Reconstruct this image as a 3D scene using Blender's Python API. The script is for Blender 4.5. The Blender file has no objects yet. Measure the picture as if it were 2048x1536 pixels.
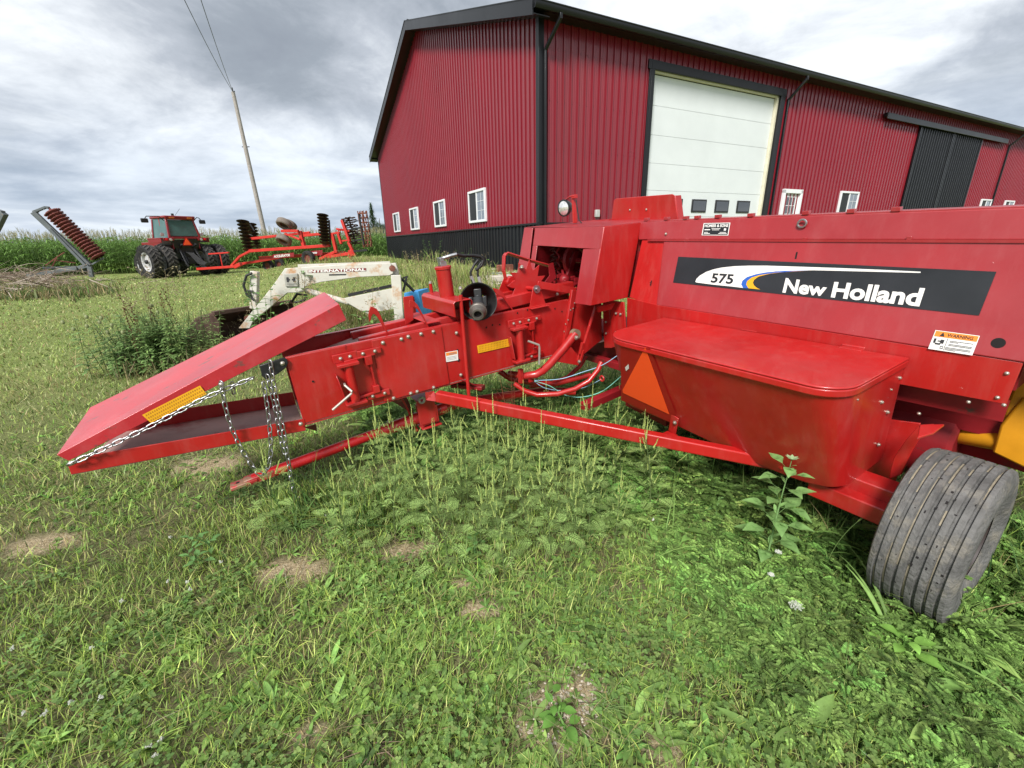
import bpy, bmesh, math, random
import numpy as np
from mathutils import Vector, Matrix
from math import sin, cos, pi, radians, sqrt, atan, atan2
random.seed(7); RNG = np.random.default_rng(11)
scene = bpy.context.scene
COL = scene.collection

# ------------------------------------------------------------------ camera
FPX = 850.0; HC = 1.65
pitch = atan(285.6 / FPX); roll = atan(.0228)
Fv = np.array([0, cos(pitch), -sin(pitch)])
R0 = np.array([1., 0, 0]); U0v = np.cross(R0, Fv)
Rv = cos(roll) * R0 - sin(roll) * U0v
Uv = sin(roll) * R0 + cos(roll) * U0v
CAM = np.array([0, 0, HC])
cam_d = bpy.data.cameras.new('camera')
cam = bpy.data.objects.new('camera', cam_d); COL.objects.link(cam)
cam_d.sensor_width = 36; cam_d.lens = FPX / 2048 * 36
cam_d.clip_start = .05; cam_d.clip_end = 3000
M = Matrix(((Rv[0], Uv[0], -Fv[0], 0), (Rv[1], Uv[1], -Fv[1], 0), (Rv[2], Uv[2], -Fv[2], HC), (0, 0, 0, 1)))
cam.matrix_world = M
scene.camera = cam

# ------------------------------------------------------------------ light
scene.view_settings.view_transform = 'Standard'; scene.view_settings.look = 'None'
scene.view_settings.gamma = 1; scene.view_settings.exposure = 1.42
SUN_EL, SUN_YAW = radians(42), radians(-158)      # yaw clockwise from +Y
sd = bpy.data.lights.new('sun', 'SUN'); so = bpy.data.objects.new('sun', sd); COL.objects.link(so)
sd.energy = 2.2; sd.angle = radians(14); sd.color = (1, .975, .94)
sv = Vector((sin(SUN_YAW) * cos(SUN_EL), cos(SUN_YAW) * cos(SUN_EL), sin(SUN_EL)))
so.rotation_euler = sv.to_track_quat('Z', 'Y').to_euler()

wd = bpy.data.worlds.new('World'); scene.world = wd; wd.use_nodes = True
nt = wd.node_tree; nt.nodes.clear()
def N(t, **k):
    n = nt.nodes.new(t)
    for a, b in k.items(): setattr(n, a, b)
    return n
def Lk(a, b): nt.links.new(a, b)
def mth(op, a, b=None, c=None):
    n = N('ShaderNodeMath', operation=op)
    for i, v in enumerate((a, b, c)):
        if v is None: continue
        if isinstance(v, (int, float)): n.inputs[i].default_value = v
        else: Lk(v, n.inputs[i])
    return n.outputs[0]
MASSES = ((-.64, 1.50, .26, -.11), (-.86, 1.68, .25, -.07), (-.55, 1.85, .28, -.06), (-.3, 1.2, .3, -.05), (-1.35, 1.45, .25, -.01), (.5, 1.5, .5, .05), (1.1, 1.7, .3, .05), (1.45, 1.35, .2, -.09), (-1.0, 2.3, .3, .04))
sky = N('ShaderNodeTexSky', sky_type='NISHITA'); sky.sun_disc = False
sky.sun_elevation = SUN_EL; sky.sun_rotation = SUN_YAW
tc = N('ShaderNodeTexCoord'); sp = N('ShaderNodeSeparateXYZ'); Lk(tc.outputs['Generated'], sp.inputs[0])
zz = mth('ADD', mth('MAXIMUM', sp.outputs[2], 0.0), .25)
cx = mth('DIVIDE', sp.outputs[0], zz); cy = mth('DIVIDE', sp.outputs[1], zz)
cb = N('ShaderNodeCombineXYZ'); Lk(cx, cb.inputs[0]); Lk(cy, cb.inputs[1])
def wnoise(scale, det, rough, off, dist=.3):
    mp = N('ShaderNodeMapping'); mp.inputs['Location'].default_value = off; Lk(cb.outputs[0], mp.inputs[0])
    n = N('ShaderNodeTexNoise'); n.inputs['Scale'].default_value = scale; n.inputs['Detail'].default_value = det
    n.inputs['Roughness'].default_value = rough; n.inputs['Distortion'].default_value = dist
    Lk(mp.outputs[0], n.inputs['Vector']); return n.outputs['Fac']
n1 = wnoise(.8, 9, .58, (3.1, 1.7, 0), .6); n2 = wnoise(2.4, 9, .62, (7.3, 2.2, 4), .3)
fac = mth('ADD', mth('MULTIPLY', n1, .62), mth('MULTIPLY', n2, .38))
def mass(x0, y0, r, amt):          # a heavier or thinner cloud bank in one part of the sky
    a = mth('MULTIPLY', mth('SUBTRACT', cx, x0), 1 / r); b_ = mth('MULTIPLY', mth('SUBTRACT', cy, y0), 1 / r)
    g_ = mth('POWER', 2.718, mth('MULTIPLY', mth('ADD', mth('MULTIPLY', a, a), mth('MULTIPLY', b_, b_)), -1.0))
    return mth('MULTIPLY', g_, amt)
for a_ in MASSES: fac = mth('ADD', fac, mass(*a_))
rp = N('ShaderNodeValToRGB'); Lk(fac, rp.inputs[0])
e = rp.color_ramp.elements
e[0].position = .26; e[0].color = (.15, .165, .19, 1)
e[1].position = .66; e[1].color = (.60, .63, .645, 1)
for p_, c_ in ((.38, (.19, .21, .235, 1)), (.46, (.28, .30, .33, 1)), (.52, (.40, .42, .445, 1)), (.58, (.52, .54, .56, 1))):
    x = e.new(p_); x.color = c_
# bluer, layered air towards the horizon
hz = N('ShaderNodeMapRange'); hz.inputs['From Min'].default_value = .0; hz.inputs['From Max'].default_value = .26
hz.inputs['To Min'].default_value = 1; hz.inputs['To Max'].default_value = 0; Lk(sp.outputs[2], hz.inputs[0])
mp3 = N('ShaderNodeMapping'); mp3.inputs['Scale'].default_value = (2.4, 2.4, 17); mp3.inputs['Location'].default_value = (1.3, .4, 2.0); Lk(tc.outputs['Generated'], mp3.inputs[0])
n3 = N('ShaderNodeTexNoise'); n3.inputs['Scale'].default_value = 1.0; n3.inputs['Detail'].default_value = 7; n3.inputs['Roughness'].default_value = .55; n3.inputs['Distortion'].default_value = .4
Lk(mp3.outputs[0], n3.inputs['Vector'])
rp3 = N('ShaderNodeValToRGB'); Lk(n3.outputs['Fac'], rp3.inputs[0])
e = rp3.color_ramp.elements; e[0].position = .36; e[0].color = (.20, .255, .345, 1); e[1].position = .60; e[1].color = (.58, .62, .66, 1)
x = e.new(.5); x.color = (.37, .42, .50, 1)
hz2 = mth('MULTIPLY', mth('POWER', hz.outputs[0], 1.1), .85)
mx = N('ShaderNodeMix', data_type='RGBA'); Lk(hz2, mx.inputs[0]); Lk(rp.outputs[0], mx.inputs[6]); Lk(rp3.outputs[0], mx.inputs[7])
bgs = N('ShaderNodeBackground'); Lk(sky.outputs[0], bgs.inputs[0]); bgs.inputs[1].default_value = .05
bgc = N('ShaderNodeBackground'); Lk(mx.outputs[2], bgc.inputs[0]); bgc.inputs[1].default_value = .78
ms = N('ShaderNodeMixShader'); ms.inputs[0].default_value = .9; Lk(bgs.outputs[0], ms.inputs[1]); Lk(bgc.outputs[0], ms.inputs[2])
wo = N('ShaderNodeOutputWorld'); Lk(ms.outputs[0], wo.inputs[0])

# ------------------------------------------------------------------ helpers
def V(*a): return np.array(a, float)
def yawv(y, el=0): return V(sin(y) * cos(el), cos(y) * cos(el), sin(el))
def nrm(v): v = np.asarray(v, float); return v / (np.linalg.norm(v) + 1e-12)
def ray(x, y): return nrm((x - 1024) * Rv - (y - 768) * Uv + FPX * Fv)
def onz(x, y, z):
    d = ray(x, y); return CAM + d * (z - HC) / d[2]

class Frame:
    """a local frame standing somewhere in the world"""
    def __init__(s, O, X, Y, Z): s.O = V(*O); s.A = np.array([nrm(X), nrm(Y), nrm(Z)])
    def loc(s, p): return s.A @ (np.asarray(p) - s.O)
    def world(s, l): return s.O + np.asarray(l) @ s.A
    def pickn(s, x, y, p0, n):
        n = np.asarray(n, float) @ s.A; p = s.world(p0); d = ray(x, y)
        return s.loc(CAM + d * ((p - CAM) @ n) / (d @ n))
    def pick(s, x, y, ax, val):
        n = V(0, 0, 0); n[ax] = 1; return s.pickn(x, y, n * val, n)
    def matrix(s):
        A = s.A; O = s.O
        return Matrix([[A[0][i], A[1][i], A[2][i], O[i]] for i in range(3)] + [[0, 0, 0, 1]])

def thing(name, label, cat, frame=None, loc=(0, 0, 0), rz=0, group=None, kind=None):
    o = bpy.data.objects.new(name, None); COL.objects.link(o); o.empty_display_size = .2
    if frame is not None: o.matrix_world = frame.matrix()
    else: o.location = loc; o.rotation_euler = (0, 0, rz)
    tag(o, label, cat, group, kind); return o
def tag(o, label=None, cat=None, group=None, kind=None):
    if label: o['label'] = label
    if cat: o['category'] = cat
    if group: o['group'] = group
    if kind: o['kind'] = kind
    return o

class MB:
    def __init__(s): s.v = []; s.f = []
    def add(s, vs, fs):
        n = len(s.v); s.v += [tuple(map(float, p)) for p in vs]; s.f += [tuple(i + n for i in f) for f in fs]; return s
    def face(s, pts): return s.add(pts, [tuple(range(len(pts)))])
    def prism(s, pts, vec):
        n = len(pts); vec = np.asarray(vec, float)
        a = [np.asarray(p, float) for p in pts]; b = [p + vec for p in a]
        return s.add(a + b, [tuple(range(n))[::-1], tuple(range(n, 2 * n))] + [(i, (i + 1) % n, n + (i + 1) % n, n + i) for i in range(n)])
    def plate(s, pts, t):
        p = [np.asarray(q, float) for q in pts]; n = V(0, 0, 0)
        for i in range(len(p)): n += np.cross(p[i], p[(i + 1) % len(p)])
        n = nrm(n); return s.prism([q - n * t / 2 for q in p], n * t)
    def box(s, c, sz, R=None):
        c = V(*c); R = np.eye(3) if R is None else np.asarray(R)
        vs = [c + (V(i * sz[0], j * sz[1], k * sz[2]) / 2) @ R for i in (-1, 1) for j in (-1, 1) for k in (-1, 1)]
        return s.add(vs, [(0, 1, 3, 2), (4, 6, 7, 5), (0, 4, 5, 1), (2, 3, 7, 6), (0, 2, 6, 4), (1, 5, 7, 3)])
    def bar(s, p0, p1, w, h, up=(0, 0, 1)):
        p0 = V(*p0); p1 = V(*p1); d = nrm(p1 - p0); sd_ = np.cross(d, up)
        if np.linalg.norm(sd_) < 1e-3: sd_ = np.cross(d, (1, 0, 0))
        sd_ = nrm(sd_); u = np.cross(sd_, d)
        return s.box((p0 + p1) / 2, (np.linalg.norm(p1 - p0), w, h), (d, sd_, u))
    def tube(s, pts, r, n=10, cap=True, closed=False):
        P = [V(*p) for p in pts]; m = len(P); rr = np.interp(np.linspace(0, 1, m), np.linspace(0, 1, len(r)), r) if hasattr(r, '__len__') else [r] * m
        vs = []; prev = None
        for i in range(m):
            if closed: t = nrm(P[(i + 1) % m] - P[i - 1])
            else: t = nrm(P[min(i + 1, m - 1)] - P[max(i - 1, 0)])
            if prev is None:
                a = np.cross(t, (0, 0, 1));
                if np.linalg.norm(a) < .05: a = np.cross(t, (1, 0, 0))
            else: a = prev - t * (prev @ t)
            a = nrm(a); prev = a; b = np.cross(t, a)
            for k in range(n):
                th = 2 * pi * k / n; vs.append(P[i] + rr[i] * (a * cos(th) + b * sin(th)))
        fs = [(i * n + k, i * n + (k + 1) % n, (i + 1) * n + (k + 1) % n, (i + 1) * n + k) for i in range(m - 1) for k in range(n)]
        if closed: fs += [((m - 1) * n + k, (m - 1) * n + (k + 1) % n, (k + 1) % n, k) for k in range(n)]
        elif cap: fs += [tuple(range(n))[::-1], tuple(range((m - 1) * n, m * n))]
        return s.add(vs, fs)
    def lathe(s, c, ax, prof, n=24, cap=False, arc=(0, 2 * pi)):
        """prof: (distance along axis, radius)"""
        c = V(*c); ax = nrm(ax); a = np.cross(ax, (0, 0, 1))
        if np.linalg.norm(a) < .05: a = np.cross(ax, (1, 0, 0))
        a = nrm(a); b = np.cross(ax, a); m = len(prof)
        full = abs(arc[1] - arc[0] - 2 * pi) < 1e-6; k2 = n if full else n + 1
        vs = [c + ax * d + r * (a * cos(arc[0] + (arc[1] - arc[0]) * k / n) + b * sin(arc[0] + (arc[1] - arc[0]) * k / n)) for d, r in prof for k in range(k2)]
        fs = [(i * k2 + k, i * k2 + (k + 1) % k2, (i + 1) * k2 + (k + 1) % k2, (i + 1) * k2 + k) for i in range(m - 1) for k in range(n)]
        if cap: fs += [tuple(range(k2))[::-1], tuple(range((m - 1) * k2, m * k2))]
        return s.add(vs, fs)
    def ball(s, c, r, n=10, m=6, sc=(1, 1, 1)):
        c = V(*c); sc = V(*sc)
        vs = [c + V(0, 0, -r) * sc] + [c + V(r * sin(pi * j / m) * cos(2 * pi * k / n), r * sin(pi * j / m) * sin(2 * pi * k / n), -r * cos(pi * j / m)) * sc for j in range(1, m) for k in range(n)] + [c + V(0, 0, r) * sc]
        fs = [(0, 1 + (k + 1) % n, 1 + k) for k in range(n)]
        fs += [(1 + j * n + k, 1 + j * n + (k + 1) % n, 1 + (j + 1) * n + (k + 1) % n, 1 + (j + 1) * n + k) for j in range(m - 2) for k in range(n)]
        fs += [(len(vs) - 1, 1 + (m - 2) * n + k, 1 + (m - 2) * n + (k + 1) % n) for k in range(n)]
        return s.add(vs, fs)
    def mesh(s, name, smooth=35, recalc=True):
        me = bpy.data.meshes.new(name); me.from_pydata(s.v, [], s.f)
        if recalc:
            bm = bmesh.new(); bm.from_mesh(me); bmesh.ops.recalc_face_normals(bm, faces=bm.faces); bm.to_mesh(me); bm.free()
        if smooth:
            me.polygons.foreach_set('use_smooth', [True] * len(me.polygons)); me.set_sharp_from_angle(angle=radians(smooth))
        return me
    def build(s, name, m, parent=None, bevel=0, smooth=35, recalc=True, seg=2):
        me = s.mesh(name, smooth, recalc); me.materials.append(m)
        o = bpy.data.objects.new(name, me); COL.objects.link(o)
        if parent is not None: o.parent = parent
        if bevel:
            b = o.modifiers.new('bevel', 'BEVEL'); b.width = bevel; b.segments = seg; b.limit_method = 'ANGLE'; b.angle_limit = radians(40); b.harden_normals = False
        return o

def build_loose(mb, name, m, parent=None, **k):
    """one object per separate piece"""
    par = list(range(len(mb.v)))
    def find(a):
        while par[a] != a: par[a] = par[par[a]]; a = par[a]
        return a
    for f in mb.f:
        for i in f[1:]: par[find(i)] = find(f[0])
    comps = {}
    for f in mb.f: comps.setdefault(find(f[0]), []).append(f)
    for fs in comps.values():
        ids = sorted({i for f in fs for i in f}); mp_ = {a: b_ for b_, a in enumerate(ids)}
        o = MB(); o.v = [mb.v[i] for i in ids]; o.f = [tuple(mp_[i] for i in f) for f in fs]; o.build(name, m, parent, **k)
def text_mesh(txt, bold=0.0, extr=0.0, res=4):
    """returns verts (unit box 0..1) and faces of a line of text"""
    cu = bpy.data.curves.new('t', 'FONT'); cu.body = txt; cu.size = 1; cu.offset = bold; cu.resolution_u = res; cu.extrude = extr
    ob = bpy.data.objects.new('t', cu); COL.objects.link(ob); bpy.context.view_layer.update()
    dg = bpy.context.evaluated_depsgraph_get(); me = bpy.data.meshes.new_from_object(ob.evaluated_get(dg))
    vs = np.array([v.co[:] for v in me.vertices]); fs = [tuple(p.vertices) for p in me.polygons]
    bpy.data.objects.remove(ob); bpy.data.curves.remove(cu); bpy.data.meshes.remove(me)
    mn = vs.min(0); mxx = vs.max(0); vs[:, :2] = (vs[:, :2] - mn[:2]) / (mxx[:2] - mn[:2])
    return vs, fs
def text_quad(mb, txt, BL, BR, TR, TL, bold=.0, res=4):
    vs, fs = text_mesh(txt, bold, 0, res)
    BL, BR, TR, TL = map(np.asarray, (BL, BR, TR, TL)); out = []
    for x, y, z in vs: out.append((BL * (1 - x) + BR * x) * (1 - y) + (TL * (1 - x) + TR * x) * y)
    mb.add(out, fs)

# ------------------------------------------------------------------ materials
MATS = {}
def mat(name, col, rough=.5, metal=0, var=.12, vscale=6, bump=0, bscale=60, spec=.5, coat=0, dirt=None, dscale=5, dthr=.62, attr=None, transl=0, dsharp=.06, scratch=None, det=6, dsc=(1, 1, 1), streak=None, wave=0):
    if name in MATS: return MATS[name]
    m = bpy.data.materials.new(name); MATS[name] = m; m.use_nodes = True
    t = m.node_tree; b = t.nodes['Principled BSDF']; out = t.nodes['Material Output']
    def n(ty): return t.nodes.new(ty)
    def l(a, c): t.links.new(a, c)
    b.inputs['Roughness'].default_value = rough; b.inputs['Metallic'].default_value = metal
    b.inputs['Specular IOR Level'].default_value = spec; b.inputs['Coat Weight'].default_value = coat; b.inputs['Coat Roughness'].default_value = .12
    co = n('ShaderNodeTexCoord'); obj = co.outputs['Object']
    if attr:
        a = n('ShaderNodeAttribute'); a.attribute_name = attr; base = a.outputs['Color']
    else:
        a = n('ShaderNodeRGB'); a.outputs[0].default_value = (*col, 1); base = a.outputs[0]
    nz = n('ShaderNodeTexNoise'); nz.inputs['Scale'].default_value = vscale; nz.inputs['Detail'].default_value = det; nz.inputs['Roughness'].default_value = .6; l(obj, nz.inputs['Vector'])
    if var:
        mr = n('ShaderNodeMapRange'); l(nz.outputs['Fac'], mr.inputs[0]); mr.inputs[1].default_value = .3; mr.inputs[2].default_value = .7
        mr.inputs[3].default_value = 1 - var; mr.inputs[4].default_value = 1 + var
        mu = n('ShaderNodeMix'); mu.data_type = 'RGBA'; mu.blend_type = 'MULTIPLY'; mu.inputs[0].default_value = 1
        l(base, mu.inputs[6]); l(mr.outputs[0], mu.inputs[7]); base = mu.outputs[2]
        rr = n('ShaderNodeMapRange'); l(nz.outputs['Fac'], rr.inputs[0]); rr.inputs[3].default_value = max(0, rough - .1); rr.inputs[4].default_value = min(1, rough + .12); l(rr.outputs[0], b.inputs['Roughness'])
    def overlay(base, colr, scale, thr, sharp, sc=(1, 1, 1), amt=1.0):
        mp = n('ShaderNodeMapping'); mp.inputs['Scale'].default_value = sc; l(obj, mp.inputs[0])
        d = n('ShaderNodeTexNoise'); d.inputs['Scale'].default_value = scale; d.inputs['Detail'].default_value = 8; d.inputs['Roughness'].default_value = .68; l(mp.outputs[0], d.inputs['Vector'])
        r = n('ShaderNodeMapRange'); l(d.outputs['Fac'], r.inputs[0]); r.inputs[1].default_value = thr; r.inputs[2].default_value = thr + sharp; r.inputs[4].default_value = amt
        x = n('ShaderNodeMix'); x.data_type = 'RGBA'; l(r.outputs[0], x.inputs[0]); l(base, x.inputs[6]); x.inputs[7].default_value = (*colr, 1); return x.outputs[2]
    if dirt: base = overlay(base, dirt, dscale, dthr, dsharp, dsc)
    if streak: base = overlay(base, streak[0], streak[1], streak[2], .22, streak[3], streak[4])
    if scratch: base = overlay(base, scratch[0], scratch[1], scratch[2], .02, scratch[3])
    l(base, b.inputs['Base Color'])
    if bump:
        bn = n('ShaderNodeTexNoise'); bn.inputs['Scale'].default_value = bscale; bn.inputs['Detail'].default_value = 5; l(obj, bn.inputs['Vector'])
        bu = n('ShaderNodeBump'); bu.inputs['Strength'].default_value = bump; bu.inputs['Distance'].default_value = .02; l(bn.outputs['Fac'], bu.inputs['Height']); l(bu.outputs[0], b.inputs['Normal'])
        if wave:
            wn = n('ShaderNodeTexNoise'); wn.inputs['Scale'].default_value = 2.6; wn.inputs['Detail'].default_value = 1; l(obj, wn.inputs['Vector'])
            wb = n('ShaderNodeBump'); wb.inputs['Strength'].default_value = wave; wb.inputs['Distance'].default_value = .05; l(wn.outputs['Fac'], wb.inputs['Height']); l(wb.outputs[0], bu.inputs['Normal'])
    if transl:
        tr = n('ShaderNodeBsdfTranslucent'); l(base, tr.inputs[0]); ms_ = n('ShaderNodeMixShader'); ms_.inputs[0].default_value = transl
        l(b.outputs[0], ms_.inputs[1]); l(tr.outputs[0], ms_.inputs[2]); l(ms_.outputs[0], out.inputs[0])
    return m
RED = mat('red_paint', (.37, .010, .009), .35, var=.14, vscale=2.5, dirt=(.37, .045, .045), dscale=2.2, dthr=.48, dsharp=.5, bump=.012, bscale=260, coat=.25, scratch=((.60, .30, .28), 34, .70, (1, 1, 1)), streak=((.40, .16, .13), 3.2, .50, (5, 5, .8), .14), wave=.3)
REDF = mat('faded_red_paint', (.30, .018, .022), .38, var=.12, vscale=1.6, dirt=(.31, .05, .055), dscale=1.8, dthr=.48, dsharp=.5, bump=.02, bscale=300, coat=.3, scratch=((.6, .32, .32), 30, .715, (1, 1, 1)), streak=((.42, .17, .16), 3.0, .50, (4, 4, .7), .12), wave=.3)
REDT = mat('scuffed_red_paint', (.40, .02, .028), .34, var=.14, vscale=3, bump=.02, bscale=120, coat=.3, dirt=(.17, .05, .045), dscale=9, dthr=.60, dsharp=.05, dsc=(.7, 2.2, 1), streak=((.55, .2, .2), 2.2, .5, (1, 1, 1), .3), wave=.35)
REDX = mat('chipped_red_paint', (.44, .008, .012), .36, var=.12, vscale=4, coat=.2, dirt=(.20, .09, .05), dscale=14, dthr=.62, dsharp=.03, bump=.03, bscale=90)
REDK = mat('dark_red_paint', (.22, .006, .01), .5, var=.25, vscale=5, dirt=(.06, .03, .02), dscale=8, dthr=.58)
RUSTP = mat('rusty_tip_paint', (.36, .02, .018), .5, var=.2, vscale=8, dirt=(.24, .12, .07), dscale=16, dthr=.5, dsharp=.03, bump=.05, bscale=60)
BARNR = mat('barn_red_steel', (.195, .009, .018), .30, var=.07, vscale=.5, coat=.3, streak=((.15, .03, .03), .5, .5, (5, 5, .25), .35))
BARNK = mat('barn_black_steel', (.008, .009, .011), .38, var=.15, vscale=.8, coat=.05, spec=.4)
TRIMK = mat('black_trim_steel', (.007, .0075, .009), .38, var=.15, vscale=1, coat=.05, spec=.35)
WHITE = mat('white_vinyl', (.68, .69, .70), .4, var=.03)
DOORW = mat('white_door_steel', (.60, .63, .63), .45, var=.04, vscale=1.2, bump=.05, bscale=90)
GLASSD = mat('window_glass', (.018, .022, .026), .04, var=0, spec=.9, coat=.6)
GLASSL = mat('painted_sky_glass', (.16, .19, .23), .06, var=.3, vscale=1.5, spec=.9)  # pale blue-grey base paints the sky's reflection into the pane
CRANK = mat('dull_crank_steel', (.36, .33, .29), .5, metal=.4, var=.2)
SCREEN = mat('window_screen', (.02, .022, .024), .5, var=.1, spec=.3)
BLACK = mat('black_rubber', (.012, .012, .012), .55, var=.3, vscale=20)
BLACKP = mat('black_paint', (.014, .014, .015), .4, var=.2)
STEEL = mat('zinc_steel', (.42, .42, .43), .38, metal=1, var=.15, vscale=40)
BOLT = mat('bolt_head', (.48, .44, .38), .4, metal=.8, var=.25, vscale=60, dirt=(.2, .1, .06), dscale=60, dthr=.62)
DUSTM = mat('dusty_tray_steel', (.36, .22, .195), .6, var=.2, vscale=5, dirt=(.26, .03, .035), dscale=3.2, dthr=.54, dsharp=.16, bump=.05, bscale=50)
TYRE = mat('worn_tyre_rubber', (.115, .112, .107), .85, var=.35, vscale=14, bump=.5, bscale=55, dirt=(.21, .19, .155), dscale=9, dthr=.52, dsharp=.2, spec=.25)
LUG = mat('dusty_lug_rubber', (.075, .07, .065), .85, var=.4, vscale=5, spec=.25)
TYREK = mat('black_tyre_rubber', (.02, .02, .02), .8, var=.3, vscale=9, dirt=(.09, .075, .06), dscale=6, dthr=.55, dsharp=.15, spec=.3)
TYREG = mat('grey_tyre_rubber', (.17, .145, .125), .85, var=.2, vscale=9, spec=.2)
YEL = mat('yellow_paint', (.62, .27, .012), .4, var=.15, vscale=4, dirt=(.2, .1, .03), dscale=8, dthr=.62)
DECY = mat('yellow_decal', (.72, .36, .01), .45, var=.08, vscale=20)
DECYD = mat('decal_ink', (.42, .17, .01), .5, var=0)
DECK = mat('black_decal', (.013, .015, .018), .42, var=.35, vscale=4)
DECW = mat('white_decal', (.72, .72, .68), .45, var=.06, vscale=12)
DECB = mat('blue_decal', (.02, .1, .42), .45, var=0)
DECO = mat('orange_decal', (.8, .24, .03), .45, var=0)
INK = mat('print_ink', (.02, .02, .022), .5, var=0)
INKG = mat('grey_print_ink', (.22, .22, .23), .5, var=0)
ORANGE = mat('orange_reflector', (1.0, .095, .012), .6, var=.03, vscale=60)
MAROON = mat('maroon_reflector', (.33, .008, .008), .35, var=.05)
TWINE = mat('pale_blue_twine', (.30, .52, .68), .7, var=.15, vscale=200)
GREEN_TW = mat('green_twine', (.2, .55, .45), .7, var=.1)
WOOD = mat('grey_pole_wood', (.30, .27, .24), .85, var=.2, vscale=6, bump=.3, bscale=30)
RUST = mat('rusted_iron', (.16, .05, .028), .75, var=.35, vscale=7, bump=.2, bscale=40, dirt=(.3, .13, .08), dscale=7, dthr=.55)
RUSTR = mat('red_rusted_iron', (.13, .028, .02), .7, var=.3, vscale=9, bump=.1, bscale=30)
RUSTD = mat('dark_rusted_disc', (.045, .025, .018), .55, var=.4, vscale=9, metal=.3)
BUCK = mat('brown_bucket_steel', (.085, .045, .032), .7, var=.3, vscale=5, bump=.1, bscale=40, dirt=(.24, .12, .08), dscale=4, dthr=.56, dsharp=.15)
GREYP = mat('weathered_grey_paint', (.095, .11, .115), .6, var=.25, vscale=3, dirt=(.22, .12, .07), dscale=6, dthr=.6)
OLDW = mat('old_white_paint', (.50, .48, .42), .6, var=.1, vscale=3, dirt=(.40, .19, .06), dscale=3.2, dthr=.53, dsharp=.14, bump=.06, bscale=40, scratch=((.28, .12, .05), 9, .70, (1, 1, 1)))
ORED = mat('orange_red_paint', (.46, .022, .014), .45, var=.12, vscale=3)
TRACR = mat('tractor_red_paint', (.20, .01, .014), .35, var=.12, coat=.3)
CABG = mat('cab_glass', (.05, .12, .11), .06, var=.2, vscale=2, spec=.8)
LAMPR = mat('red_lamp_lens', (.6, .01, .01), .25, var=0)
LAMPA = mat('amber_lamp_lens', (.45, .12, .02), .3, var=0)
LENS = mat('clear_lamp_lens', (.75, .75, .74), .15, metal=.6, var=.25, vscale=60, coat=1)
BLUEP = mat('sky_blue_paint', (.05, .28, .62), .5, var=.1)
HOLE_SHADE = mat('painted_opening_shade', (.006, .004, .004), .9, var=0)  # near-black colour stands in for the shade inside holes and gaps
CONC = mat('pale_stone_block', (.42, .38, .32), .85, var=.2, vscale=8, bump=.2)
LEAF = mat('leaf_foliage', (.1, .2, .04), .55, var=.18, vscale=30, attr='Col', transl=.38, spec=.3)
FLW = mat('white_petal', (.75, .76, .70), .7, var=.05, transl=.2)
STALK = mat('dry_stalk', (.35, .27, .16), .8, var=.2, vscale=30, attr='Col', transl=.1)
# ------------------------------------------------------------------ terrain
BK = V(.843, 12.295, 0); BZ = .80           # barn corner, pad height
RW = yawv(radians(62.6)); GW = yawv(radians(-27.2))
BARN_L, BARN_W = 46.0, 19.1
def hashn(x, y, s=1.0, seed=0):
    """cheap smooth value noise 0..1, vectorised"""
    x = np.asarray(x, float) / s + seed * 17.3; y = np.asarray(y, float) / s + seed * 9.1
    xi = np.floor(x); yi = np.floor(y); fx = x - xi; fy = y - yi; fx = fx * fx * (3 - 2 * fx); fy = fy * fy * (3 - 2 * fy)
    def h(a, b): t = np.sin(a * 127.1 + b * 311.7) * 43758.5453; return t - np.floor(t)
    return (h(xi, yi) * (1 - fx) + h(xi + 1, yi) * fx) * (1 - fy) + (h(xi, yi + 1) * (1 - fx) + h(xi + 1, yi + 1) * fx) * fy
def fbm(x, y, s, seed=0): return .55 * hashn(x, y, s, seed) + .3 * hashn(x, y, s * .45, seed + 3) + .15 * hashn(x, y, s * .2, seed + 5)
def barn_d(x, y):
    q = (x - BK[0]) * RW[0] + (y - BK[1]) * RW[1]; s = (x - BK[0]) * GW[0] + (y - BK[1]) * GW[1]
    dx = np.maximum(np.maximum(-q, q - BARN_L), 0); dy = np.maximum(np.maximum(-s, s - BARN_W), 0)
    return np.hypot(dx, dy)
def ground_z(x, y):
    d = barn_d(x, y); k = np.clip((np.asarray(y, float) - 9) / 8, 0, 1); t = np.clip((7 + 3 * k - d) / (5.5 + .5 * k), 0, 1); t = t * t * (3 - 2 * t)
    r = np.hypot(x, y)
    return BZ * t + (fbm(x, y, 2.3, 1) - .5) * .07 * np.clip(1 - t, .15, 1) + (fbm(x, y, .5, 2) - .5) * .02
def gnd(px, py):
    z = 0.
    for _ in range(12): p = onz(px, py, z); z = .5 * z + .5 * float(ground_z(p[0], p[1]))
    return onz(px, py, float(ground_z(*onz(px, py, z)[:2])))
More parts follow.
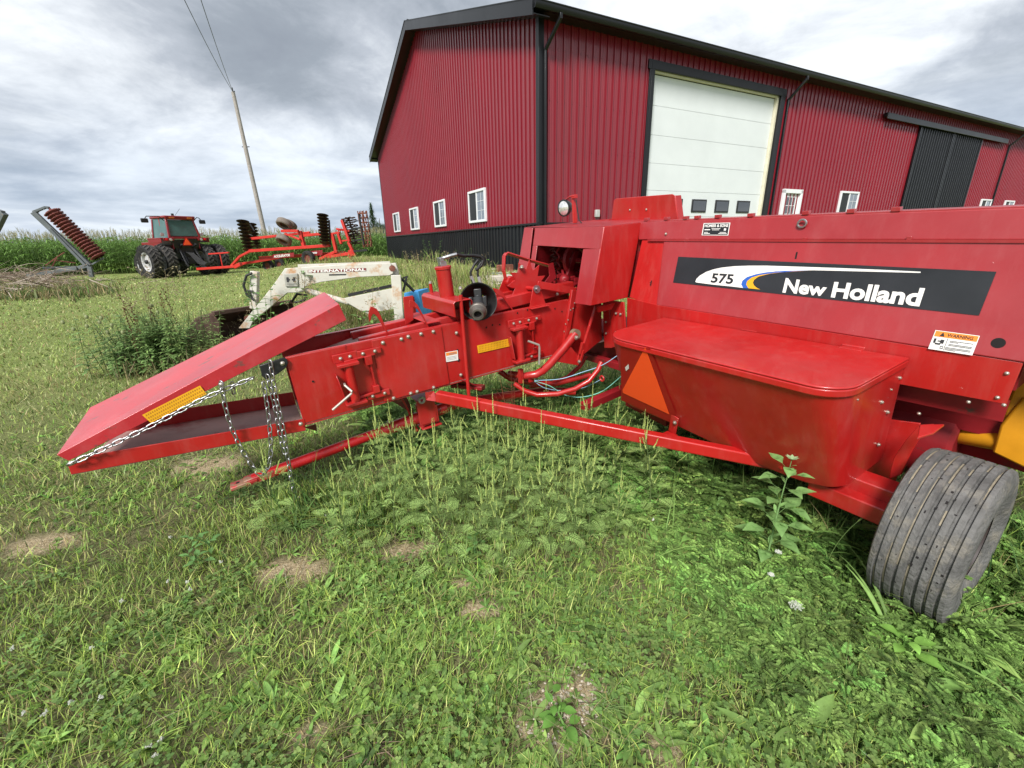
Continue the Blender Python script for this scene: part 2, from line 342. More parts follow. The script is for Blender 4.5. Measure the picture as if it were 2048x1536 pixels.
# bare patches: (x, y, radius along, radius across, kind)
PATCH = []
for px, py, rx, ry in ((90, 1085, .20, .09), (585, 1150, .17, .10), (815, 1112, .15, .07), (1110, 1440, .14, .12), (1170, 1395, .09, .07),
                       (1880, 1450, .16, .12), (960, 1225, .10, .05), (1480, 1185, .10, .05), (925, 1180, .08, .04), (2020, 1530, .2, .1), (395, 1212, .05, .03), (620, 1480, .06, .04), (1330, 1500, .05, .05)):
    g = onz(px, py, 0); PATCH.append((g[0], g[1], rx, ry))
for px, py, rx, ry in ((430, 930, .25, .12),):
    g = gnd(px, py); PATCH.append((g[0], g[1], rx, ry * 1.4))
def bare(x, y):
    """1 where bare / dead, 0 where lush"""
    x = np.asarray(x, float); m = np.zeros_like(x)
    w = (fbm(x, y, .22, 7) - .5) * .9
    for a, b, rx, ry in PATCH:
        d = np.sqrt(((x - a) / rx) ** 2 + ((y - b) / ry) ** 2) + w * .9
        m = np.maximum(m, np.clip(1.35 - d, 0, 1))
    return np.clip(m * 1.6, 0, 1)

def grid_obj():
    xs = np.concatenate([np.linspace(-400, -60, 18), np.linspace(-55, -12, 44), np.linspace(-11.6, -4.2, 38), np.arange(-4, 4.6, .04), np.linspace(4.8, 12, 30), np.linspace(13, 60, 40), np.linspace(70, 400, 18)])
    ys = np.concatenate([np.linspace(-60, -2, 10), np.linspace(-1.6, -.1, 12), np.arange(0, 4.6, .04), np.linspace(4.7, 14, 80), np.linspace(14.5, 60, 90), np.linspace(65, 900, 30)])
    X, Y = np.meshgrid(xs, ys); Z = ground_z(X, Y)
    Bm = bare(X, Y)
    Z = Z + (fbm(X, Y, .09, 4) - .5) * .018 * (np.hypot(X, Y) < 6)
    v = np.stack([X, Y, Z], -1).reshape(-1, 3); nx = len(xs); ny = len(ys)
    i = np.arange(nx * ny).reshape(ny, nx)
    q = np.stack([i[:-1, :-1], i[:-1, 1:], i[1:, 1:], i[1:, :-1]], -1).reshape(-1, 4)
    gcol = Bm.reshape(-1)
    me = fast_mesh('ground', v, q, np.stack([gcol, gcol, gcol], -1)); return me
def fast_mesh(name, v, q, col=None, smooth=True):
    me = bpy.data.meshes.new(name); nv, nq = len(v), len(q)
    me.vertices.add(nv); me.vertices.foreach_set('co', np.ascontiguousarray(v, np.float32).ravel())
    me.loops.add(nq * 4); me.loops.foreach_set('vertex_index', np.ascontiguousarray(q, np.int32).ravel())
    me.polygons.add(nq); me.polygons.foreach_set('loop_start', np.arange(0, nq * 4, 4, dtype=np.int32))
    me.update(calc_edges=True)
    if smooth: me.polygons.foreach_set('use_smooth', np.ones(nq, bool))
    if col is not None:
        a = me.color_attributes.new('Col', 'FLOAT_COLOR', 'POINT')
        c4 = np.ones((nv, 4), np.float32); c4[:, :3] = col; a.data.foreach_set('color', c4.ravel())
    me.validate(); return me
def link(name, me, m, parent=None, **k):
    me.materials.append(m); o = bpy.data.objects.new(name, me); COL.objects.link(o)
    if parent is not None: o.parent = parent
    return tag(o, **k) if k else o

gm = bpy.data.materials.new('ground_soil'); gm.use_nodes = True; t = gm.node_tree; b = t.nodes['Principled BSDF']; b.inputs['Roughness'].default_value = .95; b.inputs['Specular IOR Level'].default_value = .1
def gn(ty, **k):
    n = t.nodes.new(ty)
    for a, c in k.items(): n.inputs[a].default_value = c
    return n
co = t.nodes.new('ShaderNodeTexCoord')
at = t.nodes.new('ShaderNodeAttribute'); at.attribute_name = 'Col'
def nz(scale, det=8, rough=.62):
    n = gn('ShaderNodeTexNoise', Scale=scale, Detail=det, Roughness=rough); t.links.new(co.outputs['Object'], n.inputs['Vector']); return n.outputs['Fac']
def ramp(f, stops):
    r = t.nodes.new('ShaderNodeValToRGB'); t.links.new(f, r.inputs[0]); e = r.color_ramp.elements
    e[0].position, e[0].color = stops[0][0], (*stops[0][1], 1); e[1].position, e[1].color = stops[-1][0], (*stops[-1][1], 1)
    for p_, c_ in stops[1:-1]: x = e.new(p_); x.color = (*c_, 1)
    return r.outputs[0]
def mixc(f, a, c, mode='MIX'):
    m = t.nodes.new('ShaderNodeMix'); m.data_type = 'RGBA'; m.blend_type = mode
    for i, s in ((0, f), (6, a), (7, c)):
        if isinstance(s, (int, float)): m.inputs[i].default_value = s
        elif isinstance(s, tuple): m.inputs[i].default_value = (*s, 1)
        else: t.links.new(s, m.inputs[i])
    return m.outputs[2]
lawn = ramp(nz(.35), [(.3, (.13, .18, .045)), (.5, (.19, .23, .065)), (.60, (.27, .26, .10)), (.75, (.36, .29, .15))])
lawn = mixc(.65, lawn, ramp(nz(38, 4, .7), [(.3, (.05, .08, .025)), (.52, (.18, .23, .07)), (.72, (.38, .37, .17))]))
tan = ramp(nz(90, 5, .7), [(.3, (.17, .125, .07)), (.5, (.42, .33, .20)), (.7, (.66, .57, .40))])
soil = ramp(nz(30, 6, .7), [(.3, (.07, .075, .03)), (.6, (.17, .16, .08))])
cd = t.nodes.new('ShaderNodeVectorMath'); cd.operation = 'LENGTH'; t.links.new(co.outputs['Object'], cd.inputs[0])
fr_ = t.nodes.new('ShaderNodeMapRange'); t.links.new(cd.outputs['Value'], fr_.inputs[0]); fr_.inputs[1].default_value = 3; fr_.inputs[2].default_value = 9
basec = mixc(fr_.outputs[0], soil, lawn)
basec = mixc(at.outputs['Fac'], basec, tan)
t.links.new(basec, b.inputs['Base Color'])
bu = gn('ShaderNodeBump', Strength=.8, Distance=.03); t.links.new(nz(70, 6, .7), bu.inputs['Height']); t.links.new(bu.outputs[0], b.inputs['Normal'])
ground = link('ground', grid_obj(), gm, kind='structure')
# ------------------------------------------------------------------ barn
FB = Frame((BK[0], BK[1], BZ), RW, GW, (0, 0, 1))
barn = thing('barn', 'long red ribbed steel barn with black wainscot, black roof trim and white windows', 'barn', FB)
EZ = 5.92; RZ = 9.02; OV = .42; WZ = 1.29
def rake(s): return EZ + (RZ - EZ) * (1 - abs(s - BARN_W / 2) / (BARN_W / 2))
def clad(mb, o, d, out, x0, x1, z0, z1, pitch_=.2286):
    """ribbed sheet: real folded ribs along d from x0 to x1; z0/z1 numbers or functions"""
    f0 = z0 if callable(z0) else (lambda s: z0); f1 = z1 if callable(z1) else (lambda s: z1)
    xs = []; k = math.floor(x0 / pitch_)
    prof = [(0, 0), (.006, .034), (.036, .034), (.042, 0), (.106, 0), (.112, .005), (.126, .005), (.132, 0), (.162, 0), (.168, .005), (.182, .005), (.188, 0)]
    while k * pitch_ < x1 + .3:
        for a, h in prof:
            x = k * pitch_ + a
            if x0 < x < x1: xs.append((x, h))
        k += 1
    xs = [(x0, 0)] + xs + [(x1, 0)]
    o = V(*o); d = V(*d); out = V(*out)
    vs = []; fs = []
    for x, h in xs:
        p = o + d * x + out * h; vs += [p + V(0, 0, f0(x)), p + V(0, 0, f1(x))]
    for i in range(len(xs) - 1): fs.append((2 * i, 2 * i + 2, 2 * i + 3, 2 * i + 1))
    mb.add(vs, fs)
X_, Y_, Z_ = V(1, 0, 0), V(0, 1, 0), V(0, 0, 1)
m = MB(); clad(m, (0, 0, 0), Y_, -X_, 0, BARN_W, WZ, rake); m.build('gable_cladding', BARNR, barn, smooth=0, recalc=False)
m = MB()
DX0, DX1, DT = 3.62, 9.62, 5.36
for a, c, z0, z1 in ((0, DX0, WZ, EZ), (DX0, DX1, DT, EZ), (DX1, 30.0, WZ, EZ), (30.0, BARN_L, WZ, EZ)): clad(m, (0, 0, 0), X_, -Y_, a, c, z0, z1)
m.build('side_cladding', BARNR, barn, smooth=0, recalc=False)
m = MB(); clad(m, (.004, 0, 0), Y_, -X_, 0, BARN_W, -.4, WZ - .02)
for a, c in ((0, DX0), (DX1, BARN_L)): clad(m, (0, .004, 0), X_, -Y_, a, c, -.4, WZ - .02)
m.build('wainscot', BARNK, barn, smooth=0, recalc=False)
m = MB(); m.box((-.02, BARN_W / 2, WZ), (.07, BARN_W, .05)); m.box((DX0 / 2, -.02, WZ), (DX0, .07, .05)); m.box(((DX1 + BARN_L) / 2, -.02, WZ), (BARN_L - DX1, .07, .05))
m.box((.035, -.035, EZ / 2 - .1), (.15, .012, EZ + .5)); m.box((-.035, .035, EZ / 2 - .1), (.012, .15, EZ + .5)); m.box((-.035, BARN_W - .03, EZ / 2 - .1), (.012, .15, EZ + .5))
m.build('corner_trim', TRIMK, barn, bevel=.004)
# back walls, plain
m = MB(); m.box((BARN_L / 2, BARN_W - .05, 2.7), (BARN_L, .06, 6.4)); m.box((BARN_L - .05, BARN_W / 2, 2.7), (.06, BARN_W - .2, 6.4)); m.build('rear_wall', BARNR, barn)
# roof slabs
sl = (RZ - EZ) / (BARN_W / 2)
def roofz(s): return rake(s) + .10
m = MB()
for s0, s1 in ((-OV, BARN_W / 2), (BARN_W + OV, BARN_W / 2)):
    z0 = EZ - sl * OV + .1; z1 = RZ + .1; t_ = .06
    m.prism([V(-OV, s0, z0), V(-OV, s1, z1), V(-OV, s1, z1 + t_), V(-OV, s0, z0 + t_)], V(BARN_L + 2 * OV, 0, 0))
m.build('roof', BARNK, barn)
m = MB()      # standing ribs on the near slope + ridge cap
k = 0
while k * .3 < BARN_L + OV:
    x = -OV + .02 + k * .3; k += 1
    m.bar((x, -OV, EZ - sl * OV + .172), (x, BARN_W / 2, RZ + .172), .03, .025)
m.box((BARN_L / 2, BARN_W / 2, RZ + .18), (BARN_L + .8, .4, .03)); m.build('roof_rib', BARNK, barn)
m = MB(); FH = .30    # rake fascia on the gable
for s0, s1 in ((-OV - .02, BARN_W / 2), (BARN_W + OV + .02, BARN_W / 2)):
    za, zb = EZ - sl * (OV + .02) + .19, RZ + .19
    m.prism([V(-OV - .03, s0, za - FH), V(-OV - .03, s1, zb - FH), V(-OV - .03, s1, zb), V(-OV - .03, s0, za)], V(.028, 0, 0))
    m.prism([V(-OV - .045, s0, za + .0), V(-OV - .045, s1, zb), V(-OV - .045, s1, zb + .02), V(-OV - .045, s0, za + .02)], V(.2, 0, 0))
m.build('rake_fascia', TRIMK, barn)
m = MB()      # soffits
for s0, s1 in ((-OV, BARN_W / 2), (BARN_W + OV, BARN_W / 2)):
    za, zb = EZ - sl * OV - .08, RZ - .08
    m.prism([V(-OV, s0, za), V(-OV, s1, zb), V(-OV, s1, zb + .02), V(-OV, s0, za + .02)], V(OV + .02, 0, 0))
m.box((BARN_L / 2, -OV / 2, EZ - .07), (BARN_L + 2 * OV, OV, .02)); m.box((BARN_L / 2, BARN_W + OV / 2, EZ - .12), (BARN_L + 2 * OV, OV, .02))
m.build('soffit', TRIMK, barn)
m = MB(); ge = EZ - .10     # gutter along the eave, open trough profile
prof = [(-OV - .02, .12), (-OV - .02, -.02), (-OV - .09, -.03), (-OV - .135, .03), (-OV - .135, .09), (-OV - .15, .10), (-OV - .15, .12), (-OV - .13, .12), (-OV - .12, .05), (-OV - .08, -.01), (-OV - .03, 0), (-OV - .03, .12)]
m.prism([V(-OV, y, ge + z) for y, z in prof], V(BARN_L + 2 * OV, 0, 0)); m.box((BARN_L / 2, -OV + .01, EZ - .02), (BARN_L + 2 * OV, .02, .2))
m.build('gutter', TRIMK, barn, smooth=50)
for x in (.12, 9.86, 29.95):
    m = MB(); xx = x + .15
    m.bar((xx, -OV - .09, ge - .02), (xx, -OV - .09, ge - .14), .07, .07, (1, 0, 0))
    m.bar((xx, -OV - .09, ge - .10), (x, -.08, ge - .62), .07, .07, (1, 0, 0)); m.bar((x, -.08, ge - .58), (x, -.08, -.3), .075, .06, (1, 0, 0))
    m.build('downspout', TRIMK, barn, bevel=.008)

def window(axis, c0, c1, z0, z1, grille=True):
    """axis 'g' gable (x=0 plane) or 's' side (y=0 plane)"""
    def P(s, d, z): return (-d, s, z) if axis == 'g' else (s, -d, z)
    def bx(mb, s0, s1, d0, d1, za, zb):
        a = V(*P(s0, d0, za)); c = V(*P(s1, d1, zb)); mb.box((a + c) / 2, np.abs(c - a))
    f = MB(); w = .075
    for s0, s1, za, zb in ((c0, c1, z0, z0 + w), (c0, c1, z1 - w, z1), (c0, c0 + w, z0 + w, z1 - w), (c1 - w, c1, z0 + w, z1 - w)): bx(f, s0, s1, .0, .075, za, zb)
    wo_ = f.build('window', WHITE, barn, bevel=.006)
    mid = (c0 + c1) / 2
    s = MB(); bx(s, mid - .03, mid + .03, .02, .06, z0 + w, z1 - w); s.build('sash_bar', WHITE, wo_)
    g = MB(); bx(g, c0 + w, mid - .03, .025, .035, z0 + w, z1 - w); g.build('pane', GLASSL if axis == 'g' else SCREEN, wo_)
    g = MB(); bx(g, mid + .03, c1 - w, .032, .042, z0 + w, z1 - w); g.build('pane', SCREEN if axis == 'g' else GLASSL, wo_)
    if grille:
        mu = MB()
        for a, e_, d in (((c0 + w, mid - .03, .036),) if axis == 'g' else ((mid + .03, c1 - w, .043),)):
            bx(mu, (a + e_) / 2 - .006, (a + e_) / 2 + .006, d - (.004 if a < mid - .1 else 0), d + .004, z0 + w, z1 - w)
            for q in (1, 2): z = z0 + w + (z1 - z0 - 2 * w) * q / 3; bx(mu, a, e_, d + .002, d + .007, z - .006, z + .006)
        mu.build('muntin', WHITE, wo_)
for c in ((3.37, 4.83), (7.37, 8.83), (11.37, 12.83), (15.1, 16.56)): window('g', *c, 1.5, 2.54)
for c in ((14.34, 15.72), (28.55, 29.95), (32.0, 33.4), (37, 38.4)): window('s', *c, 1.45, 2.5)
# overhead door
m = MB(); dz = .0; yb = .12
nP = 7; ph = (DT - .12) / nP
for k in range(nP): m.box(((DX0 + DX1) / 2 + .02, yb + .03, dz + ph * (k + .5)), (DX1 - DX0 - .24, .05, ph - .006))
od = m.build('overhead_door', DOORW, barn, bevel=.003)
m = MB(); m.box(((DX0 + DX1) / 2, yb + .06, DT / 2), (DX1 - DX0, .02, DT)); m.build('door_backing', HOLE_SHADE, od)
for k in range(5):
    xc = 4.0 + k * 1.135; zc = 1.83
    f = MB(); f.box((xc, yb - .008, zc), (.70, .03, .40)); fo = f.build('door_window', BLACKP, od, bevel=.01)
    f = MB(); f.box((xc, yb - .026, zc), (.60, .008, .30)); f.build('pane', GLASSD, fo)
m = MB()
m.box((DX0 + .05, .02, DT / 2), (.12, .16, DT)); m.box((DX1 - .06, .02, DT / 2), (.14, .16, DT)); m.box(((DX0 + DX1) / 2, .02, DT + .02), (DX1 - DX0 + .02, .17, .16)); m.box((DX0 - .01, -.04, DT / 2), (.14, .03, DT)); m.box((DX1 + .02, -.04, DT / 2), (.2, .03, DT)); m.box(((DX0 + DX1) / 2, -.043, DT + .04), (DX1 - DX0 + .28, .035, .22))
m.build('door_trim', TRIMK, od, bevel=.004)
m = MB(); m.box((DX1 - .17, .07, DT / 2 - .03), (.08, .1, DT - .06)); m.box(((DX0 + DX1) / 2, .07, DT - .08), (DX1 - DX0 - .2, .1, .05)); m.build('door_stop', mat('cream_jamb', (.6, .56, .42), .5), od)
# walk door
m = MB(); wx0, wx1, wt = 10.48, 11.66, 2.44
for a, c, z0, z1 in ((wx0, wx0 + .12, -.1, wt), (wx1 - .12, wx1, -.1, wt), (wx0, wx1, wt - .12, wt + .02)): m.box(((a + c) / 2, -.03, (z0 + z1) / 2), (c - a, .12, z1 - z0))
wd_ = m.build('walk_door', WHITE, barn, bevel=.006)
m = MB(); m.box(((wx0 + wx1) / 2, .01, 1.15), (wx1 - wx0 - .24, .03, 2.4)); m.build('door_leaf', WHITE, wd_)
m = MB(); m.box(((wx0 + wx1) / 2, -.008, 1.75), (.56, .01, .9)); m.build('pane', GLASSD, wd_)
m = MB()
for i in range(4): m.box(((wx0 + wx1) / 2 - .28 + i * .187, -.015, 1.75), (.02, .012, .92))
for i in range(4): m.box(((wx0 + wx1) / 2, -.016, 1.3 + i * .3), (.58, .012, .02))
m.build('muntin', WHITE, wd_)
m = MB(); m.ball((wx1 - .2, -.04, 1.0), .035); m.build('handle', STEEL, wd_)
# sliding doors and track
for x0, x1 in ((19.5, 22.84), (22.9, 26.2)):
    m = MB(); clad(m, (0, -.07, 0), X_, -Y_, x0, x1, -.05, 5.26); sdo = m.build('sliding_door', BARNK, barn, smooth=0, recalc=False)
    m = MB()
    for a in (x0 + .04, x1 - .04): m.box((a, -.09, 2.6), (.08, .06, 5.3))
    m.box(((x0 + x1) / 2, -.06, 5.24), (x1 - x0, .04, .08)); m.build('door_frame', TRIMK, sdo)
m = MB(); m.box((22.7, -.11, 5.38), (12.8, .14, .14)); m.box((22.7, -.20, 5.33), (12.8, .03, .22)); m.build('door_track', TRIMK, barn, bevel=.015)
m = MB(); m.box((1.9, -.06, 1.55), (.14, .09, .2)); m.build('outlet_box', mat('grey_plastic', (.4, .4, .38), .5), barn, bevel=.015)
for x in (8.0, 19.0):
    m = MB(); m.tube([(x, BARN_W / 2 - 7, roofz(2.5) + .05), (x, BARN_W / 2 - 7, roofz(2.5) + .5)], .012, 6); m.build('lightning_rod', STEEL, barn)
# screw heads along the girts
m = MB()
for zc in (2.0, 3.1, 4.2, 5.3):
    k = 0
    while k * .2286 < 20:
        x = k * .2286 + .075; k += 1
        if DX0 - .1 < x < DX1 + .1 or 10.3 < x < 11.8: continue
        m.box((x, -.006, zc), (.022, .012, .022))
        if x < BARN_W: m.box((-.006, x, zc), (.012, .022, .022))
m.build('screw_heads', BARNR, barn, smooth=0)
# ------------------------------------------------------------------ baler
ya, ti = radians(58.8), radians(4.2)
Av = yawv(ya, ti); Bv = yawv(ya + pi / 2); Uu = np.cross(-Bv, Av) * -1
Uu = nrm(np.cross(Av, -Bv));  Uu = Uu if Uu[2] > 0 else -Uu
_d1, _d2 = ray(609, 708), ray(609, 850.5)
_s = .44 / abs((_d1 / -(_d1 @ Bv) - _d2 / -(_d2 @ Bv)) @ Uu)
BO = CAM + _d2 * (-1 / (_d2 @ Bv)) * _s
FA = Frame(BO, Av, -Bv, Uu)         # local x = along bale chamber, y = across (minus towards viewer), z up
baler = thing('hay_baler', 'red square hay baler with open knotter hood, twine box and long bale chute', 'baler', FA)
def l(a, b, u): return V(a, -b, u)
def c(x, y, b=0.): return FA.pick(x, y, 1, -b)
def q(x, y, a): return FA.pick(x, y, 0, a)
def tp(x, y, u): return FA.pick(x, y, 2, u)
def pnl(x, y, off=0.): return FA.pickn(x, y, V(2.48 - off, 0, .42), V(1, 0, -.25))
W_ = .5
# bale chamber: two deep side channels and a floor
CH_END = 2.12
m = MB()
m.plate([l(0, -.003, 0), l(CH_END, -.003, 0), l(CH_END, -.003, .44), l(0, -.003, .44)], .006)
m.plate([l(0, -.03, .441), l(CH_END, -.03, .441), l(CH_END, .0, .441), l(0, .0, .441)], .006); m.plate([l(0, -.05, 0), l(CH_END, -.05, 0), l(CH_END, 0, 0), l(0, 0, 0)], .006)
ch_near = m.build('chamber_side', RED, baler, bevel=.004)
m = MB()
m.plate([l(0, -W_, 0), l(CH_END + .4, -W_, 0), l(CH_END + .4, -W_, .44), l(0, -W_, .44)], .006); m.plate([l(0, -W_, .441), l(CH_END + .4, -W_, .441), l(CH_END + .4, -W_ + .04, .441), l(0, -W_ + .04, .441)], .006)
ch_far = m.build('chamber_side', RED, baler, bevel=.003)
m = MB(); m.plate([l(0, 0, .01), l(2.6, 0, .01), l(2.6, -W_, .01), l(0, -W_, .01)], .008); m.build('chamber_floor', DUSTM, baler)
m = MB(); m.plate([l(.503, .004, .012), l(.985, .004, .012), l(.985, .004, .437), l(.503, .004, .437)], .008); m.build('cover_plate', RED, baler, bevel=.002)
m = MB()   # top rails
m.bar(l(1.15, -.13, .47), l(2.25, -.13, .52), .085, .09); m.bar(l(1.15, -.40, .47), l(2.25, -.40, .52), .06, .06); m.bar(l(.45, -.12, .42), l(1.2, -.12, .455), .05, .05); m.bar(l(.45, -.36, .42), l(1.25, -.36, .455), .05, .05); m.bar(l(.95, -.02, .47), l(.95, -.48, .47), .1, .012)
build_loose(m, 'tension_rail', RED, baler, bevel=.006)
m = MB(); m.plate([l(.02, -.02, .30), l(.5, -.1, .40), l(.5, -.4, .40), l(.02, -.48, .30)], .006); m.build('chamber_wedge', DUSTM, baler)
# bolts
bm_ = MB(); bm_.lathe((0, 0, 0), (0, -1, 0), [(0, .013), (.003, .013), (.004, .0095), (.010, .009), (.013, .005), (.014, .0005)], 10); BOLTM = bm_.mesh('bolt', 40); BOLTM.materials.append(BOLT)
def bolt(p, R=None, s=1.0, parent=None):
    o = bpy.data.objects.new('bolt', BOLTM); COL.objects.link(o); o.parent = parent or baler; o.location = p; o.scale = (s, s, s)
    if R: o.rotation_euler = R
    return o
Z7 = lambda x, y: (620 + x / 3.413, 600 + y / 3.413)
Z4 = lambda x, y: (440 + x / 3.657, 700 + y / 3.657)
for x, y in [Z7(497, 292), Z7(623, 267), Z7(670, 250), Z7(757, 232), Z7(841, 216), Z7(999, 225), Z7(1029, 511), Z7(843, 597), Z7(731, 625), Z7(687, 637), Z7(570, 670), Z4(837, 60), Z4(878, 50), Z4(1022, 45), Z4(1103, 30), Z4(1165, 325), Z4(1088, 347)]:
    bolt(c(x, y, .008))
for x, y in (Z4(590, 540), Z4(457, 97)): bolt(c(x, y, .022))
m = MB()    # flat dark discs painting the shade of small punched holes
for x, y in [Z4(680, 230), Z4(968, 52), Z4(1750, 72), (985, 650), (999.5, 649), (973, 655), (1035, 626), (1055, 620), (1124, 623), (1110, 617), (1078, 640), (915, 700), (917, 722)]:
    m.lathe(c(x, y, .0045), (0, -1, 0), [(0, .007), (.0006, .0001)], 8)
build_loose(m, 'punched_hole_shade', HOLE_SHADE, baler, smooth=0)
# seams where plates meet
m = MB()
for x0, y0, x1, y1 in (Z4(1020, 0) + Z4(1045, 72), (877, 655, 886, 779), (691, 690, 690.5, 699)):
    a, b_ = c(x0, y0, .0042), c(x1, y1, .0042); m.bar(a, b_, .003, .0015, (0, 1, 0))
m.build('plate_seam', REDK, baler)

# crank assemblies (wedge adjusters)
def crank(a0_, u0_, mirror=False, small=1.0):
    a0 = u0 = 0.
    def l(a, b, u): return V(a0_ - .012 + a * .76, -b, u0_ - .03 + u * .84)
    o = bpy.data.objects.new('density_adjuster', None); COL.objects.link(o); o.parent = baler; tag(o)
    f = MB()
    f.bar(l(a0 - .075, .03, u0 - .13), l(a0 - .105, .03, u0 + .09), .006, .05, (0, 1, 0))       # flange strip
    f.bar(l(a0 - .02, .035, u0 + .17), l(a0 + .24, .02, u0 + .175), .012, .012)
    f.bar(l(a0 + .02, .035, u0 - .13), l(a0 + .22, .02, u0 - .125), .016, .016)
    f.bar(l(a0 + .185, .02, u0 + .17), l(a0 + .19, .02, u0 - .12), .01, .012)
    f.box(l(a0 + .175, .022, u0 + .14), (.045, .03, .06)); f.box(l(a0 + .19, .022, u0 - .10), (.04, .03, .05))
    f.box(l(a0 + .0, .02, u0 + .20), (.15, .012, .055)); f.box(l(a0 + .19, .02, u0 + .20), (.16, .012, .04)); f.box(l(a0 + .20, .02, u0 - .15), (.15, .012, .045))
    f.box(l(a0, .05, u0 + .155), (.13, .07, .02)); f.box(l(a0, .05, u0 - .155), (.13, .07, .018))
    fo = f.build('adjuster_bracket', RED, baler, bevel=.003)
    t_ = MB(); t_.lathe(l(a0, .05, u0 - .15), (0, 0, 1), [(0, .028), (.255, .028)], 18, True); t_.build('adjuster_tube', RED, baler)
    bpy.data.objects.remove(o)
    for da, du in ((-.04, .2), (.035, .2), (.14, .2), (.24, .2), (.145, -.15), (.25, -.15), (-.02, -.17), (.035, -.17)): bolt(l(a0 + da, .028, u0 + du), s=.85)
crank(.335, .235); crank(1.60, .215)
m = MB(); p0 = c(690, 771, .085); m.tube([c(689, 768, .06), p0, c(704, 783, .12), c(703, 787, .12), c(665, 820, .13)], .0075, 8); m.build('crank_handle', CRANK, baler)
m = MB(); m.tube([c(1056, 682, .07), c(1078, 690, .10), c(1079, 696, .10), c(1078.5, 729, .10)], .0085, 8); m.build('crank_handle', CRANK, baler)

# warning label and the yellow decals
def quad(mb, pf, pts, *a): mb.face([pf(x, y, *a) for x, y in pts])
m = MB(); quad(m, c, [Z7(923, 358), Z7(1008, 343), Z7(1012, 410), Z7(930, 424)], .006); lb = m.build('warning_label', DECW, baler)
m = MB(); quad(m, c, [Z7(927, 362), Z7(1002, 348), Z7(1004, 368), Z7(930, 382)], .0066); m.build('label_header', DECO, lb)
m = MB(); text_quad(m, 'WARNING', c(*Z7(948, 377), .0072), c(*Z7(998, 367), .0072), c(*Z7(997, 354), .0072), c(*Z7(947, 364), .0072), .02)
for k in range(3): quad(m, c, [Z7(936, 392 + 9 * k), Z7(1000, 380 + 9 * k), Z7(1000, 382 + 9 * k), Z7(936, 394 + 9 * k)], .0072)
m.build('label_print', INKG, lb)
m = MB(); quad(m, c, [Z7(1140, 311), Z7(1363, 262), Z7(1365, 315), Z7(1148, 364)], .006); yd = m.build('yellow_decal', DECY, baler)
m = MB()
for k in range(20):
    f_ = .05 + k * .047; x0 = 1142 + 222 * f_; y0 = 313 - 49 * f_
    for r_ in range(3): quad(m, c, [Z7(x0, y0 + 5 + r_ * 15), Z7(x0 + 4, y0 + 4 + r_ * 15), Z7(x0 + 5, y0 + 15 + r_ * 15), Z7(x0 + 1, y0 + 16 + r_ * 15)], .0065)
m.build('decal_print', DECYD, yd)

# hinged chute cover and tray
n1 = c(113, 910, .012); n2 = c(678, 608, .012)
k1 = c(180, 815, -.51); k2 = c(649, 584, -.51)
fl2 = c(693, 640, .012); fl1 = c(137.6, 922, .012)
m = MB(); m.face([n1, n2, k2, k1]); m.face([n1, fl1, fl2, n2]); dn = l(0, 0, -.10)
m.face([k1, k2, k2 + (fl2 - n2), k1 + (fl1 - n1)]); 
co_ = m.build('chute_cover', REDT, baler, smooth=0)
sm = co_.modifiers.new('solid', 'SOLIDIFY'); sm.thickness = .005; bv = co_.modifiers.new('bevel', 'BEVEL'); bv.width = .010; bv.segments = 3; bv.limit_method = 'ANGLE'; bv.angle_limit = radians(40)
yq = [(284, 830), (400, 771), (413, 788), (302, 846)]
m = MB(); quad(m, c, yq, .018); yd = m.build('yellow_decal', DECY, baler)
m = MB()
for k in range(26):
    f_ = .04 + k * .0365; x0 = 286 + 116 * f_; y0 = 831 - 59 * f_
    for r_ in range(3): quad(m, c, [(x0 + r_ * 5, y0 + 1 + r_ * 5), (x0 + 2 + r_ * 5, y0 + r_ * 5), (x0 + 3.6 + r_ * 5, y0 + 3 + r_ * 5), (x0 + 1.6 + r_ * 5, y0 + 4 + r_ * 5)], .0187)
m.build('decal_print', DECYD, yd)
tA = l(-1.065, .0, .08); tB = l(.0, .0, -.036); tC = l(.0, -.54, -.036); tD = l(-.98, -.54, .07)
m = MB(); m.plate([tA, tB, tC, tD], .005); m.build('tray_floor', DUSTM, baler)
m = MB(); m.plate([tA, tB + l(.0, 0, 0), l(.01, .0, .042), l(-.95, .0, .153), l(-1.06, 0, .13)], .006); m.plate([tD, tC, tC + l(0, 0, .10), tD + l(0, 0, .09)], .006); build_loose(m, 'tray_flange', RED, baler, bevel=.003)
m = MB(); Z6 = lambda x, y: (100 + x / 2.926, 560 + y / 2.926)
m.plate([c(*Z6(*p), .012) for p in ((1225, 500), (1370, 452), (1388, 465), (1393, 485), (1386, 508), (1335, 548), (1262, 582), (1240, 560))], .014); m.build('hinge_bracket', BLACKP, baler, bevel=.003)
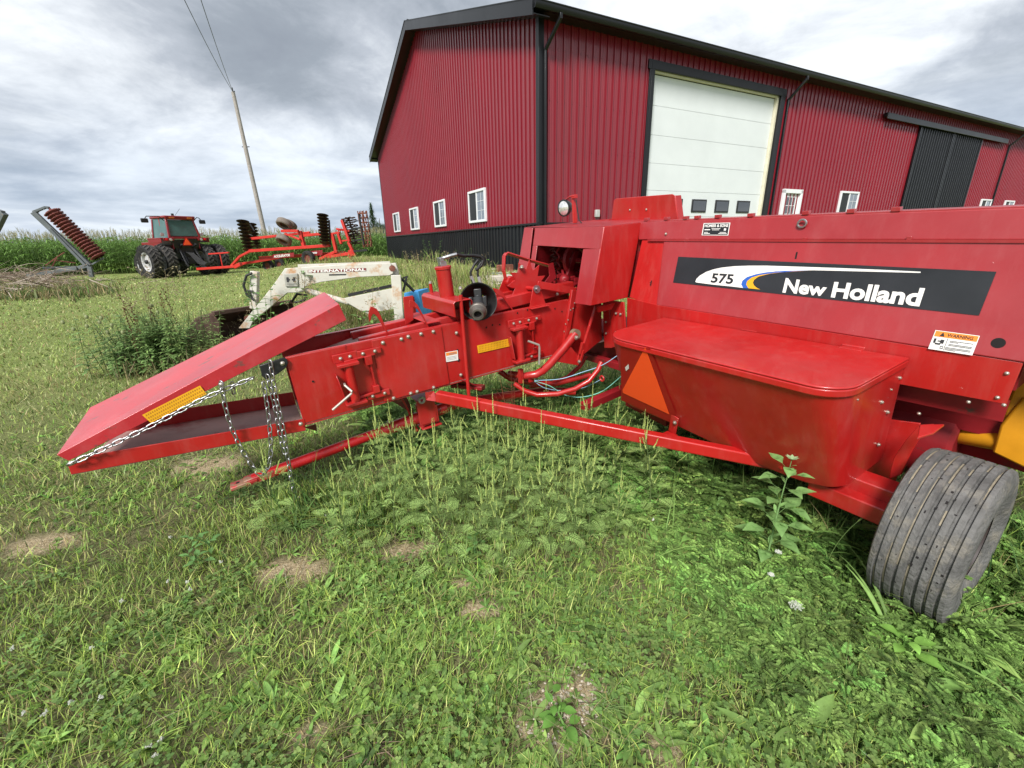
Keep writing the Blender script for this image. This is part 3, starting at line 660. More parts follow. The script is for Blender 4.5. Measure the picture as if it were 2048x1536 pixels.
# chains
def chain(path, link_=.050, r=.0040, b=.03, name='chain'):
    P = [c(x, y, b if len(p_) < 1 else p_[0]) for x, y, *p_ in path]
    # catmull-rom resample
    pts = []
    for i in range(len(P) - 1):
        p0, p1, p2, p3 = P[max(i - 1, 0)], P[i], P[i + 1], P[min(i + 2, len(P) - 1)]
        for k in range(24):
            t_ = k / 24; pts.append(.5 * ((2 * p1) + (p2 - p0) * t_ + (2 * p0 - 5 * p1 + 4 * p2 - p3) * t_ ** 2 + (3 * p1 - p0 - 3 * p2 + p3) * t_ ** 3))
    pts.append(P[-1]); d = np.cumsum([0] + [np.linalg.norm(pts[i + 1] - pts[i]) for i in range(len(pts) - 1)])
    pitch_ = link_ * .78; n_ = int(d[-1] / pitch_); mb = MB(); A_ = np.array(pts)
    for k in range(n_):
        s0 = k * pitch_; p = V(*[np.interp(s0, d, A_[:, j]) for j in range(3)]); p2_ = V(*[np.interp(s0 + .01, d, A_[:, j]) for j in range(3)]); t_ = nrm(p2_ - p)
        sd_ = nrm(np.cross(t_, (0, 1, 0.02))); up = nrm(np.cross(sd_, t_))
        tw = (.5 if k % 2 else -.95) + (hash((k, 3)) % 7) * .04
        w = sd_ * cos(tw) + up * sin(tw); L_ = link_ / 2 - .012; h_ = .0105
        ring = [p + t_ * (L_ * sx + (h_ * cos(a))) + w * h_ * sin(a) for sx, rng in ((1, (-90, -45, 0, 45, 90)), (-1, (90, 135, 180, 225, 270))) for a in map(radians, rng)]
        mb.tube(ring, r, 6, closed=True)
    return mb.build(name, STEEL, baler, smooth=80, recalc=False)
chain([(146, 926), (282, 862), (400, 801), (452, 778), (524, 748)], b=.026)
chain([(443, 770), (455, 830), (478, 888), (508, 936), (527, 947), (541, 915), (539, 850), (531, 790), (524, 752)], b=.04)
chain([(541, 728), (552, 790), (565, 850), (574, 905), (582, 955), (592, 1000)], b=.045)
chain([(536, 756), (550, 815), (560, 870), (571, 915)], b=.03)
chain([(465, 770), (470, 800)], b=-.45)
bolt(c(143, 926, .025), s=1.0); bolt(c(443, 768, .025), s=1.2); m = MB()

# drawbar tube under the chamber
tb = lambda x, y: c(x, y, -.2)
pT0, pT1, pT2 = tb(461, 975), tb(765, 862), tb(846, 832)
m = MB(); m.tube([pT0 + (pT1 - pT0) * .13, pT1], [.036, .036], 20); m.build('jack_tube', REDX, baler, smooth=60)
m = MB(); e0 = pT0; e1 = pT0 + (pT1 - pT0) * .16; m.bar(e0, e1, .085, .028, (0, 0, 1)); m.bar(e0 + (e1 - e0) * .5, e1 + (pT1 - pT0) * .1, .074, .05); m.build('drawbar_tip', RUSTP, baler, bevel=.008)
m = MB(); m.lathe(e0 + (e1 - e0) * .28 + V(0, 0, .0148), (0, 0, 1), [(0, .012), (.0004, .0001)], 12); m.build('pin_hole_shade', HOLE_SHADE, baler)  # flat dark disc paints the shade of the pin hole
m = MB(); m.tube([pT1 - (pT2 - pT1) * .02, pT2 + (pT2 - pT1) * .6], .046, 20); m.build('outer_sleeve', RED, baler, smooth=60)
bolt(tb(778, 843) + V(0, 0, .0), (radians(-90), 0, 0), 1.1)
m = MB(); D_ = nrm(pT2 - pT1)
pc = tb(853, 826)
m.plate([tb(797, 790), tb(808, 800), tb(838, 862), tb(830, 864), tb(812, 815)], .012)
m.box(pc + V(0, -.02, .01), (.13, .13, .14)); m.box(pc + V(.0, -.02, -.085), (.16, .15, .012)); m.box(pc + V(-.02, -.085, .05), (.14, .008, .2)); m.box(pc + V(.02, .05, .12), (.18, .2, .012))
m.build('tube_clamp', RED, baler, bevel=.004)
m = MB(); m.lathe(c(843, 800, -.045), (0, -1, 0), [(0, .026), (.012, .026), (.012, .015), (.0, .012)], 20); m.build('clamp_boss', STEEL, baler)
m = MB(); m.plate([c(x, y, -.3) for x, y in ((780, 800), (812, 792), (830, 830), (800, 812))], .006); m.build('needle_guard', RUST, baler)
m = MB(); m.tube([tb(880, 820), c(935, 803, -.25), c(1000, 793, -.28), c(1080, 783, -.25), c(1150, 783, -.1)], .036, 16); m.build('cross_tube', RED, baler, smooth=60)
m = MB(); m.plate([c(915, 765, -.15), c(925, 760, .02), c(970, 778, .02), c(962, 783, -.15)], .01); m.bar(c(905, 770, -.2), c(967, 775, .03), .06, .03); m.build('lower_bracket', REDK, baler, bevel=.004)
m = MB(); m.plate([c(608, 855, -.5), c(632, 848, -.5), c(634, 862, -.5)], .006); m.build('chamber_hook', RUST, baler)

# diagonal brace beam to the axle
b0 = c(874, 792, .06); b1 = q(1500, 915, 2.12)
b1e = b0 + (b1 - b0) * 1.22
m = MB(); m.bar(b0, b1e, .062, .075, (0, 0, 1)); brace = m.build('brace_beam', RED, baler, bevel=.010, seg=3)
m = MB(); m.plate([c(850, 785, .03), c(868, 782, .03), c(872, 803, .06), c(852, 800, .03)], .01); m.build('brace_lug', RED, baler)
m = MB()
for f_ in (.1, .49, .62, .83): p = b0 + (b1 - b0) * f_; m.box(p + l(-.0, .0315, 0.004) * 1.0, (.022, .003, .007))
build_loose(m, 'slot_hole_shade', HOLE_SHADE, baler, smooth=0)  # thin dark slabs paint the shade inside the slots
# twine box
FN = V(1, 0, .44)
def fr(x, y, off=0.): return FA.pickn(x, y, V(1.838 - off * 1.09, 0, .292), FN)
u_l = .312
LB = [tp(1343, 634, u_l), tp(1810, 719, u_l)]
a_b = 2.46; a_f = 1.83; bL = .70; bR = 2.07
def rounded(aF, b0_, b1_, aB, r0, r1, n=7):
    """plan outline of the box: back-left, front-left corner, front-right corner, back-right"""
    P = [(aB, b0_)]
    P += [(aF + r0 - r0 * sin(t_), b0_ + r0 - r0 * cos(t_)) for t_ in np.linspace(0, pi / 2, n)]
    P += [(aF, b0_ + r0 + (b1_ - r1 - b0_ - r0) * k / 14) for k in range(1, 14)]
    P += [(aF + r1 - r1 * cos(t_), b1_ - r1 + r1 * sin(t_)) for t_ in np.linspace(0, pi / 2, n)]
    P += [(aB, b1_)]; return P
pl_ = rounded(a_f, bL - .02, bR + .02, a_b, .20, .14)
m = MB(); m.prism([l(a, b, u_l) for a, b in pl_], l(0, 0, .012))
m.prism([l(a, b, u_l - .035) for a, b in pl_], l(0, 0, .034))
lid = m.build('twine_box_lid', RED, baler, bevel=.006, seg=3)
topo = rounded(a_f + .010, bL - .010, bR + .008, a_b, .17, .13); boto = rounded(a_f + .255, bL - .085, bR - .0, a_b + .05, .13, .07)
m = MB(); n_ = len(topo); ub = list(np.interp([b for a, b in boto], [.6, 1.06, 1.45, 1.785, 1.95, 2.06], [-.262, -.268, -.30, -.322, -.30, -.25])); boto = [(a + (.44 * (-.262 - u) if a < 2.3 else 0), b) for (a, b), u in zip(boto, ub)]
vs = [l(a, b, u_l - .02) for a, b in topo] + [l(a, b, u) for (a, b), u in zip(boto, ub)]
m.add(vs, [(i, i + 1, n_ + i + 1, n_ + i) for i in range(n_ - 1)] + [tuple(range(n_, 2 * n_))[::-1]])
tbx = m.build('twine_box', RED, baler, smooth=40)
m = MB()
for x, y in ((1371, 637), (1501, 660), (1703, 697)):
    p = tp(x, y, u_l + .012); m.box(p, (.05, .10, .008)); m.tube([p + l(.02, -.05, .006), p + l(.02, .05, .006)], .008, 8)
build_loose(m, 'lid_hinge', RED, baler, bevel=.002)
m = MB(); m.face([fr(1242, 690, .004), fr(1300, 697, .004), fr(1352, 828, .004), fr(1341, 845, .004), fr(1242, 800, .004)]); sv_ = m.build('slow_vehicle_emblem', MAROON, baler)
m = MB(); m.face([fr(1290.5, 694, .007), fr(1339, 829, .007), fr(1246, 786, .007), fr(1245, 780, .007)]); m.build('emblem_center', ORANGE, sv_)
m = MB(); m.face([fr(1250, 735, .008), fr(1257, 728, .008), fr(1258, 737, .008), fr(1252, 742, .008)]); m.build('emblem_label', DECW, sv_)
for x, y in ((1798, 755.5), (1762, 804), (1774, 824), (1756, 889)): bolt(c(x, y, 2.075) , s=.8)
for x, y in ((1782, 779), (1714, 799)): bolt(c(x, y, 2.075), s=.5)
m = MB(); pb = fr(1347, 855, .01); pt_ = fr(1350, 838, .01)
m.bar(pt_ + V(0, 0, .02), pb + V(-.01, 0, -.035), .06, .008, (1, 0, 0)); m.box(pb + V(-.04, 0, -.04), (.07, .08, .008)); m.build('box_strap', RED, baler, bevel=.003)
bolt(fr(1350, 845, .022), (0, 0, radians(-90)), 1)

# feeder body: sloped door panel, upper strip, lower sheet
PT = lambda pts, off=0.: [pnl(x, y, off) for x, y in pts]
def bl_corner(a, b, u): return l(a, b, u)
def onp(b, u, off=0): return l(2.48 + .25 * (u - .42) - off, b, u)      # point on the sloped plane
BR_ = 3.4
m = MB(); m.plate([onp(.595, .402), onp(BR_, .363), onp(BR_, .808), onp(.545, .852)], .012); door = m.build('feeder_door', REDF, baler, bevel=.008, seg=3)
m = MB(); m.plate([onp(.44, .860), onp(BR_, .816), onp(BR_, .932), onp(.285, .988), onp(.30, .86)], .01); upper = m.build('upper_shield', REDF, baler, bevel=.006)
m = MB(); m.plate([onp(.31, .43, -.008), onp(.60, .39, -.008), onp(.56, .855, -.008), onp(.33, .86, -.008)], .008); m.build('corner_shield', RED, baler, bevel=.003)
m = MB(); m.plate([onp(.285, .99), onp(BR_, .934), l(2.86, BR_, .93), l(2.86, .285, .985)], .01); m.build('top_deck', REDF, baler, bevel=.003)
m = MB(); m.bar(onp(.40, .857, .008), onp(BR_, .812, .008), .012, .012); m.build('hinge_rod', REDF, baler)
m = MB()
for b in (.75, 1.05, 1.5, 1.95, 2.4): m.box(onp(b, .857 - (b - .4) * .008, .012), (.006, .02, .02))
for x in (1292, 1332, 1370, 1393, 1434, 1500, 1610, 1700, 1790):
    p = pnl(x, 444 - (x - 1281) * .034, 0) + l(.01, 0, .018); m.box(p, (.03, .035, .02))
build_loose(m, 'hinge_clip', REDF, baler, bevel=.002)
m = MB(); m.plate([l(2.475, .62, .405), l(2.475, 2.43, .375), l(2.475, 2.43, .37), l(2.475, 2.425, .19), l(2.475, 1.93, .18), l(2.475, 1.9, .10), l(2.475, 1.7, .05), l(2.475, .3, .05), l(2.475, .3, .43)], .01); m.build('lower_sheet', RED, baler, bevel=.003)
m = MB(); m.box(l(3.15, 1.2, .22), (1.2, 1.7, .34)); m.box(l(3.2, 1.7, .64), (1.15, 3.0, .5)); m.box(l(3.15, 2.2, .3), (1.2, .45, .14)); m.build('feeder_body', REDK, baler)
m = MB(); m.lathe(l(2.95, .5, -.22), l(0, 1, 0), [(0, .24), (.02, .26), (1.75, .26), (1.77, .24)], 24, True); m.build('pickup_reel', REDK, baler)
# decal band
Z8 = lambda x, y: (1320 + x / 2.813, 430 + y / 2.813)
OF = .009
m = MB(); m.face(PT([(1356.6, 513.4), (1993, 543.4), (1958, 631), (1346, 565)], OF)); band = m.build('decal_band', DECK, door)
def poly8(pts, off, name, mt):
    me = MB(); me.face(PT([Z8(*p) for p in pts], off)); o = me.build(name, mt, door, smooth=0)
    bm = bmesh.new(); bm.from_mesh(o.data); bmesh.ops.triangulate(bm, faces=bm.faces); bm.to_mesh(o.data); bm.free(); return o
poly8([(199, 374), (206, 358), (225, 340), (260, 320), (300, 306), (345, 296), (420, 288), (500, 285), (600, 285), (760, 290), (1000, 298), (1240, 308), (1466, 319), (1466, 326), (1240, 320), (1000, 314), (860, 311), (750, 313), (650, 317), (560, 329), (505, 344), (472, 362), (460, 385), (468, 410), (400, 402), (300, 392), (215, 381), (202, 379)], OF + .001, 'swoosh_white', DECW)
poly8([(850, 311), (700, 314), (600, 322), (540, 333), (490, 349), (463, 370), (457, 390), (468, 411), (497, 412), (485, 392), (490, 372), (515, 352), (560, 338), (640, 326), (750, 317)], OF + .0016, 'swoosh_blue', DECB)
poly8([(860, 312), (750, 317), (640, 326), (560, 338), (515, 352), (490, 372), (485, 392), (497, 412), (565, 419), (545, 410), (528, 395), (523, 380), (530, 364), (555, 346), (620, 330), (700, 321)], OF + .0022, 'swoosh_yellow', DECY)
def ptext(txt, qd, mt, off, bold, name, par=None):
    me = MB(); text_quad(me, txt, *[pnl(*p, off) for p in qd], bold=bold); return me.build(name, mt, par or door, smooth=0, recalc=False)
ptext('New', [Z8(688, 437), Z8(930, 458), Z8(944, 386), Z8(708, 354)], DECW, OF + .0018, .035, 'decal_lettering')
ptext('Holland', [Z8(960, 464), Z8(1458, 516), Z8(1492, 412), Z8(981, 376)], DECW, OF + .0018, .035, 'decal_lettering')
ptext('575', [Z8(283, 381), Z8(408, 390), Z8(418, 334), Z8(295, 327)], DECK, OF + .0018, .03, 'decal_number')
# dealer sticker
dq = [Z8(234, 114), Z8(384, 115), Z8(396, 43), Z8(246, 46)]
def sub(qd, u0, v0, u1, v1):
    BL, BR, TR, TL = map(np.array, qd); P = lambda u, v: tuple((BL * (1 - u) + BR * u) * (1 - v) + (TL * (1 - u) + TR * u) * v)
    return [P(u0, v0), P(u1, v0), P(u1, v1), P(u0, v1)]
m = MB(); m.face(PT(dq, .007)); ds_ = m.build('dealer_sticker', DECW, upper)
m = MB(); m.face(PT(sub(dq, .03, .05, .97, .95), .0076)); m.build('sticker_field', DECK, ds_)
ptext('HOMIER & SONS', sub(dq, .06, .66, .94, .90), DECW, .0084, .03, 'sticker_lettering', ds_)
m = MB()
for u0, v0, u1, v1 in ((.07, .42, .28, .5), (.33, .52, .66, .56), (.36, .42, .62, .46), (.8, .38, .88, .56), (.07, .12, .3, .17), (.07, .22, .22, .26), (.62, .12, .93, .17), (.66, .22, .9, .26)): m.face(PT(sub(dq, u0, v0, u1, v1), .0084))
m.build('sticker_print', DECW, ds_, smooth=0)
# warning sign on the door
wq = [Z8(1508, 752), Z8(1757, 790), Z8(1800, 680), Z8(1550, 647)]
m = MB(); m.face(PT(wq, OF)); ws = m.build('warning_label', DECW, door)
m = MB(); m.face(PT(sub(wq, .02, .68, .98, .97), OF + .0006)); m.build('label_header', DECO, ws)
ptext('WARNING', sub(wq, .30, .74, .88, .91), INK, OF + .0014, .02, 'label_lettering', ws)
m = MB(); a_ = sub(wq, .13, .72, .25, .94); m.face(PT([a_[0], a_[1], ((a_[2][0] + a_[3][0]) / 2, (a_[2][1] + a_[3][1]) / 2)], OF + .0014))
for v in (.55, .49, .38, .32, .20, .14, .08): m.face(PT(sub(wq, .40 if v > .25 else .36, v - .012, .93 if v not in (.49, .08) else .6, v + .012), OF + .0014))
m.face(PT(sub(wq, .335, .04, .345, .66), OF + .0014))
for u0, v0, u1, v1 in ((.05, .35, .10, .58), (.10, .28, .22, .36), (.20, .36, .28, .56), (.14, .44, .2, .5), (.24, .1, .31, .13), (.24, .2, .31, .23), (.24, .1, .25, .22), (.3, .1, .31, .22)): m.face(PT(sub(wq, u0, v0, u1, v1), OF + .0014))
m.build('label_print', INK, ws, smooth=0)
m = MB(); p = pnl(1996.5, 686, .0075); m.lathe(p, (-1, 0, .25), [(0, .021), (.0005, .0001)], 24); m.lathe(pnl(1302, 565, .002) + l(-.01, 0, 0), (-1, 0, .25), [(0, .004), (.0005, .0001)], 8)
m.bar(pnl(1591, 518, .0065), pnl(1594, 504, .0065), .009, .001, (-1, 0, .25)); m.bar(pnl(1301, 571, .004), pnl(1303, 561, .004), .009, .001, (-1, 0, .25)); build_loose(m, 'latch_slot_shade', HOLE_SHADE, door, smooth=0)  # dark discs and strips on the sheet paint the slots' inner shade
m = MB(); cc = pnl(1604, 447, .02); ring = [cc + l(0, .022 * cos(t_), .020 * sin(t_)) for t_ in np.linspace(0, 2 * pi, 18)[:-1]]; m.tube(ring, .0055, 6, closed=True); m.build('pull_ring', STEEL, upper)
for x, y in ((1332, 468),): bolt(pnl(x, y, .008), (0, 0, radians(-90)), .8)
for x, y in ((1880 + 134, 746.5), (1937, 804), (1995, 795), (2008, 810), (1838, 827)): bolt(q(x, y, 2.468), (0, 0, radians(-90)), .6)
# knotter hood
HB = .29
hf = lambda b, u, off=0: l(2.10 + .25 * (u - .43) - off, b, u)
m = MB()
m.plate([hf(HB, .428), hf(.10, .424), hf(.10, .83), hf(HB, .83)], .006)
m.plate([hf(HB, .828), hf(-.60, .86), hf(-.60, 1.006), hf(HB, .983)], .006)
m.plate([hf(-.60, .50), hf(-.53, .50), hf(-.53, .86), hf(-.60, .86)], .006)
m.build('hood_front', REDF, baler, bevel=.003)
m = MB(); m.plate([hf(-.62, 1.006, .012), hf(-.76, 1.015, .012), hf(-.80, .42, .012), hf(-.60, .42, .012)], .008); m.build('hood_wing', REDF, baler, bevel=.003)
m = MB(); m.plate([hf(HB, .428), l(2.485, HB, .428), l(2.625, HB, .986), hf(HB, .983)], .006); m.build('hood_side', RED, baler, bevel=.003)
m = MB(); m.plate([hf(HB, .985), l(3.1, HB, .99), l(3.1, -.76, 1.02), hf(-.76, 1.015)], .006); m.build('hood_top', REDF, baler, bevel=.003)
m = MB(); m.plate([l(3.0, HB, .3), l(3.0, -.8, .3), l(3.0, -.8, 1.0), l(3.0, HB, 1.0)], .006); m.plate([hf(-.78, .42), l(3.0, -.78, .42), l(3.0, -.78, 1.0), hf(-.78, 1.0)], .006); m.build('hood_back', REDK, baler)
m = MB(); m.plate([l(2.2, HB - .04, .40), l(2.38, HB - .04, .40), l(2.36, HB - .06, .35), l(2.22, HB - .06, .35)], .02); m.build('hood_lip', RED, baler, bevel=.002)
# knotters inside the hood
m = MB()
for b in (-.05, -.35):
    m.lathe(l(2.5, b, .70), l(0, 1, 0), [(-.02, .10), (-.02, .145), (.02, .145), (.02, .10), (-.02, .10)], 26)
    m.bar(l(2.5, b, .78), l(2.35, b + .01, .50), .03, .05); m.bar(l(2.38, b - .06, .62), l(2.30, b + .08, .54), .02, .03); m.ball(l(2.34, b + .02, .55), .05)
m.tube([l(2.5, .2, .70), l(2.5, -.7, .70)], .022, 10); m.bar(l(2.42, .2, .5), l(2.42, -.6, .5), .05, .03)
m.build('knotter', REDK, baler, bevel=.003)
m = MB()
for k in range(60):
    b = RNG.uniform(-.42, .12); m.box(l(2.30 + RNG.uniform(0, .12), b, .47 + RNG.uniform(0, .12)), RNG.uniform(.01, .045, 3))
m.tube([l(2.45, -.55 + .02 * cos(k * .9), .9 - k * .012) for k in range(1, 34)], .012, 6); m.build('knotter_linkage', REDK, baler)
m = MB(); m.tube([l(2.43 + .028 * cos(k * .8), -.60 + .028 * sin(k * .8), .93 - k * .0065) for k in range(76)], .006, 6); m.build('hood_spring', mat('dull_spring', (.16, .06, .05), .5, metal=.5), baler)
# top mechanisms: star wheel, bracket, trip arm
m = MB(); sc_ = c(1054, 568, -.14); Rr = .185; pts = []
for k in range(22):
    t_ = radians(8) + k * 2 * pi / 22; r_ = Rr if k % 2 == 0 else .115
    pts.append(sc_ + V(r_ * cos(t_ + (.09 if k % 2 == 0 else 0)), 0, r_ * sin(t_ + (.09 if k % 2 == 0 else 0))))
m.plate(pts, .007); m.build('star_wheel', RED, baler)
m = MB(); m.tube([sc_ + l(0, .0, -.03), sc_ + l(0, .13, -.03)], .016, 12); m.tube([sc_, sc_ + l(0, -.3, 0)], .018, 12); m.lathe(sc_ + l(0, -.24, 0), l(0, 1, 0), [(-.03, .02), (-.03, .05), (.03, .05), (.03, .02)], 20); m.build('star_shaft', RED, baler)
m = MB(); bb = sc_ + l(0, .125, -.03)
m.plate([bb + V(-.03, 0, .02), bb + V(.03, 0, .02), bb + V(.085, 0, -.135), bb + V(-.075, 0, -.135)], .008); m.box(bb + V(0, -.02, -.137), (.17, .06, .008)); m.build('shaft_bracket', RED, baler, bevel=.003)
m = MB(); m.lathe(bb, l(0, 1, 0), [(0, .03), (.015, .03), (.015, .015), (.03, .014), (.03, .0005)], 16); m.build('shaft_nut', STEEL, baler)
m = MB(); m.plate([sc_ + l(-.18, -.27, -.16), sc_ + l(.1, -.27, -.16), sc_ + l(.02, -.27, .04), sc_ + l(-.05, -.27, .04)], .008); m.build('shaft_bracket', RED, baler)
bpt = lambda x, y: c(x, y, -.40)
m = MB(); ar = [bpt(1012, 562), bpt(1007, 540), bpt(1008, 512), bpt(1013, 506), bpt(1060, 521), bpt(1100, 532)]
for i in range(len(ar) - 1): m.bar(ar[i], ar[i + 1], .045, .012, (0, .3, 1) if i > 2 else (1, 0, 0))
m.build('trip_arm', RED, baler, bevel=.003)
m = MB(); m.plate([c(1097, 528, -.36), c(1106, 525, -.36), c(1112, 555, -.36), c(1100, 568, -.36)], .008); m.plate([c(1085, 570, -.3), c(1100, 550, -.3), c(1102, 572, -.3)], .008); build_loose(m, 'trip_plate', REDK, baler)
m = MB(); m.bar(c(1075, 569, -.05), c(1151, 582, -.02), .01, .055); m.bar(c(1040, 598, -.2), c(1080, 580, -.2), .03, .01); m.build('cross_plate', RED, baler, bevel=.002)
bolt(c(1044, 537 + 4, -.12) + V(0, 0, .02), (radians(-90), 0, 0), 1.5); bolt(c(1114.5, 588, -.07), s=1.1)
# hay hooks along the chamber
def hook(dx, pts, b):
    m = MB(); m.plate([c(x + dx, y, b) for x, y in pts], .012); m.build('hay_hook', RED, baler, bevel=.002)
Z5 = lambda x, y: (350 + x / 4.096, 500 + y / 4.096)
hk = [Z5(*p) for p in ((1590, 580), (1585, 520), (1600, 462), (1625, 468), (1655, 485), (1683, 535), (1752, 694), (1738, 696), (1665, 560), (1640, 530), (1622, 522), (1608, 545), (1597, 590))]
hook(0, hk, -.10); ZP = lambda x, y: (820 + x / 7.68, 480 + y / 7.68)
hook(0, [ZP(*p) for p in ((-10, 925), (60, 940), (110, 990), (150, 1060), (290, 1340), (270, 1340), (180, 1160), (115, 1065), (60, 1030), (-10, 1030))], -.04)
hook(0, [ZP(*p) for p in ((1270, 735), (1350, 755), (1410, 800), (1460, 870), (1592, 1092), (1576, 1090), (1470, 945), (1420, 880), (1340, 840), (1300, 800))], -.04)
m = MB(); m.plate([c(806, 594, -.3), c(826, 591, -.3), c(827, 640, -.3), c(811, 650, -.3)], .012); m.build('guide_plate', RED, baler, bevel=.003)
# tension cross beam, cylinder, rods
A0 = c(925, 612, .03)[0]; UB = c(925, 604, .03)[2]
m = MB()
m.prism([l(A0 - .075, .045, UB - .095), l(A0 - .075, .045, UB), l(A0 - .055, .045, UB + .018), l(A0 + .055, .045, UB + .018), l(A0 + .075, .045, UB), l(A0 + .075, .045, UB - .095), l(A0 + .063, .045, UB - .095), l(A0 + .063, .045, UB), l(A0 + .05, .045, UB + .008), l(A0 - .05, .045, UB + .008), l(A0 - .063, .045, UB), l(A0 - .063, .045, UB - .095)], l(0, -.62, 0))
xb = m.build('tension_beam', RED, baler, bevel=.004)
m = MB(); m.tube([c(938, 795, .032), c(921, 590, .032)], .0135, 12); m.tube([l(A0, -.53, -.1), l(A0, -.53, UB + .09)], .0135, 12); build_loose(m, 'tension_rod', RED, baler)
for b in (.032, -.53): bolt(l(A0, b, UB + .09), (radians(-90), 0, 0), 1.3)
cyb = l(A0 - .0, -.22, UB + .018); m = MB(); m.lathe(cyb, l(-.02, 0, 1), [(0, .053), (.0, .055), (.195, .055), (.197, .061), (.213, .061), (.218, .05), (.218, .001)], 28); m.build('hydraulic_cylinder', RED, baler, smooth=40)
cyt = cyb + l(-.004, 0, .218)
m = MB(); m.box(cyt + V(0, 0, .015), (.05, .05, .035)); m.box(cyt + V(-.01, 0, .045), (.03, .06, .03)); m.tube([cyt + V(0, 0, .05), cyt + V(.07, -.02, .065), cyt + V(.11, -.03, .07)], .014, 8); m.build('hose_fitting', STEEL, baler, bevel=.003)
hb = -.30
m = MB(); m.tube([cyt + V(.10, -.03, .07), c(925, 512, -.26), c(945, 511, hb), c(960, 513, hb), c(967, 519, hb), c(963, 531, hb), c(952, 540, hb)], .0125, 10)
m.tube([c(956, 520, hb), c(948, 530, hb), c(941, 545, hb), c(944, 560, hb), c(950, 575, hb)], .010, 8); m.tube([c(962, 525, hb), c(956, 535, hb), c(955, 548, hb), c(961, 570, hb)], .010, 8); build_loose(m, 'hydraulic_hose', BLACK, baler, smooth=60)
m = MB(); m.tube([c(942, 552, hb), c(950, 572, hb)], .013, 8); m.tube([c(957, 553, hb), c(962, 572, hb)], .013, 8); build_loose(m, 'hose_sleeve', mat('grey_hose_fitting', (.35, .35, .34), .5, metal=.3), baler)
# chamber end post, frame sheets, bent support arm
m = MB(); m.bar(c(1147, 580, .015), c(1128, 700, .015), .05, .03, (0, 1, 0)); m.build('end_post', RED, baler, bevel=.004)
for x, y in ((1149, 606), (1141, 620), (1136, 640), (1131, 648), (1128, 663), (1146, 617)): bolt(c(x, y, .032), s=.5)
m = MB(); m.plate([c(1148, 585, .0), l(2.47, 0, .43), l(2.47, 0, .03), c(1150, 722, .0), c(1128, 716, .0)], .008); m.build('frame_sheet', RED, baler)
m = MB(); m.plate([l(2.47, .02, .42), l(2.47, .10, .42), l(2.47, .14, -.02), l(2.47, .04, -.04)], .012); m.plate([l(2.44, .14, .40), l(2.44, .30, .40), l(2.44, .34, .03), l(2.44, .17, .0)], .012); build_loose(m, 'frame_flange', RED, baler, bevel=.004)
for a, b, u in ((2.43, .22, .3), (2.43, .27, .3), (2.43, .22, .14), (2.43, .29, .13), (2.46, .07, .1), (2.46, .07, .2), (2.46, .06, .3)): bolt(l(a, b, u), (0, 0, radians(-90)), .9)
m = MB(); bq = lambda x, y, b=.07: c(x, y, b); m.tube([bq(1150, 668), bq(1128, 696), bq(1100, 728), bq(1085, 742), bq(1072, 749), bq(1050, 752, .0), bq(1020, 748, -.2)], [.036, .034, .034, .034, .032, .03, .03], 16); m.build('needle_arm', RED, baler, smooth=60)
m = MB(); m.lathe(bq(1147, 668, .045), (0, -1, 0), [(0, .045), (.04, .045), (.04, .001)], 20); m.build('arm_hub', mat('greasy_hub', (.2, .14, .09), .6), baler)
bolt(bq(1152, 675, .10), s=1.6)
m = MB(); m.plate([bq(1136, 687, .09), bq(1105, 722, .09), bq(1157, 731, .09), bq(1157, 712, .09)], .008); m.build('arm_gusset', RED, baler, bevel=.002)
m = MB(); m.tube([c(1191, 612, .17), c(1168, 687, .14)], .0125, 10); m.bar(c(1166, 685, .14), c(1161, 708, .12), .03, .025, (0, 1, 0)); m.bar(c(1168, 700, .16), c(1160, 726, .13), .02, .012, (0, 1, 0)); m.bar(c(1162, 696, .10), c(1156, 722, .10), .02, .012, (0, 1, 0)); m.build('link_rod', RED, baler, bevel=.002)
bolt(c(1158, 723, .13), s=1.2)
m = MB(); m.tube([c(1203, 724, .32), c(1196, 740, .32), c(1178, 762, .3), c(1150, 778, .25), c(1115, 788, .2), c(1075, 790, .1), c(1050, 782, 0), c(1030, 768, -.1)], .021, 12)
m.tube([c(1172, 712, -.1), c(1160, 732, -.1), c(1135, 755, -.12), c(1100, 768, -.15), c(1060, 772, -.2)], .02, 10); m.tube([c(998, 742, -.3), c(1020, 757, -.25), c(1060, 765, -.2), c(1110, 768, -.1), c(1180, 750, .0)], .024, 10)
build_loose(m, 'needle_tube', RED, baler, smooth=60)
m = MB(); m.bar(c(1041, 738, .0), c(1042, 766, .0), .035, .035, (0, 1, 0)); m.box(c(1062, 757, .03), (.05, .012, .06)); m.build('twine_guide', RED, baler, bevel=.003)
m = MB(); m.bar(l(2.5, .3, -.18), l(2.5, -.5, -.18), .06, .06); m.bar(l(1.9, .4, -.32), l(2.6, .4, -.28), .07, .06); m.plate([l(2.5, .12, 0), l(2.5, .5, 0), l(2.5, .5, -.3), l(2.5, .25, -.3)], .01); m.bar(l(2.3, .5, -.36), l(2.3, .9, -.4), .08, .05); m.box(l(2.9, -.2, -.1), (.6, .7, .3)); m.build('under_frame', REDK, baler, bevel=.003)
m = MB(); cc = q(1204, 757, 2.05); m.tube([cc + l(0, .02 * cos(t_), .02 * sin(t_)) for t_ in np.linspace(0, 2 * pi, 16)[:-1]], .007, 6, closed=True); m.build('guide_ring', RED, baler)
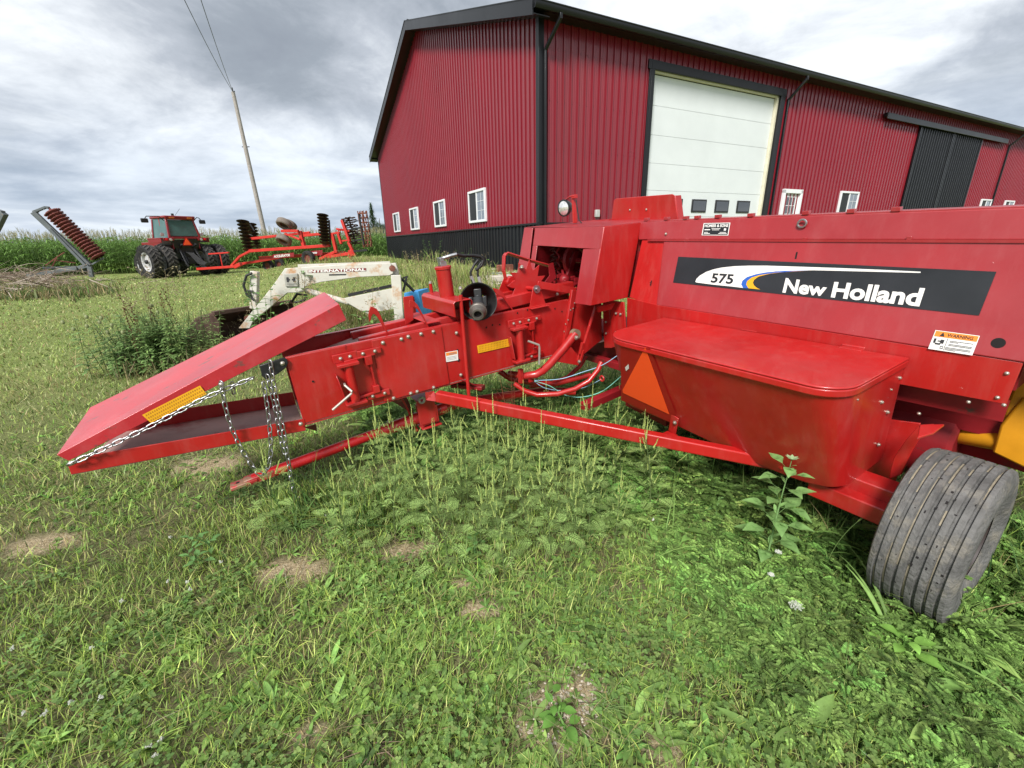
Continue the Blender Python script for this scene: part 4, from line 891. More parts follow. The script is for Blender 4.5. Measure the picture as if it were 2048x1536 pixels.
# work lamp on its mast, heat shield plate
lp = q(1129, 416, 2.5); m = MB(); ax_ = nrm(l(-1, .15, -.05))
m.lathe(lp - ax_ * .06, ax_, [(-.02, .03), (0, .045), (.045, .068), (.06, .072), (.075, .072), (.078, .062)], 26); lamp = m.build('work_lamp', BLACKP, baler, smooth=50)
m = MB(); m.lathe(lp + ax_ * .012, ax_, [(.0, .063), (.012, .045), (.018, .02), (.02, .0005)], 26); m.build('lamp_lens', LENS, lamp)
m = MB(); m.bar(q(1150, 446, 2.52), q(1147, 392, 2.52), .035, .02, (0, 1, 0)); m.box(q(1149, 393, 2.51), (.03, .05, .03)); m.tube([q(1149, 392, 2.5), q(1140, 393, 2.5), q(1129, 402, 2.52)], .008, 6); m.build('lamp_mast', RED, baler, bevel=.002)
m = MB(); m.tube([q(1152, 400, 2.5), q(1158, 440, 2.5), q(1163, 446, 2.5)], .005, 6); m.build('lamp_wire', BLACK, baler)
ap = 2.95; m = MB(); m.plate([q(1222, 446, ap), q(1228, 401, ap), q(1232, 397, ap), q(1345, 388, ap), q(1350, 391, ap), q(1356, 441, ap)], .008); m.plate([q(1350, 391, ap), q(1356, 441, ap), q(1356, 441, ap) + l(.07, .0, 0), q(1350, 391, ap) + l(.07, 0, 0)], .008); m.build('flywheel_guard', RED, baler, bevel=.004)
for x, y in ((1260, 420), (1293, 419)): bolt(q(x, y, ap - .006), (0, 0, radians(-90)), .7)
m = MB(); m.bar(q(1165, 446, 2.9), q(1220, 441, 2.9), .03, .03); m.build('deck_edge', REDF, baler)
# wheel
wr, ww = .370, .275; wa, wb1, wb0 = 2.32, 2.53, 2.255
wc_w = FA.world(l(wa, (wb0 + wb1) / 2, 0)); wc_w[2] = wr - .012; wc = FA.loc(wc_w)
prof = []; hw = ww / 2
gro = [-.105, -.07, -.035, 0, .035, .07, .105]
prof.append((-hw * .82, .19)); prof.append((-hw * 1.02, .25)); prof.append((-hw * 1.03, .31)); prof.append((-hw * .98, .345)); prof.append((-hw * .93, wr - .010))
for g_ in gro:
    rc = wr - .10 * (g_ ** 2) * 4
    prof += [(g_ - .0075, rc), (g_ - .0045, rc - .011), (g_ + .0045, rc - .011), (g_ + .0075, rc)]
prof += [(hw * .93, wr - .010), (hw * .98, .345), (hw * 1.03, .31), (hw * 1.02, .25), (hw * .82, .19)]
m = MB(); m.lathe(wc, l(0, 1, 0), prof, 96); tyre = m.build('wheel', TYRE, baler, smooth=30)
m = MB(); m.lathe(wc, l(0, 1, 0), [(hw * .8, .195), (hw * .7, .19), (hw * .5, .17), (hw * .3, .16), (hw * .3, .07), (hw * .55, .06), (hw * .55, .001)], 32); m.lathe(wc, l(0, 1, 0), [(-hw * .8, .195), (-hw * .4, .17), (-hw * .2, .16), (-hw * .2, .001)], 32); m.build('rim', mat('dark_rim', (.03, .02, .018), .6), tyre)
m = MB()
for g_ in gro:
    rc = wr - .10 * (g_ ** 2) * 4 - .0095
    for k in range(22):
        if RNG.random() < .35: continue
        t0 = RNG.uniform(0, 2 * pi); w0 = RNG.uniform(.0012, .0035); m.lathe(wc, l(0, 1, 0), [(g_ - w0, rc), (g_ + w0, rc)], 8, arc=(t0, t0 + RNG.uniform(.1, .5)))
m.build('groove_dirt', mat('tan_mud', (.24, .205, .145), .95, var=.3, vscale=30), tyre, smooth=0)
m = MB()   # dark chips laid on the tread, painting the shade of sipes
for g_ in (-.0875, -.0525, -.0175, .0175, .0525, .0875):
    for k in range(46):
        if RNG.random() < .58: continue
        th = k * 2 * pi / 46 + RNG.uniform(-.03, .03) + g_ * 3; rc = wr - .10 * (g_ ** 2) * 4 + .0002
        a_ = V(cos(th), 0, sin(th)); t_ = V(-sin(th), 0, cos(th)); p = wc + a_ * rc + l(0, g_ + RNG.uniform(-.011, .011), 0); w_ = RNG.uniform(.003, .014)
        m.box(p, (w_, .003 + RNG.random() * .006, .0008), (nrm(t_), V(0, 1, 0), a_))
m.build('sipe_shade', HOLE_SHADE, tyre, smooth=0)
# axle and wheel bracket
m = MB(); m.bar(l(2.28, 1.35, -.30), l(2.28, 2.27, -.30), .12, .10); m.bar(l(2.20, 1.9, -.36), l(2.2, 2.25, -.36), .10, .09); m.bar(l(2.1, 1.75, -.26), l(2.42, 1.9, -.26), .09, .05); m.build('axle_beam', RED, baler, bevel=.006)
m = MB(); m.plate([q(x, y, 2.36) for x, y in ((1838, 850), (1868, 848), (1846, 868), (1824, 905), (1804, 948), (1778, 958), (1788, 915), (1812, 880))], .014); m.prism([tp(x, y, .115) for x, y in ((1838, 854), (1888, 853), (1866, 870), (1834, 880))], V(0, 0, .012)); m.plate([q(x, y, 2.52) for x, y in ((1735, 900), (1775, 838), (1842, 846), (1812, 915), (1790, 965), (1735, 965))], .01); m.plate([l(2.43, 1.62, .05), l(2.43, 1.98, .10), l(2.43, 1.9, -.27), l(2.43, 1.6, -.27)], .010); m.build('axle_bracket', RED, baler, bevel=.003)
m = MB(); m.plate([l(2.56, 1.97, .17), l(2.56, 2.42, .18), l(2.56, 2.42, .08), l(2.56, 1.97, .07)], .008); m.box(l(3.0, 2.2, -.02), (.5, .7, .12)); m.bar(l(2.9, 1.9, -.2), l(2.9, 2.6, -.22), .08, .08); m.plate([l(3.1, 1.9, .1), l(3.1, 2.45, .1), l(3.1, 2.35, -.3), l(3.1, 1.9, -.3)], .01); m.build('inner_sheet', REDK, baler)

# twine hanging between guide and box
def strand(name, pts, m_, r=.003):
    P = [c(x, y, b) for x, y, b in pts]; out = []
    for i in range(len(P) - 1):
        p0, p1, p2, p3 = P[max(i - 1, 0)], P[i], P[i + 1], P[min(i + 2, len(P) - 1)]
        for k in range(8):
            t_ = k / 8; out.append(.5 * ((2 * p1) + (p2 - p0) * t_ + (2 * p0 - 5 * p1 + 4 * p2 - p3) * t_ ** 2 + (3 * p1 - p0 - 3 * p2 + p3) * t_ ** 3))
    out.append(P[-1]); mb = MB(); mb.tube([FA.world(p) for p in out], r, 6); return mb.build(name, m_)
tag(strand('twine', [(1069, 761, .06), (1120, 758, .12), (1160, 746, .2), (1205, 730, .35), (1243, 705, .5)], TWINE), 'pale blue twine running highest from the guide up to the box', 'twine')
tag(strand('twine', [(1069, 762, .06), (1100, 772, .1), (1130, 790, .15), (1165, 794, .25), (1205, 782, .35), (1243, 752, .5)], GREEN_TW), 'lowest pale blue-green twine sagging over the grass to the box', 'twine')
tag(strand('twine', [(1069, 763, .04), (1090, 776, .08), (1125, 781, .12), (1165, 776, .2), (1200, 760, .33)], TWINE, .0022), 'thin dark blue twine ending at the small red ring', 'twine')

# loose drive shaft end lying on the chamber
FD = Frame(FA.world(l(1.16, -.10, .45)), Av, -Bv, Uu)
pto = thing('drive_shaft', 'black drive shaft yoke inside a cone guard lying on the bale chamber', 'drive shaft', FD)
ctr = FD.pick(957, 603, 1, -.10); axd = nrm(FD.loc(CAM) - ctr); axd = nrm(axd + V(-.10, 0, -.05))
m = MB(); m.lathe(ctr - axd * .14, axd, [(0, .05), (.03, .085), (.16, .135), (.158, .128), (.032, .078), (.004, .045)], 36); go = m.build('shaft_guard', BLACK, pto, smooth=50)
e1_ = nrm(np.cross(axd, (0, 0, 1))); e2_ = nrm(np.cross(e1_, axd)); B3 = (e1_, axd, e2_)
m = MB(); oc = ctr + e2_ * .0
m.box(oc + e2_ * .06 - axd * .03, (.055, .07, .06), B3); m.tube([oc - axd * .08 + e2_ * .05, oc + e2_ * .02], .028, 12)
m.box(oc + e1_ * .05 + axd * .02, (.028, .10, .075), B3); m.box(oc - e1_ * .05 + axd * .02, (.028, .10, .075), B3); m.tube([oc + axd * .02, oc + axd * .09 - e2_ * .05], [.055, .042], 16); m.tube([oc - e1_ * .06 + axd * .02, oc + e1_ * .06 + axd * .02], .02, 12)
m.build('yoke', BLACKP, pto, bevel=.006, seg=3)
m = MB(); cc = oc + axd * .085 - e2_ * .052; a2 = nrm(axd - e2_ * .35)
m.lathe(cc, a2, [(0, .055), (.01, .062), (.035, .062), (.04, .055), (.055, .05), (.075, .042), (.085, .040), (.085, .028), (.05, .026)], 28); m.build('lock_collar', mat('worn_collar', (.13, .115, .10), .45, metal=.5, var=.25, vscale=30), pto, smooth=35)
m = MB(); m.lathe(cc, a2, [(.06, .027), (.0605, .0005)], 20); m.build('bore_shade', HOLE_SHADE, pto)  # dark disc paints the shade down the collar's bore
# ------------------------------------------------------------------ tractor
def gpt(x, y): return V(x, y, float(ground_z(x, y)))
fw = radians(-62); TX = yawv(fw + pi / 2); TY = yawv(fw)
tO = gpt(-20.35, 28.0); FT = Frame(tO, TX, TY, (0, 0, 1))
trac = thing('tractor', 'dark red cab tractor with dual rear wheels seen from behind at the corn edge', 'tractor', FT); trac.scale = (1.08, 1.08, 1.08)
def ag_tyre(cx_, cy_, r, w, par, name='wheel', lugs=22, rimc=GREYP):
    c_ = V(cx_, cy_, r - .03); m = MB(); h = w / 2
    m.lathe(c_, (1, 0, 0), [(-h * .7, r * .55), (-h, r * .72), (-h * 1.02, r * .86), (-h * .8, r * .945), (0, r * .955), (h * .8, r * .945), (h * 1.02, r * .86), (h, r * .72), (h * .7, r * .55)], 40)
    for k in range(lugs):
        for sgn in (-1, 1):
            th = (k + (.5 if sgn > 0 else 0)) * 2 * pi / lugs
            def pt(t_, x, rr): return c_ + V(x, cos(t_) * rr, sin(t_) * rr)
            P = []
            for rr in (r * .93, r * 1.0):
                P.append([pt(th - .055, sgn * -.01, rr), pt(th + .035, sgn * -.01, rr), pt(th + .035 + .26, sgn * h * .98, rr - (.03 if rr > r * .95 else 0)), pt(th - .035 + .20, sgn * h * .98, rr - (.03 if rr > r * .95 else 0))])
            a, b = P; m.add(a + b, [(0, 1, 2, 3), (4, 5, 6, 7), (0, 1, 5, 4), (1, 2, 6, 5), (2, 3, 7, 6), (3, 0, 4, 7)])
    lg = m; m = MB(); m.v, m.f = lg.v[:360], [f for f in lg.f if max(f) < 360]; g2 = MB(); g2.v, g2.f = lg.v[360:], [tuple(i - 360 for i in f) for f in lg.f if min(f) >= 360]
    o = m.build(name, TYREK, par, smooth=25); g2.build('tread_lugs', LUG, o, smooth=25)
    m = MB(); m.lathe(c_, (1, 0, 0), [(-h * .72, r * .56), (-h * .6, r * .5), (-h * .2, r * .45), (-h * .2, .12), (-h * .5, .11), (-h * .5, .001)], 28); m.lathe(c_, (1, 0, 0), [(h * .72, r * .56), (h * .6, r * .5), (h * .2, r * .45), (h * .2, .001)], 28); m.build('rim', rimc, o); return o
RIMW = mat('silver_rim', (.42, .42, .42), .5, var=.2, dirt=(.2, .15, .1), dscale=4, dthr=.55)
for x in (-1.78, -1.05, 1.05, 1.78): ag_tyre(x, 0, .90, .50, trac, rimc=RIMW)
for x in (-.95, .95): ag_tyre(x, 2.85, .66, .38, trac, lugs=18, rimc=RIMW)
m = MB(); m.box((0, .15, 1.0), (.72, .9, .75)); m.box((0, 1.5, .95), (.6, 2.2, .6)); m.tube([(-2.0, 0, .87), (2.0, 0, .87)], .11, 14); m.box((0, -.3, 1.05), (.5, .3, .5)); m.box((0, 2.85, .65), (1.6, .2, .2)); m.build('chassis', BLACKP, trac, bevel=.02)
m = MB(); m.plate([(-.62, -.42, 1.55), (.62, -.42, 1.55), (.80, -.5, 2.02), (-.80, -.5, 2.02)], .06); m.box((0, -.25, 1.5), (1.1, .35, .5)); m.box((0, .2, 1.75), (1.7, 1.3, .1)); m.build('rear_panel', BLACKP, trac, bevel=.02)
m = MB(); m.box((0, 2.6, 1.55), (.75, 2.3, .75)); m.box((0, 3.76, 1.4), (.7, .06, .9)); m.build('hood', TRACR, trac, bevel=.06)
m = MB()
for s in (-1, 1):
    m.prism([V(s * .62, -.62, 1.95), V(s * .62, -.62, 2.12), V(s * 1.12, -.6, 2.10), V(s * 1.12, -.6, 1.93)], V(0, .12, 0)); m.box((s * .95, .15, 2.08), (.62, 1.45, .06)); m.box((s * 1.22, .15, 1.96), (.05, 1.4, .22)); m.prism([V(s * .66, -.5, 1.5), V(s * .66, .9, 1.5), V(s * .66, .9, 2.1), V(s * .66, -.5, 2.1)], V(s * .03, 0, 0))
m.build('fender', TRACR, trac, bevel=.02)
for s in (-1, 1):
    m = MB(); m.lathe((s * .98, -.61, 2.02), (0, -1, 0), [(0, .065), (.02, .06), (.03, .001)], 14); m.build('tail_lamp', LAMPR, trac)
    m = MB(); m.lathe((s * .78, -.61, 2.01), (0, -1, 0), [(0, .075), (.02, .07), (.03, .001)], 14); m.build('work_lamp', LENS, trac)
    m = MB(); m.lathe((s * 1.02, -.35, 2.28), (0, -1, 0), [(-.08, .05), (0, .10), (.02, .10), (.03, .001)], 14); m.build('work_lamp', LENS, trac)
cab = MB(); zb_, zt_ = 2.10, 3.12
cn = [(-.78, -.52, zb_), (.78, -.52, zb_), (.84, 1.05, zb_), (-.84, 1.05, zb_)]; ct = [(-.66, -.38, zt_), (.66, -.38, zt_), (.70, .98, zt_), (-.70, .98, zt_)]
for a, b in zip(cn, ct): cab.bar(a, b, .10, .10, (0, 1, 0))
cab.bar((-.74, .25, zb_), (-.68, .3, zt_), .07, .07, (0, 1, 0)); cab.bar((.74, .25, zb_), (.68, .3, zt_), .07, .07, (0, 1, 0))
cab.bar(cn[0], cn[1], .08, .12); cab.bar(ct[0], ct[1], .1, .12); cab.build('cab_frame', TRACR, trac, bevel=.02)
m = MB(); m.box((0, .3, 3.20), (1.56, 1.62, .13)); m.prism([V(-.74, -.52, 3.05), V(.74, -.52, 3.05), V(.78, -.55, 3.26), V(-.78, -.55, 3.26)], V(0, .1, 0)); m.build('cab_roof', TRACR, trac, bevel=.05, seg=3)
for s in (-.45, .45):
    m = MB(); m.box((s, -.565, 3.15), (.26, .03, .07)); m.build('roof_lamp', LAMPA, trac, bevel=.01)
def pane(pts): m = MB(); m.plate(pts, .012); return m.build('cab_window', CABG, trac)
I = lambda a, b, f: tuple(np.array(a) * (1 - f) + np.array(b) * f)
pane([I(cn[0], ct[0], .1), I(cn[1], ct[1], .1), I(cn[1], ct[1], .93), I(cn[0], ct[0], .93)]); pane([cn[0], cn[3], ct[3], ct[0]]); pane([cn[1], cn[2], ct[2], ct[1]]); pane([cn[3], cn[2], ct[2], ct[3]])
m = MB(); m.box((0, .35, 2.35), (.5, .45, .5)); m.box((0, .15, 2.7), (.45, .1, .6)); m.tube([(.22 * cos(t_), .75 + .05 * sin(t_), 2.5 + .18 * sin(t_)) for t_ in np.linspace(0, 2 * pi, 14)[:-1]], .02, 6, closed=True); m.build('seat', BLACKP, trac, bevel=.03)
tri = [V(-.20, -.60, 1.72), V(.20, -.60, 1.72), V(0, -.60, 2.07)]; big = [V(-.27, -.595, 1.68), V(.27, -.595, 1.68), V(.03, -.595, 2.15), V(-.03, -.595, 2.15)]
m = MB(); m.plate(big, .008); e_ = m.build('slow_vehicle_emblem', MAROON, trac); m = MB(); m.plate(tri, .02); m.build('emblem_center', ORANGE, e_)
for s in (-1, 1):
    m = MB(); xr = 1.55 if s < 0 else 1.02; m.tube([(s * .74, -.3, 3.0), (s * .95, -.35, 3.22), (s * xr, -.4, 3.2), (s * (xr + .12), -.4, 3.05)], .022, 8); ao = m.build('mirror_arm', BLACKP, trac)
    m = MB(); m.box((s * (xr + .14), -.42, 2.98), (.34, .08, .22)); m.build('mirror', BLACKP, ao, bevel=.04, seg=3)
m = MB(); m.tube([(.0, .2, 3.25), (.0, .2, 3.42)], .07, 10); m.tube([(.1, .2, 3.3), (.5, .3, 3.7)], .008, 5); m.build('beacon', BLACKP, trac)
m = MB()
for s in (-1, 1):
    m.bar((s * .32, -.3, .95), (s * .48, -1.15, .55), .08, .1); m.bar((s * .38, -.35, 1.6), (s * .46, -.95, .65), .07, .07); m.bar((s * .3, -.35, 1.55), (s * .36, -.75, 1.75), .09, .09); m.tube([(s * .25, -.45, 1.3), (s * .3, -.8, .7)], .05, 8)
m.bar((0, -.3, .6), (0, -1.2, .52), .12, .05); m.box((0, -.5, .85), (.3, .3, .35)); m.build('hitch_linkage', BLACKP, trac, bevel=.01)
m = MB()
for k in range(6):
    x0 = -.15 + k * .05; m.tube([(x0, -.5, 1.35), (x0 - .03, -.95, 1.2), (x0 + .1, -1.3, .7 + .03 * k), (x0 + .25, -1.6, .62), (x0 + .3, -1.9, .75)], .018, 6)
build_loose(m, 'hydraulic_hose', BLACK, trac)
# ------------------------------------------------------------------ folded disc implement
dy = radians(104); DXv = yawv(dy); DYv = yawv(dy - pi / 2)
dO = gpt(-18.6, 26.7); FK = Frame(dO, DXv, DYv, (0, 0, 1))
disk = thing('disc_harrow', 'orange red folding disc implement with raised gangs hitched behind the tractor', 'implement', FK)
k_ = lambda x, y, d=0.: FK.pick(x, y, 1, d)
def kbar(mb, x0, y0, x1, y1, w=.14, h=.14, d0=0., d1=None): mb.bar(k_(x0, y0, d0), k_(x1, y1, d0 if d1 is None else d1), w, h)
m = MB()
kbar(m, 395, 538, 470, 533, .16, .14); kbar(m, 463, 532, 480, 513, .14, .12); kbar(m, 480, 513, 505, 500, .14, .12); kbar(m, 470, 534, 482, 528, .2, .2)
kbar(m, 500, 502, 660, 491, .2, .16); kbar(m, 520, 516, 690, 506, .2, .18, .6); kbar(m, 482, 528, 560, 515, .14, .14, .5)
kbar(m, 640, 518, 672, 503, .14, .14); kbar(m, 655, 514, 700, 507, .14, .16)
m.build('main_frame', ORED, disk, bevel=.015)
m = MB(); kbar(m, 418, 508, 458, 505, .12, .08); kbar(m, 440, 508, 445, 532, .05, .05); build_loose(m, 'jack_stand', ORED, disk, bevel=.01)
m = MB()   # raised wings
kbar(m, 497, 478, 552, 472, .14, .14, .3); kbar(m, 552, 472, 620, 465, .12, .12, .3); kbar(m, 563, 462, 597, 462, .14, .14, -.2); kbar(m, 570, 467, 600, 479, .1, .1, -.2)
kbar(m, 600, 462, 608, 492, .18, .18); kbar(m, 608, 471, 652, 467, .16, .14); kbar(m, 664, 466, 673, 506, .14, .16); kbar(m, 660, 468, 680, 465, .1, .1); kbar(m, 675, 463, 683, 488, .14, .12); kbar(m, 676, 460, 694, 459, .1, .1)
kbar(m, 684, 440, 700, 485, .16, .14); kbar(m, 697, 484, 710, 512, .14, .14); kbar(m, 700, 500, 706, 512, .2, .2); kbar(m, 690, 505, 705, 520, .1, .08); kbar(m, 684, 482, 699, 480, .08, .08); kbar(m, 673, 458, 700, 462, .1, .1)
m.build('wing_frame', ORED, disk, bevel=.015)
m = MB(); a, b = k_(520, 512, -.13), k_(600, 506, -.13); m.build  # lettering on the frame beam
def ktext(txt, x0, y0, x1, y1, x2, y2, x3, y3, d):
    me = MB(); text_quad(me, txt, k_(x0, y0, d), k_(x1, y1, d), k_(x2, y2, d), k_(x3, y3, d), bold=.02); return me.build('frame_lettering', DECW, disk, smooth=0, recalc=False)
m = MB(); m.plate([k_(546, 517, -.05), k_(588, 513, -.05), k_(588, 505, -.05), k_(546, 509, -.05)], .02); m.plate([k_(610, 513, -.05), k_(645, 510, -.05), k_(645, 500, -.05), k_(610, 503, -.05)], .02); build_loose(m, 'side_plate', TRACR, disk)
ktext('ACCELERATOR', 548, 515.5, 580, 512.5, 580, 507.5, 548, 510.5, -.075); ktext('6000', 620, 508.5, 634, 507.3, 634, 503.5, 620, 504.7, -.075)
def gang(x0, y0, x1, y1, n_, r, d, name, mt, kind='disc'):
    a, b = k_(x0, y0, d), k_(x1, y1, d); ax = nrm(b - a); L_ = np.linalg.norm(b - a); m = MB()
    m.tube([a, b], .045, 8)
    for i in range(n_):
        p = a + ax * L_ * (i + .5) / n_; tl = nrm(ax + V(.12, -.28, 0))
        if kind == 'disc': m.lathe(p, tl, [(-.05, r), (-.01, r * .75), (.03, r * .35), (.04, .02), (.03, r * .35), (0, r * .75), (-.045, r)], 18)
        elif kind == 'star':
            for j in range(8):
                t_ = 2 * pi * j / 8 + i * .5; u_ = nrm(np.cross(ax, (0, 1, 0))); w_ = np.cross(ax, u_)
                m.bar(p, p + (u_ * cos(t_) + w_ * sin(t_)) * r * RNG.uniform(.8, 1.15) + ax * RNG.uniform(-.05, .05), .05, .05)
        elif kind == 'basket': m.lathe(p, ax, [(-.02, r), (-.02, r * .85), (.02, r * .85), (.02, r), (-.02, r)], 18)
    if kind == 'basket':
        u_ = nrm(np.cross(ax, (0, 1, 0))); w_ = np.cross(ax, u_)
        for j in range(9):
            P = [a + ax * L_ * f_ + (u_ * cos(2 * pi * j / 9 + f_ * 1.8) + w_ * sin(2 * pi * j / 9 + f_ * 1.8)) * r for f_ in np.linspace(0, 1, 8)]; m.tube(P, .022, 5)
    return m.build(name, mt, disk, smooth=30)
gang(485, 441, 499, 505, 9, .33, .2, 'disc_gang', RUSTD); gang(503, 447, 515, 497, 8, .26, 1.3, 'disc_gang', RUSTD); gang(645, 429, 651, 490, 10, .30, -.2, 'disc_gang', RUSTD)
gang(697, 434, 712, 488, 12, .40, .3, 'tine_reel', RUSTD, 'star'); gang(724, 422, 736, 494, 8, .24, .2, 'rolling_basket', RUST, 'basket'); gang(640, 522, 680, 519, 5, .3, .8, 'disc_gang', RUST)
m = MB(); kbar(m, 658, 440, 661, 490, .07, .07, -.1); kbar(m, 718, 428, 728, 490, .07, .07, -.1); kbar(m, 703, 458, 724, 455, .08, .08); kbar(m, 705, 482, 727, 478, .08, .08); kbar(m, 703, 503, 735, 500, .12, .1); kbar(m, 500, 448, 509, 462, .05, .05); build_loose(m, 'gang_mount', BLACKP, disk)
def ktyre(x, y, r, w, d, ax, mt, rim=GREYP):
    p = k_(x, y, d); m = MB(); h = w / 2; ax = nrm(ax)
    m.lathe(p, ax, [(-h * .6, r * .52), (-h, r * .68), (-h, r * .9), (-h * .7, r), (h * .7, r), (h, r * .9), (h, r * .68), (h * .6, r * .52)], 30); o = m.build('wheel', mt, disk, smooth=40)
    m = MB(); m.lathe(p, ax, [(-h * .6, r * .53), (-h * .2, r * .4), (-h * .2, .001)], 20); m.lathe(p, ax, [(h * .6, r * .53), (h * .2, r * .4), (h * .2, .001)], 20); m.build('rim', rim, o)
ktyre(569, 448, .42, .30, .0, (.1, .62, .8), TYREG, RUSTD); ktyre(579, 450, .40, .26, .9, (.1, .62, .8), TYREG, RUSTD); ktyre(568, 480, .41, .30, .0, (.1, .62, .8), TYREG, RUSTD)
ktyre(617, 517, .41, .26, -.3, (.15, 1, .0), TYREK, RUSTR); ktyre(537, 532, .38, .24, .9, (.15, 1, 0), TYREK, RUSTR); ktyre(560, 530, .36, .24, 1.6, (.15, 1, 0), TYREK, RUSTR)

# ------------------------------------------------------------------ cultipacker arm at the left
pO = gpt(-23.0, 24.6); FP = Frame(pO, (cos(.35), sin(.35), 0), (-sin(.35), cos(.35), 0), (0, 0, 1))
pk = thing('cultipacker', 'weathered grey raised wing with rusty red ridged roller leaning right', 'implement', FP)
z_ = lambda x, y, d=0.: FP.pick(x, y, 1, d)
ZL = lambda x, y: (x / 6.983, 380 + y / 6.983)
def zb2(mb, x0, y0, x1, y1, w=.16, h=.16, d=0.): mb.bar(z_(*ZL(x0, y0), d), z_(*ZL(x1, y1), d), w, h)
m = MB(); zb2(m, 465, 310, 1260, 1060, .2, .24); zb2(m, 465, 310, 640, 240, .16, .12); zb2(m, 640, 240, 690, 250, .14, .12); zb2(m, 500, 330, 540, 290, .1, .08); zb2(m, 690, 540, 1200, 1060, .1, .14, -.12); zb2(m, 1270, 1050, 1450, 950, .1, .08); m.build('wing_arm', GREYP, pk, bevel=.02)
m = MB(); a, b = z_(*ZL(720, 300)), z_(*ZL(1395, 945)); ax = nrm(b - a); L_ = np.linalg.norm(b - a); m.tube([z_(*ZL(670, 240)), b], .06, 8)
for i in range(17):
    p = a + ax * L_ * (i + .3) / 17; m.lathe(p, ax, [(-.075, .27), (-.02, .34), (.0, .36), (.02, .34), (.075, .27)], 22)
    for j in range(16):
        t_ = 2 * pi * j / 16 + i * .3; u_ = nrm(np.cross(ax, (0, 1, 0))); w_ = np.cross(ax, u_); m.box(p + (u_ * cos(t_) + w_ * sin(t_)) * .37, (.04, .05, .05))
m.build('ridged_roller', RUSTR, pk, smooth=30)
m = MB(); zb2(m, 380, 1195, 1080, 1095, .16, .18); zb2(m, 600, 1090, 1190, 1075, .14, .12, .5); zb2(m, 900, 1130, 1280, 1110, .14, .2, .2); zb2(m, 1250, 1070, 1285, 1215, .18, .2, -.1); zb2(m, 1110, 1090, 1250, 1050, .3, .2); m.build('base_frame', GREYP, pk, bevel=.02)
m = MB(); zb2(m, 640, 1050, 820, 920, .05, .05, .6); zb2(m, 820, 920, 900, 870, .05, .05, .6); zb2(m, 760, 980, 1060, 1020, .06, .06, .6); zb2(m, 720, 1090, 800, 930, .05, .05, .5); m.build('rusty_brace', RUST, pk)
FQ = Frame(gpt(-27.5, 22.6), (1, 0, 0), (0, 1, 0), (0, 0, 1)); p2_ = thing('cultipacker', 'grey steel arm end cut off by the left edge of the view', 'implement', FQ)
y_ = lambda x, y, d=0.: FQ.pick(x, y, 1, d)
m = MB(); m.bar(y_(7, 425), y_(-40, 520), .24, .3); m.bar(y_(7, 425), y_(-20, 416), .2, .14); m.bar(y_(-40, 520), y_(-60, 570), .24, .3); m.build('wing_arm', GREYP, p2_, bevel=.02)
# ------------------------------------------------------------------ utility pole and wires
def depth_pt(x, y, dist):      # point on a sight line at a horizontal distance
    d = ray(x, y); return CAM + d * dist / np.hypot(d[0], d[1])
pb_ = depth_pt(531, 468, 52); pb_[2] = .3; pt2 = depth_pt(466, 184, 52.0)
pole = thing('utility_pole', 'tall grey wooden utility pole leaning left behind the corn field', 'utility pole', loc=pb_)
m = MB(); top_ = pt2 - pb_; m.tube([(0, 0, 0), top_ * .5, top_], [.22, .19, .15], 12); m.build('pole_shaft', WOOD, pole)
m = MB(); m.tube([top_ * .985 + V(-.15, 0, .0), top_ * .985 + V(.15, 0, .3)], .05, 6); m.tube([top_ * .7 + V(-.3, 0, 0), top_ * .7 + V(.4, 0, 0)], .04, 6); m.tube([top_ * .99, top_ * .99 + V(0, 0, .5)], .04, 6); m.build('insulator', BLACKP, pole)
for px_, lab in ((366, 'left of two thin overhead wires running up from the pole top'), (400, 'right of two thin overhead wires running up from the pole top')):
    e1 = depth_pt(px_, -6, 30); m = MB(); P = []
    for f_ in np.linspace(0, 1, 14): p = pt2 * (1 - f_) + e1 * f_; p = p - V(0, 0, 1.0 * 4 * f_ * (1 - f_) * .25); P.append(p)
    e2 = P[-1] + (P[-1] - P[-2]) * 14; m.tube(P + [e2], .02, 5); tag(m.build('overhead_wire', BLACKP), lab, 'wire', 'overhead wires from the pole')
